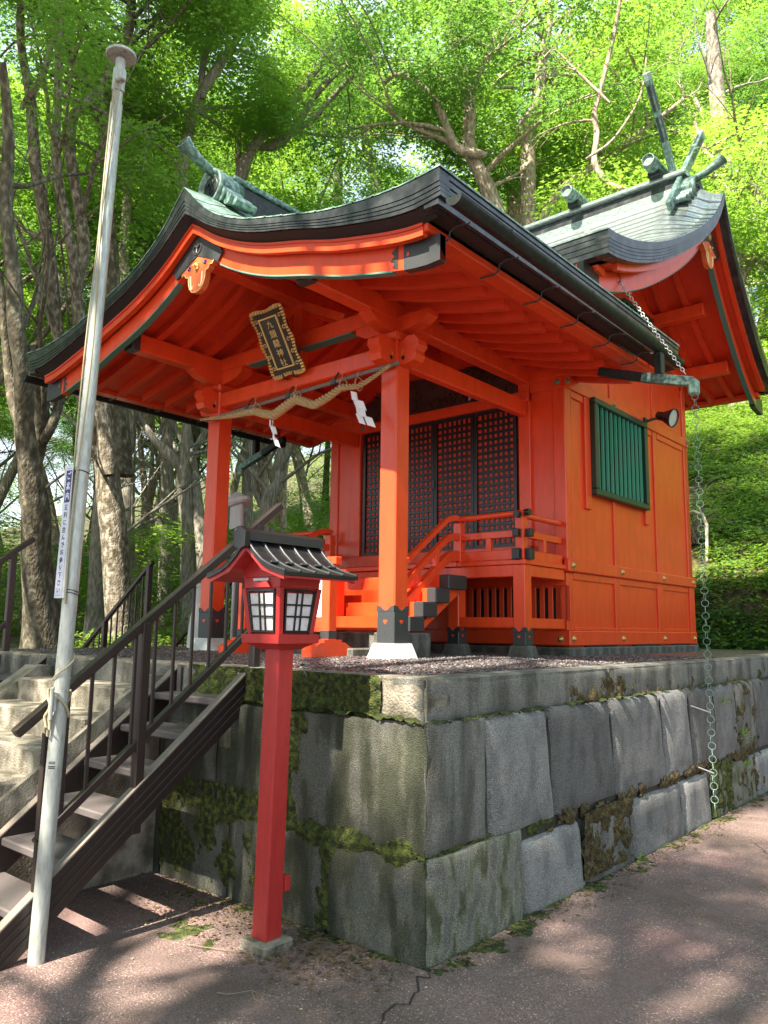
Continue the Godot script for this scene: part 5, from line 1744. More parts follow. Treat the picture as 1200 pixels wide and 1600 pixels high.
	# trim board over the front window
	var g := Geo.new()
	g.prism(PackedVector2Array([Vector2(-0.075, 0), Vector2(0.075, 0), Vector2(0.056, 0.03), Vector2(-0.056, 0.03)]), Transform3D(Basis(), c + Vector3(0, 1.802, 0.142)), 0.012)
	obj("front_trim", g, P, t)
	cbox("front_trim", M.lantern_pane, c + Vector3(-0.06, 1.835, 0.143), c + Vector3(0.06, 1.85, 0.152), t, 0.003)
	# gable ends and roof, kinked half way down
	for s in [-1, 1]:
		g = Geo.new()
		g.prism(PackedVector2Array([Vector2(-0.14, 1.856), Vector2(0.14, 1.856), Vector2(0.14, 1.89), Vector2(0.0, 2.01), Vector2(-0.14, 1.89)]), Transform3D(Basis(), c + Vector3(0, 0, s * 0.14 - 0.01)), 0.02)
		obj("gable_board", g, P, t)
		for e in [-1, 1]:
			g = Geo.new()
			g.board([c + Vector3(0, 2.025, s * 0.255), c + Vector3(e * 0.13, 1.915, s * 0.255), c + Vector3(e * 0.295, 1.862, s * 0.255)], [c + Vector3(0, 1.99, s * 0.255), c + Vector3(e * 0.13, 1.88, s * 0.255), c + Vector3(e * 0.29, 1.83, s * 0.255)], Vector3(0, 0, -s * 0.016))
			obj("verge_board", g, P, t)
	for e in [-1, 1]:
		var us := [0.0, 0.07, 0.13, 0.19, 0.25, 0.305]
		var ys := [2.045, 1.975, 1.928, 1.9, 1.882, 1.868]
		g = Geo.new()
		var a := []
		var b := []
		for i in 6:
			a.append(c + Vector3(e * us[i], ys[i], 0.265))
			b.append(c + Vector3(e * us[i], ys[i] - 0.018, 0.265))
		g.board(a, b, Vector3(0, 0, -0.53))
		var roof := obj("roof", g, B, t)
		g = Geo.new()
		a = []
		b = []
		for i in 6:
			a.append(c + Vector3(e * us[i] * 0.97, ys[i] - 0.019, 0.25))
			b.append(c + Vector3(e * us[i] * 0.97, ys[i] - 0.03, 0.25))
		g.board(a, b, Vector3(0, 0, -0.5))
		obj("roof_lining", g, P, t)
		for k in 6:
			var z := 0.258 - k * 0.103
			var pts := []
			var rad := []
			for i in 6:
				pts.append(c + Vector3(e * us[i], ys[i] + 0.004, z))
				rad.append(0.0075)
			g = Geo.new()
			g.tube(pts, rad, 7)
			obj("roof_rib", g, M.dark_metal, roof)
			if k < 5:
				g = Geo.new()
				g.block(Transform3D(Basis(Vector3(0, 0, 1), e * 0.38), c + Vector3(e * 0.165, 1.921, z - 0.052)), Vector3(0.02, 0.012, 0.055), 0.003)
				obj("snow_stop", g, M.dark_metal, roof)
	g = Geo.new()
	g.prism(PackedVector2Array([Vector2(-0.038, 0.0), Vector2(0.038, 0.0), Vector2(0.034, 0.045), Vector2(0.0, 0.064), Vector2(-0.034, 0.045)]), Transform3D(Basis(), c + Vector3(0, 2.035, -0.27)), 0.54)
	obj("ridge", g, B, t)
	g = Geo.new()
	g.prism(PackedVector2Array([Vector2(-0.044, -0.03), Vector2(0.0, -0.045), Vector2(0.044, -0.03), Vector2(0.046, 0.045), Vector2(0.0, 0.072), Vector2(-0.046, 0.045)]), Transform3D(Basis(), c + Vector3(0, 2.035, 0.27)), 0.03)
	obj("ridge_end", g, B, t)
	# bits of leaf and twig lying on the roof
	for i in 26:
		var u := rng.randf_range(0.03, 0.24)
		var y := spline([0.0, 0.07, 0.13, 0.19, 0.25, 0.305], [2.045, 1.975, 1.928, 1.9, 1.882, 1.868], u)
		g = Geo.new()
		var p := c + Vector3(u, y + 0.006, rng.randf_range(-0.24, 0.24))
		var d := Vector3(rng.randf_range(-1, 1), 0.1, rng.randf_range(-1, 1)).normalized() * rng.randf_range(0.004, 0.012)
		var w := d.cross(UP) * 0.4
		g.quad(p - d, p + w, p + d, p - w, UP)
		obj("fallen_bits", g, M.pale_leaf, t)


# ---------------------------------------------------------------- writing, stroke by stroke on a 100 square
const GLYPH := {
	"九": "45,8 42,45 32,70 12,92|15,35 70,35 68,80 78,88 92,86 92,72",
	"頭": "8,12 48,12|14,25 44,25 44,45 14,45 14,25|18,55 24,75|42,55 36,75|6,85 50,80|54,12 96,12|74,12 70,25|60,26 90,26 90,74 60,74 60,26|60,42 90,42|60,58 90,58|68,78 55,95|82,78 95,95",
	"龍": "26,4 26,14|8,16 46,16|18,20 22,32|36,20 32,32|6,36 48,36|14,46 14,92|14,46 42,46 42,92|14,60 42,60|14,74 42,74|58,6 58,24 92,24|58,14 88,10|56,34 90,34 90,50 58,50 58,88 94,88 94,78|66,62 88,62|66,74 88,74",
	"神": "22,6 28,16|8,26 38,26 10,60|26,44 26,94|30,52 42,64|52,24 92,24 92,68 52,68 52,24|52,46 92,46|72,6 72,96",
	"社": "22,6 28,16|8,26 38,26 10,60|26,44 26,94|30,52 42,64|72,14 72,88|52,44 94,44|46,88 98,88",
	"ご": "25,25 70,22 60,32|22,60 20,78 40,88 75,84|76,8 82,18|88,4 94,14",
	"案": "50,4 50,14|14,26 14,16 86,16 86,26|20,36 80,36|44,24 30,50 70,58|66,36 52,50 26,60|10,70 90,70|50,60 50,98|48,72 14,94|52,72 88,94",
	"内": "14,96 14,26 86,26 86,92 76,90|50,6 50,30 26,70|50,46 76,72",
	"五": "16,14 84,14|48,14 34,88|22,48 74,48 70,88|8,88 94,88",
	"列": "8,14 58,14|32,14 12,60|26,36 54,36 40,68 12,94|24,52 36,64|70,20 70,70|90,8 90,92 80,86",
	"に": "18,14 12,50 18,88|44,26 86,24|40,62 46,80 90,80",
	"並": "30,6 38,20|70,6 62,20|10,26 90,26|38,26 38,88|62,26 62,88|16,42 26,68|84,42 74,68|6,90 94,90",
	"ん": "48,8 14,90 42,52 58,60 62,88 92,66",
	"で": "12,22 84,16 44,40 44,74 72,90|70,44 78,54|84,38 92,48",
	"お": "12,30 60,28|36,8 36,86 14,76 30,56 68,50 84,68 60,88|74,14 88,26",
	"参": "50,4 22,26 76,22|66,14 80,28|10,40 90,40|46,30 8,62|54,40 92,62|58,50 28,66|62,62 24,82|70,74 18,98",
	"り": "24,12 22,60 34,52|66,8 70,50 40,94",
	"下": "6,14 94,14|48,14 48,96|54,36 76,54",
	"さ": "12,30 84,24|40,6 72,56|26,60 24,78 44,90 78,86",
	"い": "18,20 20,66 34,82 42,66|72,26 88,62",
}


func strokes(ch: String) -> Array:
	var r := []
	for s in (GLYPH[ch] as String).split("|"):
		var q := []
		for p in s.split(" "):
			var xy := p.split(",")
			q.append(Vector2(float(xy[0]), float(xy[1])) * 0.01)
		r.append(q)
	return r


func ink(im: Image, ch: String, x0: float, y0: float, w: float, h: float, col: Color, pen: float) -> void:
	for s in strokes(ch):
		for i in s.size() - 1:
			var a := Vector2(x0 + s[i].x * w, y0 + s[i].y * h)
			var b := Vector2(x0 + s[i + 1].x * w, y0 + s[i + 1].y * h)
			var n := int(a.distance_to(b) / 1.0) + 1
			for k in n + 1:
				var p := a.lerp(b, float(k) / n)
				im.fill_rect(Rect2i(int(p.x - pen * 0.5), int(p.y - pen * 0.5), int(pen), int(pen)), col)


func printed(called: String, im: Image, rough := 0.5) -> StandardMaterial3D:
	var m := StandardMaterial3D.new()
	m.resource_name = called
	m.albedo_texture = ImageTexture.create_from_image(im)
	m.roughness = rough
	M[called] = m
	return m


func make_pole() -> void:
	var t := thing("flagpole", "tall galvanised steel flagpole with a disc cap, leaning slightly before the stairs", "flagpole", Vector3(-1.42, 0, 1.20))
	var G: Material = M.galvanised_steel
	var top := Vector3(0.222, 4.72, 0.0)
	var g := Geo.new()
	g.tube([Vector3(0, -0.1, 0), top * 0.02, top * 0.3, top * 0.6, top * 0.93], [0.039, 0.039, 0.0375, 0.0345, 0.0315], 24)
	obj("pole", g, G, t)
	g = Geo.new()
	g.tube([top * 0.93, top * 0.985], [0.027, 0.027], 20)
	obj("pole_neck", g, G, t)
	var ax := top.normalized()
	var bs := Basis(Vector3.RIGHT, ax, Vector3.BACK).orthonormalized()
	g = Geo.new()
	g.lathe([Vector2(0.0, 0.024), Vector2(0.045, 0.022), Vector2(0.07, 0.015), Vector2(0.08, 0.007), Vector2(0.08, -0.005), Vector2(0.074, -0.008), Vector2(0.03, -0.005), Vector2(0.0, -0.005)], Transform3D(bs, top * 0.99), 28)
	obj("cap_disc", g, G, t)
	g = Geo.new()
	g.tube([top * 0.945, top * 0.972], [0.034, 0.034], 20)
	g.block(Transform3D(bs, top * 0.958 + Vector3(0.045, 0, 0.015)), Vector3(0.055, 0.06, 0.04), 0.006)
	obj("pulley_bracket", g, G, t)
	# halyard: down from the pulley, wound round the pole, knotted at the cleat
	var pts := []
	var rad := []
	for k in 60:
		var f := k / 59.0
		var y := lerpf(0.955, 0.32, f)
		var a := 0.3 + f * 2.9
		var r := lerpf(0.044, 0.042, f)
		pts.append(top * y + Vector3(cos(a) * r, 0, sin(a) * r))
		rad.append(0.004)
	for k in 14:
		var f := k / 13.0
		pts.append(top * lerpf(0.32, 0.285, f) + Vector3(cos(3.2 + f * 5.0) * 0.046, -0.02 * f, sin(3.2 + f * 5.0) * 0.046))
		rad.append(0.004)
	g = Geo.new()
	g.tube(pts, rad, 6)
	pts = []
	rad = []
	for k in 50:
		var f := k / 49.0
		var a := 0.9 + 0.25 * sin(f * 9.0)
		pts.append(top * lerpf(0.955, 0.36, f) + Vector3(cos(a) * 0.05, 0, sin(a) * 0.046))
		rad.append(0.005)
	g.tube(pts, rad, 6)
	pts = []
	rad = []
	for k in 40:
		var f := k / 39.0
		var a := 1.0 + f * 11.0
		pts.append(top * (0.255 + 0.012 * sin(f * 14.0)) + Vector3(cos(a) * 0.046, 0.02 * sin(a * 0.7), sin(a) * 0.046))
		rad.append(0.0065)
	g.tube(pts, rad, 6)
	for e in [[-0.03, 0.06, -0.16], [0.01, 0.075, -0.12], [0.0, 0.065, 0.10]]:
		g.tube([top * 0.255 + Vector3(0.03, 0.0, 0.06), top * 0.255 + Vector3(e[0] * 0.3, e[2] * 0.4, e[1]), top * 0.255 + Vector3(e[0], e[2] * 0.8, e[1] * 0.95), top * 0.255 + Vector3(e[0] + 0.035, e[2] * 0.9, e[1] * 0.9), top * 0.255 + Vector3(0.02, 0.0, 0.062)], [0.008, 0.008, 0.008, 0.008, 0.008], 6)
	obj("halyard", g, M.halyard, t)
	g = Geo.new()
	g.block(Transform3D(bs, top * 0.258 + Vector3(0.035, 0, 0.05)), Vector3(0.02, 0.08, 0.02), 0.004)
	g.tube([top * 0.25 + Vector3(0.04, -0.04, 0.065), top * 0.265 + Vector3(0.045, 0.04, 0.07)], [0.01, 0.01], 8)
	obj("cleat", g, G, t)
	# dark maker's sticker with two rows of letters too small to read
	var im := Image.create(64, 40, false, Image.FORMAT_RGB8)
	im.fill(Color(0.62, 0.66, 0.66))
	for r in 2:
		im.fill_rect(Rect2i(4, 4 + r * 19, 56, 13), Color(0.12, 0.12, 0.13) if r == 1 else Color(0.45, 0.47, 0.47))
		for k in 6:
			im.fill_rect(Rect2i(8 + k * 9, 8 + r * 19, 5, 5), Color(0.6, 0.62, 0.62) if r == 1 else Color(0.15, 0.15, 0.16))
	g = Geo.new()
	for k in 6:
		var a0 := 0.35 + k * 0.16
		var c0 := top * 0.195
		var p0 := Vector3(cos(a0), 0, sin(a0)) * 0.0388
		var p1 := Vector3(cos(a0 + 0.16), 0, sin(a0 + 0.16)) * 0.0388
		var q := g.v.size()
		g.v.append_array([c0 + p0 + UP * 0.022, c0 + p1 + UP * 0.022, c0 + p1 - UP * 0.022, c0 + p0 - UP * 0.022])
		g.n.append_array([p0.normalized(), p1.normalized(), p1.normalized(), p0.normalized()])
		var u0 := 1.0 - k / 6.0
		var u1 := 1.0 - (k + 1) / 6.0
		g.t.append_array([Vector2(u0, 0), Vector2(u1, 0), Vector2(u1, 1), Vector2(u0, 1)])
		g.ix.append_array([q, q + 2, q + 1, q, q + 3, q + 2])
	obj("sticker", g, printed("sticker_print", im), t)
	# narrow guide sign wired to the pole
	im = Image.create(72, 760, false, Image.FORMAT_RGB8)
	im.fill(Color(0.80, 0.83, 0.90))
	im.fill_rect(Rect2i(8, 28, 56, 186), Color(0.20, 0.16, 0.44))
	for k in 3:
		ink(im, "ご案内"[k], 15, 36 + k * 58, 42, 48, Color(0.88, 0.88, 0.95), 5)
	var msg := "五列に並んでお参り下さい"
	for k in msg.length():
		ink(im, msg[k], 17, 226 + k * 43, 36, 35, Color(0.12, 0.13, 0.22), 4)
	im.fill_rect(Rect2i(18, 16, 36, 2), Color(0.35, 0.37, 0.45))
	im.fill_rect(Rect2i(12, 743, 48, 2), Color(0.35, 0.37, 0.45))
	var s := thing("guide_sign", "narrow white vertical sign with dark characters wired to the flagpole", "sign", Vector3(-1.42, 0, 1.20))
	# the sign hangs on the front left side of the pole, turned to the camera's side of the stairs
	var d := Vector3(0.15, 0, 1.0).normalized()
	var right := UP.cross(d).normalized()
	var a := top * 0.508
	var b := top * 0.366
	var c := a + d * 0.047 - right * 0.026
	var dn := b - a
	g = Geo.new()
	g.block(Transform3D(Basis(right, -dn.normalized(), d).orthonormalized(), c + dn * 0.5 + right * 0.0), Vector3(0.058, dn.length(), 0.010), 0.002)
	obj("sign_board", g, M.lantern_pane, s)
	g = Geo.new()
	g.print_quad(c - right * 0.028 + d * 0.0065, right * 0.056, dn)
	obj("sign_print", g, printed("guide_print", im), s)
	g = Geo.new()
	for y in [0.502, 0.374, 0.371]:
		var ring := []
		var rr := []
		for k in 17:
			var an := TAU * k / 16
			ring.append(top * y + Vector3(cos(an) * 0.0395, 0.006 * sin(an * 2.0), sin(an) * 0.0395))
			rr.append(0.0025)
		g.tube(ring, rr, 5, false)
	obj("wire_tie", g, M.dark_metal, s)


# ---------------------------------------------------------------- rope, plaque, papers, lamp
func make_hangings() -> void:
	# weathered rod along the tie beam
	var zr := -1.86
	var a := Vector3(-4.40, 3.812, zr)
	var b := Vector3(-1.735, 3.88, zr)
	tag(bar("rope_rod", M.grey_wood, a, b, 0.022, 0.035), "weathered grey wooden rod hung under the porch tie beam, carrying the straw rope", "rod")
	for k in 3:
		var x := XC - 0.62 + k * 0.62
		var y := lerpf(3.812, 3.88, (x - a.x) / (b.x - a.x))
		var h := thing("rod_bracket", ["dark metal bracket holding the rope rod, nearest the left column", "dark metal bracket holding the rope rod, below the plaque", "dark metal bracket holding the rope rod, nearest the right column"][k], "bracket", Vector3(x, y, zr), "brackets of the rope rod")
		cbox("clamp", M.dark_metal, Vector3(-0.03, -0.028, -0.02), Vector3(0.03, 0.03, 0.02), h, 0.004)
		bar("arm", M.dark_metal, Vector3(0, 0.02, 0), Vector3(0, 0.14, -0.08), 0.02, 0.012, h)
	# three strands twisted, thick in the middle, sagging between its ties
	var t := thing("straw_rope", "thick twisted straw rope sagging in swags under the rod between the porch columns", "rope")
	var nodes := [Vector3(-4.47, 3.81, -1.80), Vector3(-3.96, 3.765, -1.80), Vector3(-3.56, 3.745, -1.80), Vector3(-3.265, 3.655, -1.79), Vector3(-2.97, 3.765, -1.80), Vector3(-2.70, 3.655, -1.79), Vector3(-2.36, 3.765, -1.80), Vector3(-2.17, 3.735, -1.80), Vector3(-1.79, 3.85, -1.80)]
	var cl := Curve3D.new()
	for i in nodes.size():
		var d: Vector3 = (nodes[mini(i + 1, nodes.size() - 1)] - nodes[maxi(i - 1, 0)]) * 0.22
		cl.add_point(nodes[i], -d, d)
	var L := cl.get_baked_length()
	for s in 3:
		var pts := []
		var rad := []
		var n := 340
		for k in n + 1:
			var f := float(k) / n
			var p := cl.sample_baked(f * L)
			var q := cl.sample_baked(minf(f * L + 0.01, L)) - cl.sample_baked(maxf(f * L - 0.01, 0.0))
			var x := UP.cross(q).normalized()
			var y := q.normalized().cross(x)
			var r := 0.009 + 0.020 * pow(sin(PI * clampf(f, 0.02, 0.98)), 1.3)
			var an := f * L / 0.125 * TAU + TAU * s / 3
			pts.append(p + (x * cos(an) + y * sin(an)) * r)
			rad.append(r * 0.68)
		var g := Geo.new()
		g.tube(pts, rad, 9)
		obj("strand", g, M.rope_straw, t)
	for i in [2, 4, 6, 7]:
		var g := Geo.new()
		var p: Vector3 = nodes[i]
		var ring := []
		var rr := []
		for k in 13:
			var an := TAU * k / 12
			ring.append(p + Vector3(0.004 * sin(an), 0.028 + 0.06 * cos(an), 0.055 * sin(an) - 0.02))
			rr.append(0.006)
		g.tube(ring, rr, 5, false)
		g.tube([p + Vector3(0, 0.08, 0), p + Vector3(0.02, 0.12, 0.02), p + Vector3(0.045, 0.13, 0.03)], [0.005, 0.004, 0.002], 5)
		obj("rope_tie", g, M.rope_straw, t)
	# folded paper streamers hanging from the rope
	var zs := [[Vector3(-3.29, 3.61, -1.755), -0.2], [Vector3(-2.21, 3.69, -1.755), 0.1]]
	for i in 2:
		var p: Vector3 = zs[i][0]
		var o := thing("paper_streamer", ["white zigzag paper streamer hanging from the rope's left swag", "white zigzag paper streamer hanging from the rope near the right column, longer of the two"][i], "paper streamer", p)
		o.rotation.y = zs[i][1]
		var k := 1.0 if i == 0 else 1.18
		for s in [[1.0, 0.0], [-0.35, -0.03]]:
			var at := Vector3(0, 0, s[1])
			var g := Geo.new()
			var w := 0.066 * k
			var step := 0.066 * k
			for j in 4:
				var drop := Vector3(0.026, -0.074, 0.014 * (1 if j % 2 == 0 else -1)) * k
				var side := Vector3(w, -0.03, 0.02 * (1 if j % 2 == 0 else -1)) * (1.0 if s[0] > 0 else 0.8)
				g.quad(at, at + side, at + side + drop, at + drop, Vector3.BACK)
				at += drop * 0.84 + side * (0.62 if j % 2 == 0 else 0.08) * s[0] + Vector3(0, 0, 0.006 * (1 if j % 2 == 0 else -1))
			obj("fold", g, M.white_paper, o)
	# name plaque leaning out over the tie beam
	var pl := thing("name_plaque", "dark wooden plaque with gold scalloped frame and raised gold characters, tilted over the porch beam", "plaque", Vector3(XC + 0.01, 4.06, -1.87))
	var up := Vector3(0, 0.56, 0.345).normalized()
	var out := Vector3.RIGHT.cross(up).normalized()
	var tb := Basis(Vector3.RIGHT, up, out)
	var H := 0.665
	var W := 0.44
	var g := Geo.new()
	g.block(Transform3D(tb, up * H * 0.5), Vector3(W - 0.03, H - 0.03, 0.04), 0.006)
	obj("board", g, M.plaque_wood, pl)
	g = Geo.new()
	g.block(Transform3D(tb, up * H * 0.5 + out * 0.012), Vector3(0.225, H - 0.165, 0.03), 0.004)
	obj("panel", g, M.black_lacquer, pl)
	for s in [-1, 1]:
		g = Geo.new()
		g.block(Transform3D(tb, up * H * 0.5 + tb.x * s * 0.12 + out * 0.022), Vector3(0.016, H - 0.15, 0.028), 0.003)
		obj("inner_frame", g, M.gold, pl)
		g = Geo.new()
		g.block(Transform3D(tb, up * (H * 0.5 + s * (H * 0.5 - 0.085)) + out * 0.022), Vector3(0.252, 0.016, 0.028), 0.003)
		obj("inner_frame", g, M.gold, pl)
		g = Geo.new()
		for k in 22:
			var f := (k + 0.5) / 22.0
			var e := sin(f * PI * 5.0) * 0.012
			g.tube([up * H * f + tb.x * s * (W * 0.5 - 0.028 + e * 0.4) + out * 0.024, up * H * f + tb.x * s * (W * 0.5 + e) + out * 0.012], [0.010, 0.015], 7)
		for k in 12:
			var f := (k + 0.5) / 12.0
			var e := sin(f * PI * 3.0) * 0.010
			g.tube([up * (H * 0.5 + s * (H * 0.5 - 0.03 + e * 0.4)) + tb.x * (f - 0.5) * W + out * 0.024, up * (H * 0.5 + s * (H * 0.5 + e)) + tb.x * (f - 0.5) * W + out * 0.012], [0.012, 0.018], 7)
		obj("scalloped_edge", g, M.gold, pl)
		g = Geo.new()
		for k in 5:
			var y := H * (0.14 + k * 0.18)
			var sp := []
			var rr := []
			for j in 9:
				var an := j * 0.75
				sp.append(up * (y + sin(an) * (0.024 - j * 0.002)) + tb.x * s * (0.165 + cos(an) * (0.024 - j * 0.002)) + out * 0.024)
				rr.append(0.005)
			g.tube(sp, rr, 5)
		obj("cloud_scroll", g, M.gold, pl)
	var name_text := "九頭龍神社"
	for k in 5:
		g = Geo.new()
		var s := 0.092
		var o := up * (H - 0.108 - k * 0.094) - tb.x * s * 0.5 + out * 0.028
		for q in strokes(name_text[k]):
			for i in q.size() - 1:
				var p0: Vector3 = o + tb.x * q[i].x * s - up * q[i].y * s * 0.92
				var p1: Vector3 = o + tb.x * q[i + 1].x * s - up * q[i + 1].y * s * 0.92
				if p0.distance_to(p1) > 0.001:
					g.beam(p0, p1, 0.0072, 0.008, out, 0.001)
		obj("gold_character", g, M.gold, pl)
	for s in [-1, 1]:
		rod("hanger", M.dark_metal, [up * 0.03 + tb.x * s * 0.07 + out * 0.03, up * -0.02 + tb.x * s * 0.07 + out * 0.035, up * -0.04 + tb.x * s * 0.07 - out * 0.02], 0.008, pl, 6)
	# flood lamp on the side wall
	var fl := thing("floodlight", "black round floodlight on a bracket at the corner of the green barred window", "floodlight", Vector3(XC + 1.738, 4.24, -6.34))
	cbox("bracket", M.black_lacquer, Vector3(0.0, -0.05, -0.03), Vector3(0.05, 0.05, 0.03), fl, 0.006)
	rod("arm", M.black_lacquer, [Vector3(0.04, 0, 0), Vector3(0.13, 0.03, -0.04), Vector3(0.2, 0.04, -0.08)], 0.018, fl, 8)
	var dir := Vector3(0.93, -0.32, 0.10).normalized()
	var bx := UP.cross(dir).normalized()
	var lt := Transform3D(Basis(bx, dir, bx.cross(dir)), Vector3(0.24, 0.05, -0.08))
	g = Geo.new()
	g.lathe([Vector2(0.0, -0.09), Vector2(0.055, -0.085), Vector2(0.06, 0.0), Vector2(0.075, 0.03), Vector2(0.118, 0.12), Vector2(0.122, 0.14), Vector2(0.11, 0.142), Vector2(0.105, 0.12)], lt, 22)
	obj("housing", g, M.black_lacquer, fl)
	g = Geo.new()
	g.lathe([Vector2(0.0, 0.128), Vector2(0.106, 0.124)], lt, 22)
	obj("lens", g, M.lens_glass, fl)


# ---------------------------------------------------------------- stands on the terrace
func make_stands() -> void:
	var R: Material = M.vermilion_paint
	var t := thing("notice_stand", "orange wooden notice stand with two footed posts before the shrine steps, behind the lantern", "notice stand", Vector3(-3.03, TY, -1.8))
	for s in [-1, 1]:
		cbox("stand_post", R, Vector3(s * 0.57 - 0.05, 0.06, -0.05), Vector3(s * 0.57 + 0.05, 0.86, 0.05), t, 0.006)
		cbox("metal_band", M.dark_metal, Vector3(s * 0.57 - 0.053, 0.15, -0.053), Vector3(s * 0.57 + 0.053, 0.225, 0.053), t, 0.004)
		var g := Geo.new()
		g.prism(PackedVector2Array([Vector2(-0.26, 0), Vector2(0.26, 0), Vector2(0.26, 0.06), Vector2(0.15, 0.12), Vector2(0.11, 0.12), Vector2(0.11, 0.145), Vector2(-0.11, 0.145), Vector2(-0.11, 0.12), Vector2(-0.15, 0.12), Vector2(-0.26, 0.06)]), Transform3D(Basis(Vector3(0, 0, 1), UP, Vector3(-1, 0, 0)), Vector3(s * 0.57 + 0.06, 0.0, 0)), 0.12)
		obj("stand_foot", g, R, t)
	cbox("stand_panel", R, Vector3(-0.52, 0.21, -0.02), Vector3(0.52, 0.78, 0.015), t, 0.004)
	cbox("stand_rail", R, Vector3(-0.68, 0.80, -0.04), Vector3(0.68, 0.87, 0.04), t, 0.006)
	cbox("stand_slat", M.dark_metal, Vector3(0.30, 0.215, 0.0151), Vector3(0.318, 0.5, 0.02), t, 0.002)
	for s in [-1, 1]:
		var im := Image.create(64, 120, false, Image.FORMAT_RGB8)
		im.fill(Color(0.86, 0.86, 0.92))
		im.fill_rect(Rect2i(30, 16, 22, 22), Color(0.55, 0.66, 0.80))
		im.fill_rect(Rect2i(34, 22, 14, 12), Color(0.2, 0.27, 0.42))
		for k in 11:
			im.fill_rect(Rect2i(8, 48 + k * 6, 30 + (k * 13) % 20, 2), Color(0.66, 0.64, 0.76))
		var g := Geo.new()
		g.print_quad(Vector3(s * 0.42 - 0.12, 0.76, 0.0225), Vector3(0.24, 0, 0), Vector3(0, -0.42, 0))
		g.block(Transform3D(Basis(), Vector3(s * 0.42, 0.55, 0.019)), Vector3(0.238, 0.418, 0.005), 0.001)
		var o := tag(obj("paper_notice", g, printed("notice_print", im, 0.7)), ["white printed notice sheet on the left half of the orange stand", "white printed notice sheet with a small picture on the right half of the orange stand"][0 if s < 0 else 1], "notice") as Node3D
		o.position = t.position
	# offering box on the stone landing
	var b := thing("offering_box", "red offering box with slotted top and feet on the stone landing before the steps", "offering box", Vector3(-3.25, 1.562, -2.42))
	cbox("box_body", R, Vector3(-0.28, 0.06, -0.12), Vector3(0.28, 0.55, 0.10), b, 0.006)
	cbox("box_apron", R, Vector3(-0.30, 0.06, 0.101), Vector3(0.30, 0.26, 0.125), b, 0.004)
	cbox("box_rim", R, Vector3(-0.31, 0.55, -0.15), Vector3(0.31, 0.60, 0.13), b, 0.006)
	for s in [-1, 1]:
		cbox("box_foot", R, Vector3(s * 0.27 - 0.04, 0.0, -0.12), Vector3(s * 0.27 + 0.04, 0.06, 0.11), b, 0.006)
	for k in 6:
		cbox("top_slat", R, Vector3(-0.29, 0.6, -0.13 + k * 0.045), Vector3(0.29, 0.615, -0.115 + k * 0.045), b, 0.002)
	# sign hooded with grey cloth on a white stake
	for i in 2:
		var p := [Vector3(-5.28, TY, -3.0), Vector3(-5.05, TY, -2.35)][i] as Vector3
		var w := thing("hooded_sign", ["sign hooded with pale grey cloth on a white stake beside the left porch column", "low bundle of pale grey cloth beside the foot of the left porch column"][i], "covered sign", p)
		var g := Geo.new()
		if i == 0:
			rod("stake", M.lantern_pane, [Vector3.ZERO, Vector3(0, 1.6, 0)], 0.022, w, 8)
			var prof := [[1.46, 0.112], [1.6, 0.108], [1.74, 0.112], [1.75, 0.19], [1.78, 0.235], [1.82, 0.225], [1.865, 0.13], [1.915, 0.04], [1.92, 0.0]]
			for j in prof.size() - 1:
				for k in 20:
					var q := []
					for e in [[j, k], [j, k + 1], [j + 1, k + 1], [j + 1, k]]:
						var an: float = TAU * e[1] / 20
						var r: float = prof[e[0]][1]
						var sq := 1.0 + 0.06 * sin(an * 5.0) + 0.04 * sin(an * 9.0 + prof[e[0]][0] * 9.0)
						var yy: float = prof[e[0]][0] + 0.02 * sin(an * 2.0 + 1.0) * (1.0 if e[0] < 6 else 0.0)
						q.append(Vector3(cos(an) * r * sq, yy, sin(an) * r * 0.55 * sq))
					g.quad(q[0], q[1], q[2], q[3], (q[0] + q[2]) * Vector3(1, 0, 1) + UP * 0.01)
		else:
			for j in 6:
				for k in 16:
					var q := []
					for e in [[j, k], [j, k + 1], [j + 1, k + 1], [j + 1, k]]:
						var an: float = TAU * e[1] / 16
						var f: float = e[0] / 6.0
						var r := (0.17 - 0.10 * f * f) * (1.0 + 0.1 * sin(an * 4.0 + f * 2.0))
						q.append(Vector3(cos(an) * r, f * 0.72 - 0.02, sin(an) * r * 0.7))
					g.quad(q[0], q[1], q[2], q[3], (q[0] + q[2]) * Vector3(1, 0, 1) + UP * 0.01)
			g.lathe([Vector2(0.075, 0.69), Vector2(0.05, 0.73), Vector2(0.0, 0.74)], Transform3D(), 16)
		obj("cloth", g, M.grey_cloth, w)


# ---------------------------------------------------------------- rain chains
func chain(parent: Node, m: Material, a: Vector3, b: Vector3, r: float, wire: float, pitch: float, oval := 1.0) -> void:
	var n := int(a.distance_to(b) / pitch)
	var d := (b - a).normalized()
	var s := d.cross(Vector3(0.6, 0.1, 0.8)).normalized()
	var g := Geo.new()
	var pts := []
	var rad := []
	for k in 17:
		var an := TAU * k / 16
		pts.append(Vector3(sin(an) * r, cos(an) * r * oval, 0))
		rad.append(wire)
	g.tube(pts, rad, 6, false)
	var mesh := g.mesh()
	for k in n:
		var x := s.rotated(d, PI / 2 * (k % 2) + 0.5 + 0.15 * sin(k * 2.3))
		var o := put("chain_ring" if m == M.copper_ring else "chain_link", mesh, m, parent)
		o.transform = Transform3D(Basis(x, d, x.cross(d)), a + d * pitch * (k + 0.5))


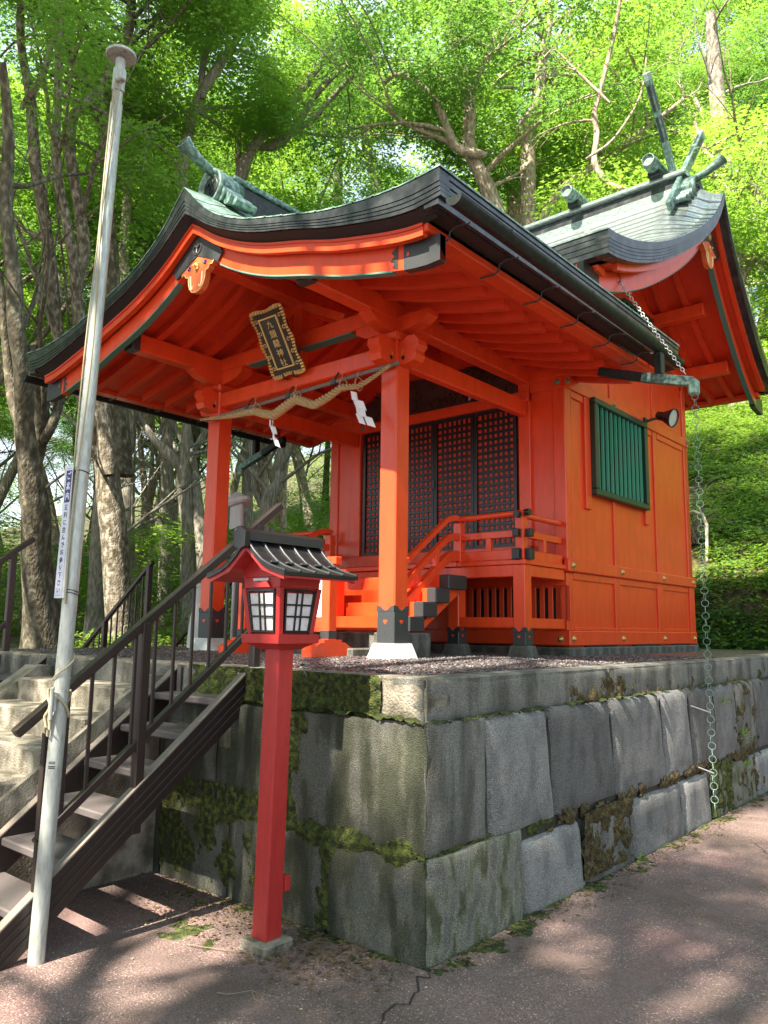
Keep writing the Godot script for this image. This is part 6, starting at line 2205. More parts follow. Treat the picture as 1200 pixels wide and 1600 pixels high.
func make_rain_chains() -> void:
	var t := thing("rain_chain", "long copper ring rain chain hanging from the near gutter leader down past the stone wall", "rain chain")
	chain(t, M.copper_ring, Vector3(0.075, 3.75, -3.9), Vector3(0.085, 0.10, -3.9), 0.030, 0.0027, 0.055)
	var c := thing("support_chain", "thin bright chain slanting from the gable board down to the gutter leader", "chain")
	chain(c, M.steel_chain, Vector3(-0.60, 5.02, -3.895), Vector3(0.01, 3.935, -3.9), 0.014, 0.004, 0.036, 1.7)
	var g := Geo.new()
	g.tube([Vector3(-0.66, 5.10, -3.88), Vector3(-0.6, 5.09, -3.885), Vector3(-0.585, 5.05, -3.89), Vector3(-0.60, 5.01, -3.895)], [0.006, 0.006, 0.006, 0.006], 6)
	obj("chain_hook", g, M.dark_metal, c)
	# thin pegs in the wall that hold the chain off
	for k in 2:
		var y := [0.92, 0.42][k] as float
		var p := rod("chain_peg", M.steel_chain, [Vector3(-0.05, y + 0.08, -3.66 - k * 0.06), Vector3(0.085, y, -3.9)], 0.006)
		tag(p, ["thin metal peg from the upper wall blocks to the rain chain", "thin metal peg from the low wall block to the bottom of the rain chain"][k], "peg", "pegs of the rain chain")
	var f := thing("far_rain_chain", "rain chain beyond the left porch column, under the far gutter leader", "rain chain")
	chain(f, M.copper_ring, Vector3(2 * XC - 0.075, 3.75, -3.9), Vector3(2 * XC - 0.085, 0.95, -3.9), 0.030, 0.0027, 0.055)


# ---------------------------------------------------------------- forest
var spray_of := {}
const LEAVES := {"maple": "maple_leaf", "bright": "bright_leaf", "deep": "deep_leaf", "herb": "herb_leaf"}


# a flat sprig: leaves along a few fine twigs, layered like a maple's
func spray_mesh(leaf: float, n: int, rad: float, sd: int) -> Mesh:
	var r := RandomNumberGenerator.new()
	r.seed = sd
	var g := Geo.new()
	for i in n:
		var a := r.randf() * TAU
		var d := sqrt(r.randf()) * rad
		var p := Vector3(cos(a) * d, r.randfn(0.0, 0.045) - d * d * 0.25 / rad * 0.6, sin(a) * d)
		var yaw := a + r.randf_range(-0.9, 0.9)
		var dir := Vector3(cos(yaw), r.randf_range(-0.55, 0.15), sin(yaw)).normalized()
		var side := dir.cross(Vector3(r.randf_range(-0.35, 0.35), 1, r.randf_range(-0.35, 0.35))).normalized()
		var nn := side.cross(dir).normalized()
		var L := leaf * r.randf_range(0.7, 1.25)
		var w := L * 0.46
		# three lobes: a middle blade and two short side blades
		var b := p + dir * L * 0.25
		g.quad(p, b + side * w * 0.45, p + dir * L, b - side * w * 0.45, nn)
		g.tri(p, p + (dir * 0.55 + side * 0.62) * L * 0.9, b + side * w * 0.2, nn)
		g.tri(p, p + (dir * 0.55 - side * 0.62) * L * 0.9, b - side * w * 0.2, nn)
	return g.mesh()


func sprays(leaf_kind: String, k: int) -> Mesh:
	var key := "%s%d" % [leaf_kind, k % 3]
	if not spray_of.has(key):
		spray_of[key] = spray_mesh(0.088 if leaf_kind != "deep" else 0.08, 100, 0.55, 900 + k % 3 + leaf_kind.length() * 10)
	return spray_of[key]


func crown(parent: Node, leaf_kind: String, spots: Array, r: RandomNumberGenerator, grow := 1.0) -> void:
	if spots.is_empty():
		return
	var mm := MultiMesh.new()
	mm.transform_format = MultiMesh.TRANSFORM_3D
	mm.mesh = sprays(leaf_kind, spots.size())
	mm.instance_count = spots.size()
	for i in spots.size():
		var s := r.randf_range(0.75, 1.3) * grow
		var b := Basis(Vector3(r.randf_range(-1, 1), 0, r.randf_range(-1, 1)).normalized(), r.randfn(0.0, 0.22)) * Basis(UP, r.randf() * TAU)
		mm.set_instance_transform(i, Transform3D(b.scaled(Vector3.ONE * s), spots[i]))
	var o := MultiMeshInstance3D.new()
	o.name = "crown"
	o.multimesh = mm
	o.material_override = M[LEAVES[leaf_kind]]
	parent.add_child(o, true)
	o.set_meta("kind", "stuff")


# stems are flat lists of x, y, z, radius from the root up; limbs and sprigs grow from the upper parts
func grow(t: Node3D, bark: Material, leaf_kind: String, stems: Array, r: RandomNumberGenerator, limbs: int, reach: float, big := 1.0, low := 3.6, bare := 0, gaps := []) -> void:
	var g := Geo.new()
	var spots := []
	var heads := []
	var total := 0.0
	for si in stems.size():
		var st: Array = stems[si]
		var pts := []
		var rad := []
		var n := st.size() / 4
		var cv := Curve3D.new()
		for i in n:
			cv.add_point(Vector3(st[i * 4], st[i * 4 + 1], st[i * 4 + 2]) - t.position)
		for i in n:
			var a := cv.get_point_position(maxi(i - 1, 0))
			var b := cv.get_point_position(mini(i + 1, n - 1))
			cv.set_point_in(i, (a - b) * 0.17)
			cv.set_point_out(i, (b - a) * 0.17)
		var rs := []
		for i in n:
			rs.append(st[i * 4 + 3])
		var m := (n - 1) * 3
		for k in m + 1:
			var f := float(k) / m * (n - 1)
			var i := mini(int(f), n - 2)
			pts.append(cv.sample(i, f - i))
			var q := lerpf(rs[i], rs[i + 1], f - i)
			if si == 0 and k < 4:
				q *= 1.0 + 0.28 * (1.0 - k / 4.0)
			rad.append(q)
		if si == 0:
			pts.push_front(pts[0] + Vector3(0, -0.5, 0))
			rad.push_front(rad[0] * 1.35)
		else:
			# a fork starts inside the stem it leaves
			pts.push_front(pts[0] - (pts[1] - pts[0]).normalized() * 0.25)
			rad.push_front(rad[0] * 0.55)
		g.tube(pts, rad, 14 if rad[1] > 0.12 else 9, si == 0, 0.09)
		heads.append([pts, rad])
		total += pts.size()
	for L in limbs:
		var h: Array = heads[r.randi() % heads.size()]
		var pts: Array = h[0]
		var k := int(lerpf(pts.size() * 0.3, pts.size() - 1.0, pow(r.randf(), 0.75)))
		var p: Vector3 = pts[k]
		if p.y + t.position.y < low:
			continue
		var a := r.randf() * TAU
		var d := Vector3(cos(a), r.randf_range(0.1, 0.75), sin(a)).normalized()
		var len := reach * r.randf_range(0.5, 1.3)
		var r0: float = minf(h[1][k] * 0.55, 0.06)
		var lp := []
		var lr := []
		var q := p
		var bend := Vector3(r.randf_range(-1, 1), r.randf_range(-0.9, 0.2), r.randf_range(-1, 1)) * 0.16
		for j in 7:
			lp.append(q)
			lr.append(lerpf(r0, 0.006, j / 6.0))
			if j >= 2:
				for e in 2 if j < 5 else 3:
					spots.append(q + Vector3(r.randfn(0, 0.34), r.randfn(0.0, 0.16), r.randfn(0, 0.34)) * big)
			d = (d + bend + Vector3(r.randf_range(-1, 1), r.randf_range(-0.6, 0.6), r.randf_range(-1, 1)) * 0.2).normalized()
			q += d * len / 6.0
		g.tube(lp, lr, 6, false)
		for j in 2:
			var b0: Vector3 = lp[3 + j]
			var e := (d + Vector3(r.randf_range(-1, 1), r.randf_range(-0.4, 0.5), r.randf_range(-1, 1)) * 0.9).normalized() * len * 0.4
			g.tube([b0, b0 + e * 0.5 + Vector3(0, 0.03, 0), b0 + e], [lr[3 + j] * 0.7, lr[3 + j] * 0.45, 0.004], 5, false)
			spots.append(b0 + e * 0.7)
			spots.append(b0 + e)
	# bare limbs that show as lines among the leaves
	for L in bare:
		var h: Array = heads[r.randi() % heads.size()]
		var pts: Array = h[0]
		var k := int(lerpf(pts.size() * 0.35, pts.size() - 1.0, r.randf()))
		var q: Vector3 = pts[k]
		var a := r.randf() * TAU
		var d := Vector3(cos(a), r.randf_range(0.3, 1.3), sin(a)).normalized()
		var r0: float = minf(h[1][k] * 0.5, 0.05)
		var lp := []
		var lr := []
		var len := reach * r.randf_range(0.7, 1.6)
		for j in 8:
			lp.append(q)
			lr.append(lerpf(r0, 0.006, j / 7.0))
			d = (d + Vector3(r.randf_range(-1, 1), r.randf_range(-0.5, 0.7), r.randf_range(-1, 1)) * 0.22).normalized()
			q += d * len / 7.0
		g.tube(lp, lr, 6, false)
		for j in 4:
			var b0: Vector3 = lp[2 + j]
			var e := (d + Vector3(r.randf_range(-1, 1), r.randf_range(-0.2, 0.8), r.randf_range(-1, 1))).normalized() * len * r.randf_range(0.2, 0.45)
			g.tube([b0, b0 + e * 0.5 + Vector3(r.randf_range(-0.05, 0.05), 0.03, 0), b0 + e], [lr[2 + j] * 0.6, lr[2 + j] * 0.4, 0.004], 5, false)
	obj("trunk", g, bark, t)
	if gaps.size():
		# openings in the crown where the sun comes through
		var to_sun := Vector3(0.03, 1.15, 1.0).normalized()
		var keep := []
		for p in spots:
			var ok := true
			for e in gaps:
				var w: Vector3 = p + t.position - e[0]
				if (w - to_sun * w.dot(to_sun)).length() < e[1]:
					ok = false
			if ok:
				keep.append(p)
		spots = keep
	if leaf_kind == "none":
		return
	crown(t, leaf_kind, spots, r, big)


var tree_count := 0


func tree(called: String, label: String, bark: Material, leaf_kind: String, stems: Array) -> Node3D:
	var s: Array = stems[0]
	var t := thing(called, label, "tree", Vector3(s[0], s[1], s[2]), "trees of the forest behind the shrine")
	var r := RandomNumberGenerator.new()
	tree_count += 1
	r.seed = 5000 + tree_count * 17
	var near = leaf_kind != "none" and s[0] < -7.0
	grow(t, bark, leaf_kind, stems, r, 10 if leaf_kind == "none" else (9 if near else 14), 2.4 if leaf_kind != "none" else 0.9, 1.0, 8.2 if near else 6.4, 0 if leaf_kind == "none" else (8 if near else 14))
	return t


func generic_stems(r: RandomNumberGenerator, h: float, r0: float, lean: float) -> Array:
	var out := []
	var a := r.randf() * TAU
	var st := []
	var p := Vector3.ZERO
	var d := Vector3(cos(a) * lean, 1, sin(a) * lean).normalized()
	var forks := []
	var n := 9
	for i in n:
		st.append_array([p.x, p.y, p.z, r0 * (1.0 - 0.8 * i / (n - 1.0))])
		if i >= 2 and i < 7:
			forks.append([p, d, r0 * (1.0 - 0.8 * i / (n - 1.0)), 1.0 - i / 9.0])
		d = (d + Vector3(r.randf_range(-1, 1), 0.25, r.randf_range(-1, 1)) * 0.17).normalized()
		p += d * h / (n - 1)
	out.append(st)
	for k in 3:
		var f: Array = forks[r.randi() % forks.size()]
		var b := r.randf() * TAU
		var e: Vector3 = (f[1] + Vector3(cos(b), 0.2, sin(b)) * 0.65).normalized()
		var q: Vector3 = f[0]
		var s2 := []
		for i in 6:
			s2.append_array([q.x, q.y, q.z, f[2] * 0.7 * (1.0 - 0.16 * i)])
			e = (e + Vector3(r.randf_range(-1, 1), 0.5, r.randf_range(-1, 1)) * 0.18).normalized()
			q += e * h * 0.13 * (0.5 + f[3])
		out.append(s2)
	return out


func make_forest() -> void:
	tree("forest_tree", "mossy forked trunk at the left edge, nearest of the forest trees", M.mossy_bark, "maple", [[-8.38, 1.31, -2.22, 0.246, -8.27, 2.26, -1.98, 0.205, -8.05, 3.11, -1.77, 0.18, -8.01, 3.66, -1.63, 0.164, -7.87, 4.26, -1.44, 0.123, -7.64, 4.71, -1.29, 0.115, -7.61, 5.31, -1.14, 0.107, -7.76, 6.22, -1.08, 0.098, -7.89, 7.13, -0.97, 0.09, -7.89, 8.09, -0.93, 0.074, -7.75, 9.04, -0.71, 0.049], [-8.34, 3.73, -1.79, 0.139, -8.22, 4.12, -1.83, 0.107, -8.07, 4.45, -1.77, 0.098, -7.95, 4.85, -1.60, 0.098, -7.82, 5.30, -1.39, 0.082], [-8.18, 4.12, -1.85, 0.082, -7.92, 4.34, -1.86, 0.066, -7.96, 4.83, -1.98, 0.057, -7.94, 5.34, -2.09, 0.049], [-8.35, 4.29, -1.67, 0.09, -8.57, 4.62, -1.60, 0.082, -8.70, 5.22, -1.54, 0.082, -8.56, 6.07, -1.32, 0.074, -8.54, 6.70, -1.11, 0.066]])
	tree("forest_tree", "large pale-blotched trunk right behind the flagpole, forking into dark stems above the eave", M.blotched_bark, "maple", [[-8.95, 1.26, -3.74, 0.221, -8.98, 1.77, -3.69, 0.213, -9.04, 2.96, -3.55, 0.205, -9.17, 3.93, -3.45, 0.205, -9.35, 4.48, -3.41, 0.18, -9.23, 4.85, -3.20, 0.131, -9.46, 5.48, -2.94, 0.107, -9.64, 6.02, -2.79, 0.107, -9.69, 6.41, -2.67, 0.107, -9.56, 7.00, -2.48, 0.098, -9.54, 7.76, -2.33, 0.098, -9.42, 8.76, -2.00, 0.09, -9.57, 10.07, -1.87, 0.082, -9.76, 11.04, -1.73, 0.066, -9.70, 11.96, -1.63, 0.049], [-9.31, 9.89, -1.76, 0.066, -9.01, 10.23, -1.82, 0.049, -8.98, 11.14, -1.92, 0.041, -9.03, 11.60, -1.83, 0.033], [-8.86, 4.18, -3.25, 0.148, -9.01, 5.02, -3.18, 0.131, -9.24, 5.89, -3.02, 0.115, -9.31, 6.50, -2.84, 0.107, -9.25, 7.14, -2.72, 0.107, -9.15, 7.73, -2.75, 0.098, -9.17, 8.89, -2.47, 0.09, -9.01, 9.42, -2.31, 0.082, -8.80, 9.71, -2.31, 0.074, -8.63, 10.14, -2.56, 0.057, -8.22, 10.61, -2.55, 0.041], [-9.01, 6.98, -2.58, 0.082, -8.83, 7.42, -2.38, 0.082, -8.91, 7.91, -2.29, 0.074, -8.86, 8.75, -2.04, 0.074, -8.80, 9.42, -1.98, 0.066, -8.66, 10.55, -1.86, 0.057, -8.51, 11.26, -1.77, 0.041]])
	tree("forest_tree", "dark slim stem that rises just behind the flagpole top", M.mossy_bark, "maple", [[-10.01, 4.71, -4.16, 0.131, -10.06, 7.85, -3.79, 0.115, -9.86, 9.94, -3.38, 0.107, -9.74, 10.74, -3.28, 0.098, -9.27, 11.78, -3.31, 0.09, -9.16, 12.69, -3.30, 0.074], [-9.36, 11.75, -3.34, 0.057, -8.99, 12.05, -3.54, 0.041, -8.63, 12.37, -3.74, 0.033]])
	tree("forest_tree", "slender whitish tree with a forked top right of the flagpole", M.lichen_bark, "bright", [[-12.55, 6.20, -5.69, 0.107, -12.41, 9.12, -5.39, 0.098, -12.30, 9.73, -5.25, 0.098, -12.15, 10.88, -5.19, 0.09, -12.26, 11.90, -5.14, 0.074, -11.92, 12.70, -5.03, 0.066, -11.44, 13.22, -5.09, 0.049, -10.98, 13.24, -5.32, 0.041, -10.56, 13.68, -5.75, 0.025], [-12.08, 11.05, -5.15, 0.074, -11.77, 11.66, -5.36, 0.057, -11.31, 12.19, -5.50, 0.049, -10.96, 12.31, -5.67, 0.033]])
	tree("forest_tree", "pale straight trunk between the flagpole and the porch ridge, far back", M.lichen_bark, "bright", [[-15.71, 7.29, -8.09, 0.18, -15.15, 12.11, -7.45, 0.164, -15.01, 12.94, -7.38, 0.164, -14.84, 13.41, -7.16, 0.139, -14.89, 15.38, -6.86, 0.082], [-15.14, 12.86, -7.49, 0.082, -14.91, 13.59, -7.67, 0.066, -14.71, 14.16, -7.86, 0.041]])
	tree("forest_tree", "dark leaning tree whose stem passes behind the porch ridge-end pipe", M.grey_bark, "maple", [[-9.73, 7.12, -5.26, 0.131, -9.67, 9.47, -4.99, 0.123, -9.83, 10.31, -4.96, 0.115, -9.42, 11.20, -4.85, 0.107, -9.15, 11.67, -4.87, 0.09, -8.83, 12.62, -5.23, 0.074, -8.73, 13.01, -5.40, 0.057, -8.24, 13.64, -5.65, 0.041], [-9.15, 11.71, -4.86, 0.066, -9.24, 12.39, -4.92, 0.066, -8.98, 13.19, -5.05, 0.049, -8.89, 13.96, -5.16, 0.041]])
	tree("forest_tree", "wide tree whose fan of long grey limbs spreads over the middle of the porch roof", M.grey_bark, "maple", [[-10.94, 7.32, -6.85, 0.164, -10.37, 10.42, -6.61, 0.148, -10.03, 11.13, -6.58, 0.131, -9.77, 11.73, -6.66, 0.115, -8.92, 12.58, -7.00, 0.082, -8.33, 13.48, -7.27, 0.057, -8.11, 14.30, -7.56, 0.041], [-9.95, 11.88, -6.81, 0.09, -9.41, 11.90, -7.17, 0.082, -8.57, 12.89, -7.40, 0.066, -7.88, 13.34, -7.64, 0.049, -7.40, 13.69, -7.79, 0.033], [-9.65, 11.95, -7.05, 0.066, -9.15, 12.40, -7.56, 0.057, -8.37, 13.28, -7.97, 0.049, -8.03, 13.52, -8.10, 0.033], [-10.24, 11.15, -6.70, 0.082, -10.07, 11.93, -6.46, 0.066, -10.11, 12.20, -6.66, 0.057, -9.87, 12.39, -6.77, 0.041]])
	tree("forest_tree", "thin upright tree over the middle of the porch roof", M.grey_bark, "bright", [[-12.32, 9.05, -11.98, 0.131, -11.84, 13.57, -11.34, 0.123, -11.56, 14.91, -11.06, 0.107, -11.51, 15.95, -10.64, 0.09, -11.58, 16.53, -10.28, 0.066, -11.82, 17.44, -9.99, 0.041], [-11.77, 15.15, -11.27, 0.049, -11.27, 15.55, -11.51, 0.041, -10.77, 15.93, -11.73, 0.025]])
	tree("forest_tree", "slim far tree left of the porch roof corner", M.grey_bark, "maple", [[-10.71, 8.72, -12.09, 0.164, -10.49, 13.23, -11.40, 0.139, -10.52, 14.17, -11.04, 0.123, -10.60, 15.83, -10.94, 0.098, -10.47, 17.11, -10.58, 0.066]])
	tree("forest_tree", "thick leaning trunk with a long left arm, behind the right corner of the porch roof", M.tan_bark, "deep", [[-4.86, 6.24, -9.60, 0.197, -5.01, 8.89, -8.97, 0.164, -5.14, 9.52, -8.89, 0.148, -5.28, 10.20, -8.59, 0.139, -5.54, 10.84, -8.53, 0.131, -5.44, 11.90, -8.39, 0.107, -5.52, 12.59, -8.05, 0.09, -5.51, 13.27, -7.87, 0.074, -5.38, 13.77, -7.61, 0.049], [-5.32, 10.57, -8.36, 0.098, -5.57, 10.70, -8.08, 0.09, -5.74, 11.51, -7.63, 0.074, -6.26, 12.05, -7.31, 0.049, -6.61, 11.99, -7.21, 0.033], [-5.57, 10.71, -8.12, 0.057, -5.76, 10.83, -7.93, 0.049, -6.15, 10.99, -7.30, 0.041, -6.33, 11.27, -6.95, 0.025], [-5.29, 11.65, -8.17, 0.066, -4.95, 12.34, -8.26, 0.049, -4.57, 13.14, -8.34, 0.033]])
	tree("forest_tree", "bent tan tree with an S-shaped trunk between the two roofs", M.tan_bark, "maple", [[-5.39, 6.55, -10.42, 0.18, -5.07, 9.71, -9.92, 0.164, -5.01, 11.35, -9.87, 0.156, -4.97, 11.62, -9.64, 0.148, -4.61, 11.98, -9.62, 0.131, -4.59, 12.85, -9.71, 0.107, -4.43, 13.66, -9.73, 0.09, -4.40, 14.63, -9.85, 0.066], [-4.74, 12.21, -9.87, 0.082, -4.45, 12.54, -10.00, 0.074, -4.08, 13.04, -10.45, 0.066, -3.23, 14.08, -11.06, 0.041], [-5.04, 9.58, -10.13, 0.115, -4.72, 10.38, -10.42, 0.098, -4.13, 11.05, -10.93, 0.09, -3.67, 11.44, -11.24, 0.074, -2.90, 11.98, -11.56, 0.049, -2.40, 12.33, -11.75, 0.033]])
	tree("forest_tree", "pale straight trunk close left of the S-shaped tree", M.tan_bark, "bright", [[-6.60, 7.17, -11.92, 0.18, -6.40, 10.87, -11.59, 0.164, -6.36, 12.74, -11.50, 0.139, -6.36, 14.40, -11.42, 0.107, -6.26, 15.91, -11.12, 0.066]])
	tree("bare_tree", "bare crooked tan tree with few twigs, above the hall ridge billets", M.tan_bark, "none", [[-2.02, 8.21, -8.32, 0.057, -2.26, 8.54, -8.14, 0.057, -2.52, 8.74, -8.05, 0.053, -2.69, 9.11, -7.93, 0.049, -2.67, 9.67, -8.02, 0.049, -2.68, 9.98, -7.96, 0.045, -2.61, 10.37, -8.03, 0.041, -2.40, 11.31, -8.14, 0.033, -2.19, 11.99, -8.05, 0.025], [-2.42, 10.04, -7.62, 0.025, -2.76, 10.53, -7.49, 0.021, -3.07, 10.99, -7.39, 0.016, -3.14, 10.74, -7.14, 0.008], [-2.56, 9.10, -7.68, 0.025, -2.38, 9.48, -8.04, 0.021, -2.08, 10.29, -8.41, 0.016, -1.98, 10.97, -8.47, 0.01]])
	tree("forest_tree", "tree at the right edge with a snaking smooth limb beside the gable peak", M.tan_bark, "maple", [[-0.63, 5.26, -10.75, 0.164, -0.59, 7.36, -10.11, 0.115, -0.81, 7.91, -10.05, 0.082, -0.84, 8.19, -9.75, 0.074, -0.82, 8.55, -9.97, 0.07, -0.83, 8.90, -9.99, 0.066, -1.03, 9.00, -9.54, 0.061, -1.18, 9.13, -9.19, 0.049, -1.33, 9.36, -9.10, 0.041, -1.42, 9.84, -8.97, 0.025], [-0.64, 7.45, -10.31, 0.082, -0.91, 7.79, -10.09, 0.074, -1.13, 7.41, -10.10, 0.049]])
	tree("forest_tree", "big root-flared tree at the top of the slope under the far eave", M.lichen_bark, "bright", [[-4.39, 7.80, -21.67, 0.5, -4.38, 8.30, -21.42, 0.42, -4.22, 9.76, -20.98, 0.36, -4.20, 11.93, -20.82, 0.33, -4.09, 14.12, -20.20, 0.3, -4.14, 17.64, -19.70, 0.22, -4.02, 20.00, -19.11, 0.14], [-4.23, 12.20, -20.95, 0.16, -3.74, 13.01, -21.31, 0.13, -3.34, 14.40, -21.46, 0.1]])
	tree("forest_tree", "grey tree forking low, left of the left porch column", M.grey_bark, "maple", [[-11.88, 1.30, -7.21, 0.213, -11.97, 2.57, -7.11, 0.18, -11.87, 3.69, -7.00, 0.172, -12.02, 4.75, -6.89, 0.164, -11.91, 5.03, -6.76, 0.148, -12.26, 5.44, -6.48, 0.107, -12.38, 5.72, -6.23, 0.082, -12.83, 6.59, -5.90, 0.057], [-11.72, 4.78, -6.68, 0.123, -11.71, 5.60, -6.68, 0.107, -11.55, 6.80, -6.57, 0.098, -11.36, 8.45, -6.42, 0.082]])
	tree("forest_tree", "straight grey trunk far back, left of the low-forking grey tree", M.grey_bark, "deep", [[-15.81, 1.39, -9.16, 0.213, -15.52, 2.36, -8.94, 0.197, -15.15, 4.09, -8.64, 0.18, -14.99, 6.20, -8.42, 0.164, -14.73, 9.19, -8.06, 0.139]])
	tree("forest_tree", "dark straight trunk beside the left porch column, behind the low-forking grey tree", M.mossy_bark, "deep", [[-16.83, 1.38, -10.94, 0.205, -16.72, 4.86, -10.57, 0.197, -16.54, 7.25, -10.32, 0.18, -16.12, 10.09, -9.92, 0.164]])
	tree("forest_tree", "straight far trunk right of the left porch column, behind the hooded sign", M.grey_bark, "deep", [[-13.30, 1.43, -9.96, 0.164, -13.04, 4.12, -9.59, 0.148, -13.02, 5.38, -9.51, 0.139, -12.79, 7.72, -9.27, 0.123]])
	tree("forest_tree", "far tree with a clear V fork seen under the porch over the handrail end", M.grey_bark, "maple", [[-10.63, 1.46, -8.26, 0.197, -10.25, 4.04, -7.79, 0.164, -10.13, 4.63, -7.97, 0.139, -10.11, 5.31, -8.05, 0.131, -9.76, 6.76, -7.83, 0.115], [-10.42, 4.12, -7.92, 0.115, -10.52, 4.33, -7.81, 0.098, -10.53, 4.63, -7.68, 0.09, -10.62, 5.57, -7.59, 0.066]])
	tree("forest_tree", "smooth grey-green trunk right of the pale-blotched trunk", M.grey_bark, "maple", [[-13.70, 1.27, -6.99, 0.164, -13.60, 2.71, -6.69, 0.148, -13.41, 4.13, -6.42, 0.139, -13.16, 6.35, -6.20, 0.131, -13.15, 8.21, -6.11, 0.115]])
	tree("forest_tree", "plain grey trunk half hidden by the flagpole", M.grey_bark, "deep", [[-12.54, 1.29, -5.32, 0.18, -12.22, 2.57, -5.10, 0.164, -11.93, 3.67, -4.91, 0.148, -11.77, 5.09, -4.85, 0.131, -11.72, 6.91, -4.76, 0.115]])
	tree("forest_tree", "lichened far trunk seen between the left handrail and the pale sign", M.lichen_bark, "deep", [[-17.60, 1.19, -6.33, 0.18, -17.43, 2.80, -6.17, 0.164, -17.24, 4.41, -5.99, 0.148, -16.95, 7.67, -5.80, 0.131]])
	# the forest goes on up the slope: a few kinds, repeated
	var r := RandomNumberGenerator.new()
	r.seed = 77
	var kinds := []
	for k in 6:
		var t := Node3D.new()
		grow(t, [M.grey_bark, M.tan_bark, M.mossy_bark, M.grey_bark, M.lichen_bark, M.tan_bark][k], ["maple", "bright", "deep", "bright", "maple", "deep"][k], generic_stems(r, [12.0, 14.0, 13.0, 10.0, 15.0, 12.0][k], [0.16, 0.2, 0.18, 0.12, 0.22, 0.15][k], 0.16), r, 26, 3.0, 1.25, 2.2, 12)
		kinds.append(t)
	var spots := []
	var tries := 0
	while spots.size() < 104 and tries < 6000:
		tries += 1
		var a := r.randf_range(-1.25, 0.75)
		var d := 16.5 + 36.0 * pow(r.randf(), 0.9)
		var p := Vector3(2.4, 0, 3.2) + Vector3(sin(a - 0.55) * d, 0, -cos(a - 0.55) * d)
		if p.z > -1.0 and p.x > -9.0:
			continue
		var ok := (p.x < -9.5 and p.z > -18.0) or p.z < -25.0 or (p.x < -10.0 and p.z < -13.5)
		for q in spots:
			if q.distance_to(p) < 2.3:
				ok = false
		if ok:
			spots.append(p)
	for i in spots.size():
		var k := i % 6
		var t: Node3D = kinds[k] if i < 6 else kinds[k].duplicate()
		t.name = numbered("slope_tree")
		add_child(t, true)
		var p: Vector3 = spots[i]
		t.position = Vector3(p.x, hill(p.x, p.z) - 0.1, p.z)
		t.rotation.y = r.randf() * TAU
		t.scale = Vector3.ONE * r.randf_range(0.8, 1.2)
		var far := Vector2(p.x - 2.4, p.z - 3.2).length()
		tag(t, ["grey-barked maple standing back among the trees on the slope", "tan-barked bright green tree standing back on the slope", "mossy dark-leaved tree standing back on the slope", "slim grey bright green tree standing back on the slope", "tall lichened maple standing back on the slope", "tan-barked dark-leaved tree standing back on the slope"][k], "tree", "%s trees further up the slope" % ["grey-barked", "tan-barked bright", "mossy dark-leaved", "slim grey", "tall lichened", "tan-barked dark-leaved"][k])
	# trees before the shrine, behind the viewer, that throw the dappled shade
	var fronts := [Vector3(-6.5, 0, 6.5), Vector3(-2.8, 0, 8.6), Vector3(0.8, 0, 7.4), Vector3(4.6, 0, 6.6), Vector3(-4.8, 0, 12.5), Vector3(-0.6, 0, 12.2), Vector3(3.0, 0, 11.6), Vector3(-9.5, 0, 9.5), Vector3(7.6, 0, 9.6), Vector3(10.5, 0, -4.0), Vector3(10.0, 0, 3.0), Vector3(-10.0, 0, 3.5)]
	var openings := [[Vector3(-1.95, 2.65, -1.9), 1.35], [Vector3(-8.4, 2.4, -2.0), 1.2], [Vector3(-8.9, 3.4, -3.4), 1.0], [Vector3(-0.15, 1.22, 0.0), 0.7], [Vector3(-2.3, 1.8, -2.5), 0.8], [Vector3(-1.5, 0.0, 1.4), 1.35], [Vector3(-0.8, 0.0, 1.9), 1.1], [Vector3(-1.2, 1.35, -1.0), 1.05], [Vector3(-0.5, 1.35, -2.4), 1.0], [Vector3(1.7, 0.0, -2.3), 1.0], [Vector3(2.7, 0.0, -0.9), 0.9], [Vector3(0.9, 0.0, -4.4), 1.0], [Vector3(2.3, 0.0, -4.2), 0.9], [Vector3(1.3, 0.0, -0.7), 0.75], [Vector3(2.9, 0.0, 0.8), 0.8], [Vector3(-0.6, 5.6, -4.4), 1.4], [Vector3(-2.6, 5.0, -1.2), 1.0], [Vector3(-3.2, 0.9, 0.4), 0.9]]
	for i in fronts.size():
		var t := thing("front_tree", "tall tree in front of the shrine behind the viewer, shading the forecourt", "tree", fronts[i], "trees before the shrine")
		var rr := RandomNumberGenerator.new()
		rr.seed = 300 + i
		var st := generic_stems(rr, 18.5, 0.24, 0.07)
		for s in st:
			for j in s.size() / 4:
				s[j * 4] += fronts[i].x
				s[j * 4 + 2] += fronts[i].z
		grow(t, M.grey_bark, ["maple", "bright"][i % 2], st, rr, FRONT_LIMBS, 3.0, 1.1, 6.5, 0, openings)


const FRONT_LIMBS := 34


func scatter(called: String, label: String, category: String, mesh: Mesh, m: Material, where: Array, r: RandomNumberGenerator, s0: float, s1: float, tilt := 0.2) -> void:
	var mm := MultiMesh.new()
	mm.transform_format = MultiMesh.TRANSFORM_3D
	mm.mesh = mesh
	mm.instance_count = where.size()
	for i in where.size():
		var b := Basis(Vector3(r.randf_range(-1, 1), 0, r.randf_range(-1, 1)).normalized(), r.randfn(0, tilt)) * Basis(UP, r.randf() * TAU)
		mm.set_instance_transform(i, Transform3D(b.scaled(Vector3.ONE * r.randf_range(s0, s1)), where[i]))
	var o := MultiMeshInstance3D.new()
	o.name = numbered(called)
	o.multimesh = mm
	o.material_override = m
	add_child(o, true)
	tag(o, label, category)
	o.set_meta("kind", "stuff")


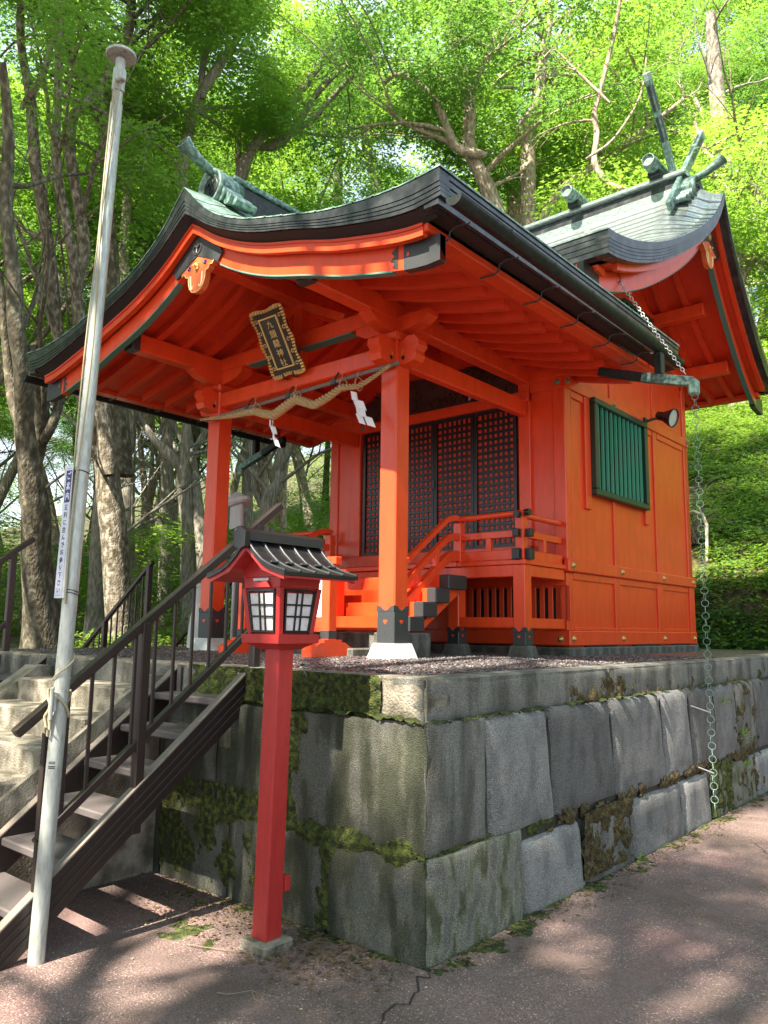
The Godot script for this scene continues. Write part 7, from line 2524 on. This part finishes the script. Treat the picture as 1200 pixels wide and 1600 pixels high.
func make_undergrowth() -> void:
	var r := RandomNumberGenerator.new()
	r.seed = 8
	var herb := spray_mesh(0.085, 26, 0.2, 70)
	var low := []
	var dark := []
	var f := FastNoiseLite.new()
	f.seed = 3
	f.frequency = 0.16
	while low.size() < 19000:
		var p := Vector3(r.randf_range(-16.0, 14.0), 0, r.randf_range(-30.0, -9.85))
		if p.x < -6.0 and r.randf() < 0.5:
			continue
		var k := f.get_noise_2d(p.x, p.z)
		if k < -0.15 and r.randf() < 0.75:
			continue
		p.y = hill(p.x, p.z) + r.randf_range(-0.02, 0.16)
		low.append(p)
	scatter("slope_undergrowth", "low bright green herbs covering the slope behind the shrine", "undergrowth", herb, M.herb_leaf, low, r, 0.6, 1.5, 0.3)
	for i in 2200:
		var p := Vector3(r.randf_range(-9.0, 6.0), 0, r.randf_range(-10.5, -9.75))
		p.y = hill(p.x, p.z) + r.randf_range(-0.08, 0.1)
		dark.append(p)
	scatter("bank_ivy", "dark green ivy hanging over the bank along the back edge of the terrace", "ivy", herb, M.deep_leaf, dark, r, 0.6, 1.2, 0.7)
	var left := []
	for i in 2600:
		var p := Vector3(r.randf_range(-24.0, -7.6), 0, r.randf_range(-14.0, 3.0))
		if f.get_noise_2d(p.x * 2.0, p.z * 2.0) < 0.05:
			continue
		p.y = hill(p.x, p.z) + r.randf_range(-0.02, 0.14)
		left.append(p)
	scatter("forest_floor_plants", "patches of green plants on the forest floor left of the terrace", "undergrowth", herb, M.herb_leaf, left, r, 0.6, 1.5, 0.3)
	# bushes of leaves that close the view under the crowns
	var bush := []
	for i in 2300:
		var a := r.randf_range(-0.95, 0.35)
		var d := r.randf_range(16.5, 42.0)
		var p := Vector3(2.4 + sin(a - 0.5) * d, 0, 3.2 - cos(a - 0.5) * d)
		if p.x > -9.0 and p.z > -25.0:
			continue
		p.y = hill(p.x, p.z) + r.randf_range(0.2, 2.6)
		bush.append(p)
	for i in 900:
		var a := r.randf_range(-0.95, 0.2)
		var d := r.randf_range(40.0, 70.0)
		var p := Vector3(2.4 + sin(a - 0.5) * d, 0, 3.2 - cos(a - 0.5) * d)
		for k in 3:
			bush.append(Vector3(p.x + r.randf_range(-1, 1), hill(p.x, p.z) + r.randf_range(0.3, 7.0), p.z + r.randf_range(-1, 1)))
	scatter("forest_shrubs", "loose green shrubs between the trunks far back in the forest", "shrubs", spray_mesh(0.12, 70, 0.6, 71), M.maple_leaf, bush, r, 0.8, 1.6, 0.3)
	# dead shrub and a bleached branch on the slope
	var t := thing("dead_shrub", "dry brown shrub with bare curled twigs on the slope right of the hall", "shrub", Vector3(-3.0, hill(-3.0, -12.6), -12.6))
	var g := Geo.new()
	for i in 34:
		var p := Vector3(r.randf_range(-0.12, 0.12), 0, r.randf_range(-0.1, 0.1))
		var d := Vector3(r.randf_range(-0.6, 0.6), 1.0, r.randf_range(-0.6, 0.6)).normalized()
		var pts := []
		var rad := []
		for k in 7:
			pts.append(p)
			rad.append(0.013 * (1.0 - k / 8.0))
			p += d * r.randf_range(0.1, 0.22)
			d = (d + Vector3(r.randf_range(-1, 1), r.randf_range(-1.0, 0.3), r.randf_range(-1, 1)) * 0.4).normalized()
		g.tube(pts, rad, 5, false)
	obj("twigs", g, M.dead_wood, t)
	t = thing("bleached_branch", "short bleached hooked branch standing in the sunlit herbs on the slope", "branch", Vector3(-2.55, hill(-2.55, -12.0), -12.0))
	g = Geo.new()
	g.tube([Vector3(0, -0.1, 0), Vector3(0.02, 0.3, 0), Vector3(0.03, 0.62, 0.0), Vector3(-0.04, 0.82, 0), Vector3(-0.2, 0.9, 0.05), Vector3(-0.3, 0.86, 0.05)], [0.034, 0.03, 0.033, 0.03, 0.024, 0.012], 9)
	obj("wood", g, M.bleached_wood, t)
	for i in 12:
		var x := r.randf_range(-5.5, 1.5)
		var z := r.randf_range(-16.0, -11.5)
		g = Geo.new()
		var p := Vector3.ZERO
		var d := Vector3(r.randf_range(-1, 1), 0.1, r.randf_range(-0.3, 0.3)).normalized()
		var pts := []
		var rad := []
		for k in 6:
			pts.append(p)
			rad.append(0.014 * (1.0 - k / 7.0))
			p += d * 0.26
			p.y = hill(x + p.x, z + p.z) - hill(x, z) + 0.08 + 0.06 * (k % 2)
			d = (d + Vector3(r.randf_range(-1, 1), 0, r.randf_range(-1, 1)) * 0.3).normalized()
		g.tube(pts, rad, 5)
		var o := obj("fallen_branch", g, M.dead_wood)
		o.position = Vector3(x, hill(x, z), z)
		tag(o, "thin dead branch lying among the herbs on the slope", "branch", "dead branches on the slope")


func make_litter() -> void:
	var r := RandomNumberGenerator.new()
	r.seed = 21
	var g := Geo.new()
	g.quad(Vector3(-0.018, 0.002, 0), Vector3(0, 0.008, 0.009), Vector3(0.02, 0.003, 0), Vector3(0, 0.0, -0.009), UP)
	var leaf := g.mesh()
	var brown := []
	var pale := []
	for i in 800:
		var x := -2.3 + 2.3 * r.randf()
		var z := absf(r.randfn(0.0, 0.16)) + 0.03
		if r.randf() < 0.35:
			x = -1.9 + r.randf() * 0.9
			z = r.randf_range(0.02, 0.5)
		brown.append(Vector3(x, 0.006, z))
	for i in 420:
		brown.append(Vector3(-0.745 + r.randfn(0.22, 0.2), 0.006, 0.3 + r.randfn(0.0, 0.13)))
	for i in 700:
		brown.append(Vector3(absf(r.randfn(0.0, 0.09)) + 0.03, 0.006, -6.0 * r.randf()))
	for i in 900:
		pale.append(Vector3(r.randf_range(-2.0, 4.0), 0.005, r.randf_range(-5.5, 2.2)))
	for i in 400:
		pale.append(Vector3(r.randf_range(-5.5, -0.2), TY + 0.004, r.randf_range(-3.5, -0.2)))
	var keep := []
	for p in pale:
		if p.y > 1.0 or p.x > 0.05 or p.z > 0.05:
			keep.append(p)
	scatter("fallen_leaves", "brown dead leaves and bits lying along the foot of the wall and round the lantern", "leaf litter", leaf, M.dry_leaf, brown, r, 0.3, 0.95, 0.4)
	scatter("fallen_petals", "tiny pale bits scattered over the asphalt and the terrace", "leaf litter", leaf, M.pale_leaf, keep, r, 0.2, 0.5, 0.2)
	# washed pebbles set close over the terrace
	g = Geo.new()
	g.lathe([Vector2(0.0, -0.004), Vector2(0.0105, -0.001), Vector2(0.0085, 0.004), Vector2(0.0, 0.0062)], Transform3D(), 6)
	var peb := g.mesh()
	var at := [[], []]
	for i in 15000:
		var p := Vector3(r.randf_range(-5.5, -0.26), TY - 0.003, -0.26 - 5.0 * pow(r.randf(), 1.15))
		if p.x < -1.3 and p.z < -4.1:
			continue
		at[0 if r.randf() < 0.75 else 1].append(p)
	scatter("terrace_pebbles", "small dark washed pebbles set in the terrace paving", "pebbles", peb, M.pebble_dark, at[0], r, 0.6, 1.5, 0.3)
	scatter("pale_pebbles", "scattered paler pebbles among the dark ones of the terrace", "pebbles", peb, M.pebble_pale, at[1], r, 0.5, 1.3, 0.3)
	# twigs on the asphalt
	var tw := [[Vector3(-0.52, 0.01, 0.82), Vector3(-0.28, 0.01, 0.66), "forked dry twig on the asphalt in front of the lantern"], [Vector3(-1.05, 0.01, 0.62), Vector3(-0.55, 0.012, 0.40), "long thin twig on the asphalt left of the lantern foot"], [Vector3(0.55, 0.01, -0.45), Vector3(0.62, 0.01, -0.62), "small dry twig on the asphalt right of the wall corner"], [Vector3(1.15, 0.01, -0.2), Vector3(1.3, 0.01, -0.02), "tiny twig on the asphalt at the lower right"], [Vector3(1.3, 0.01, -2.6), Vector3(1.6, 0.01, -2.9), "thin twig on the pink asphalt under the rain chain side"]]
	for q in tw:
		var a: Vector3 = q[0]
		var b: Vector3 = q[1]
		var s := (b - a).cross(UP).normalized()
		g = Geo.new()
		var pts := []
		var rad := []
		for k in 7:
			pts.append((b - a) * (k / 6.0) + s * r.randfn(0, 0.016))
			rad.append(0.0026 - 0.0003 * k)
		g.tube(pts, rad, 6)
		g.tube([pts[3], pts[3] + s * 0.08 + (b - a) * 0.12, pts[3] + s * 0.1 + (b - a) * 0.25], [0.002, 0.002, 0.001], 5)
		var o := obj("twig", g, M.dead_wood)
		o.position = a
		tag(o, q[2], "twig")
	for q in [[Vector3(0.62, 0.008, 0.28), "single green maple leaf lying on the asphalt at the lower right"], [Vector3(-1.52, 0.01, 0.18), "pale green leaf lying at the foot of the wall beside the stair"]]:
		g = Geo.new()
		for k in 7:
			var a := -2.0 + k * 0.67
			var d := Vector3(cos(a), 0.1, sin(a)) * (0.05 - 0.012 * absf(k - 3) * 0.5)
			var s := d.cross(UP) * 0.26
			g.quad(Vector3.ZERO, d * 0.5 + s, d, d * 0.5 - s, UP)
		var o := obj("green_leaf", g, M.bright_leaf)
		o.position = q[0]
		tag(o, q[1], "leaf")
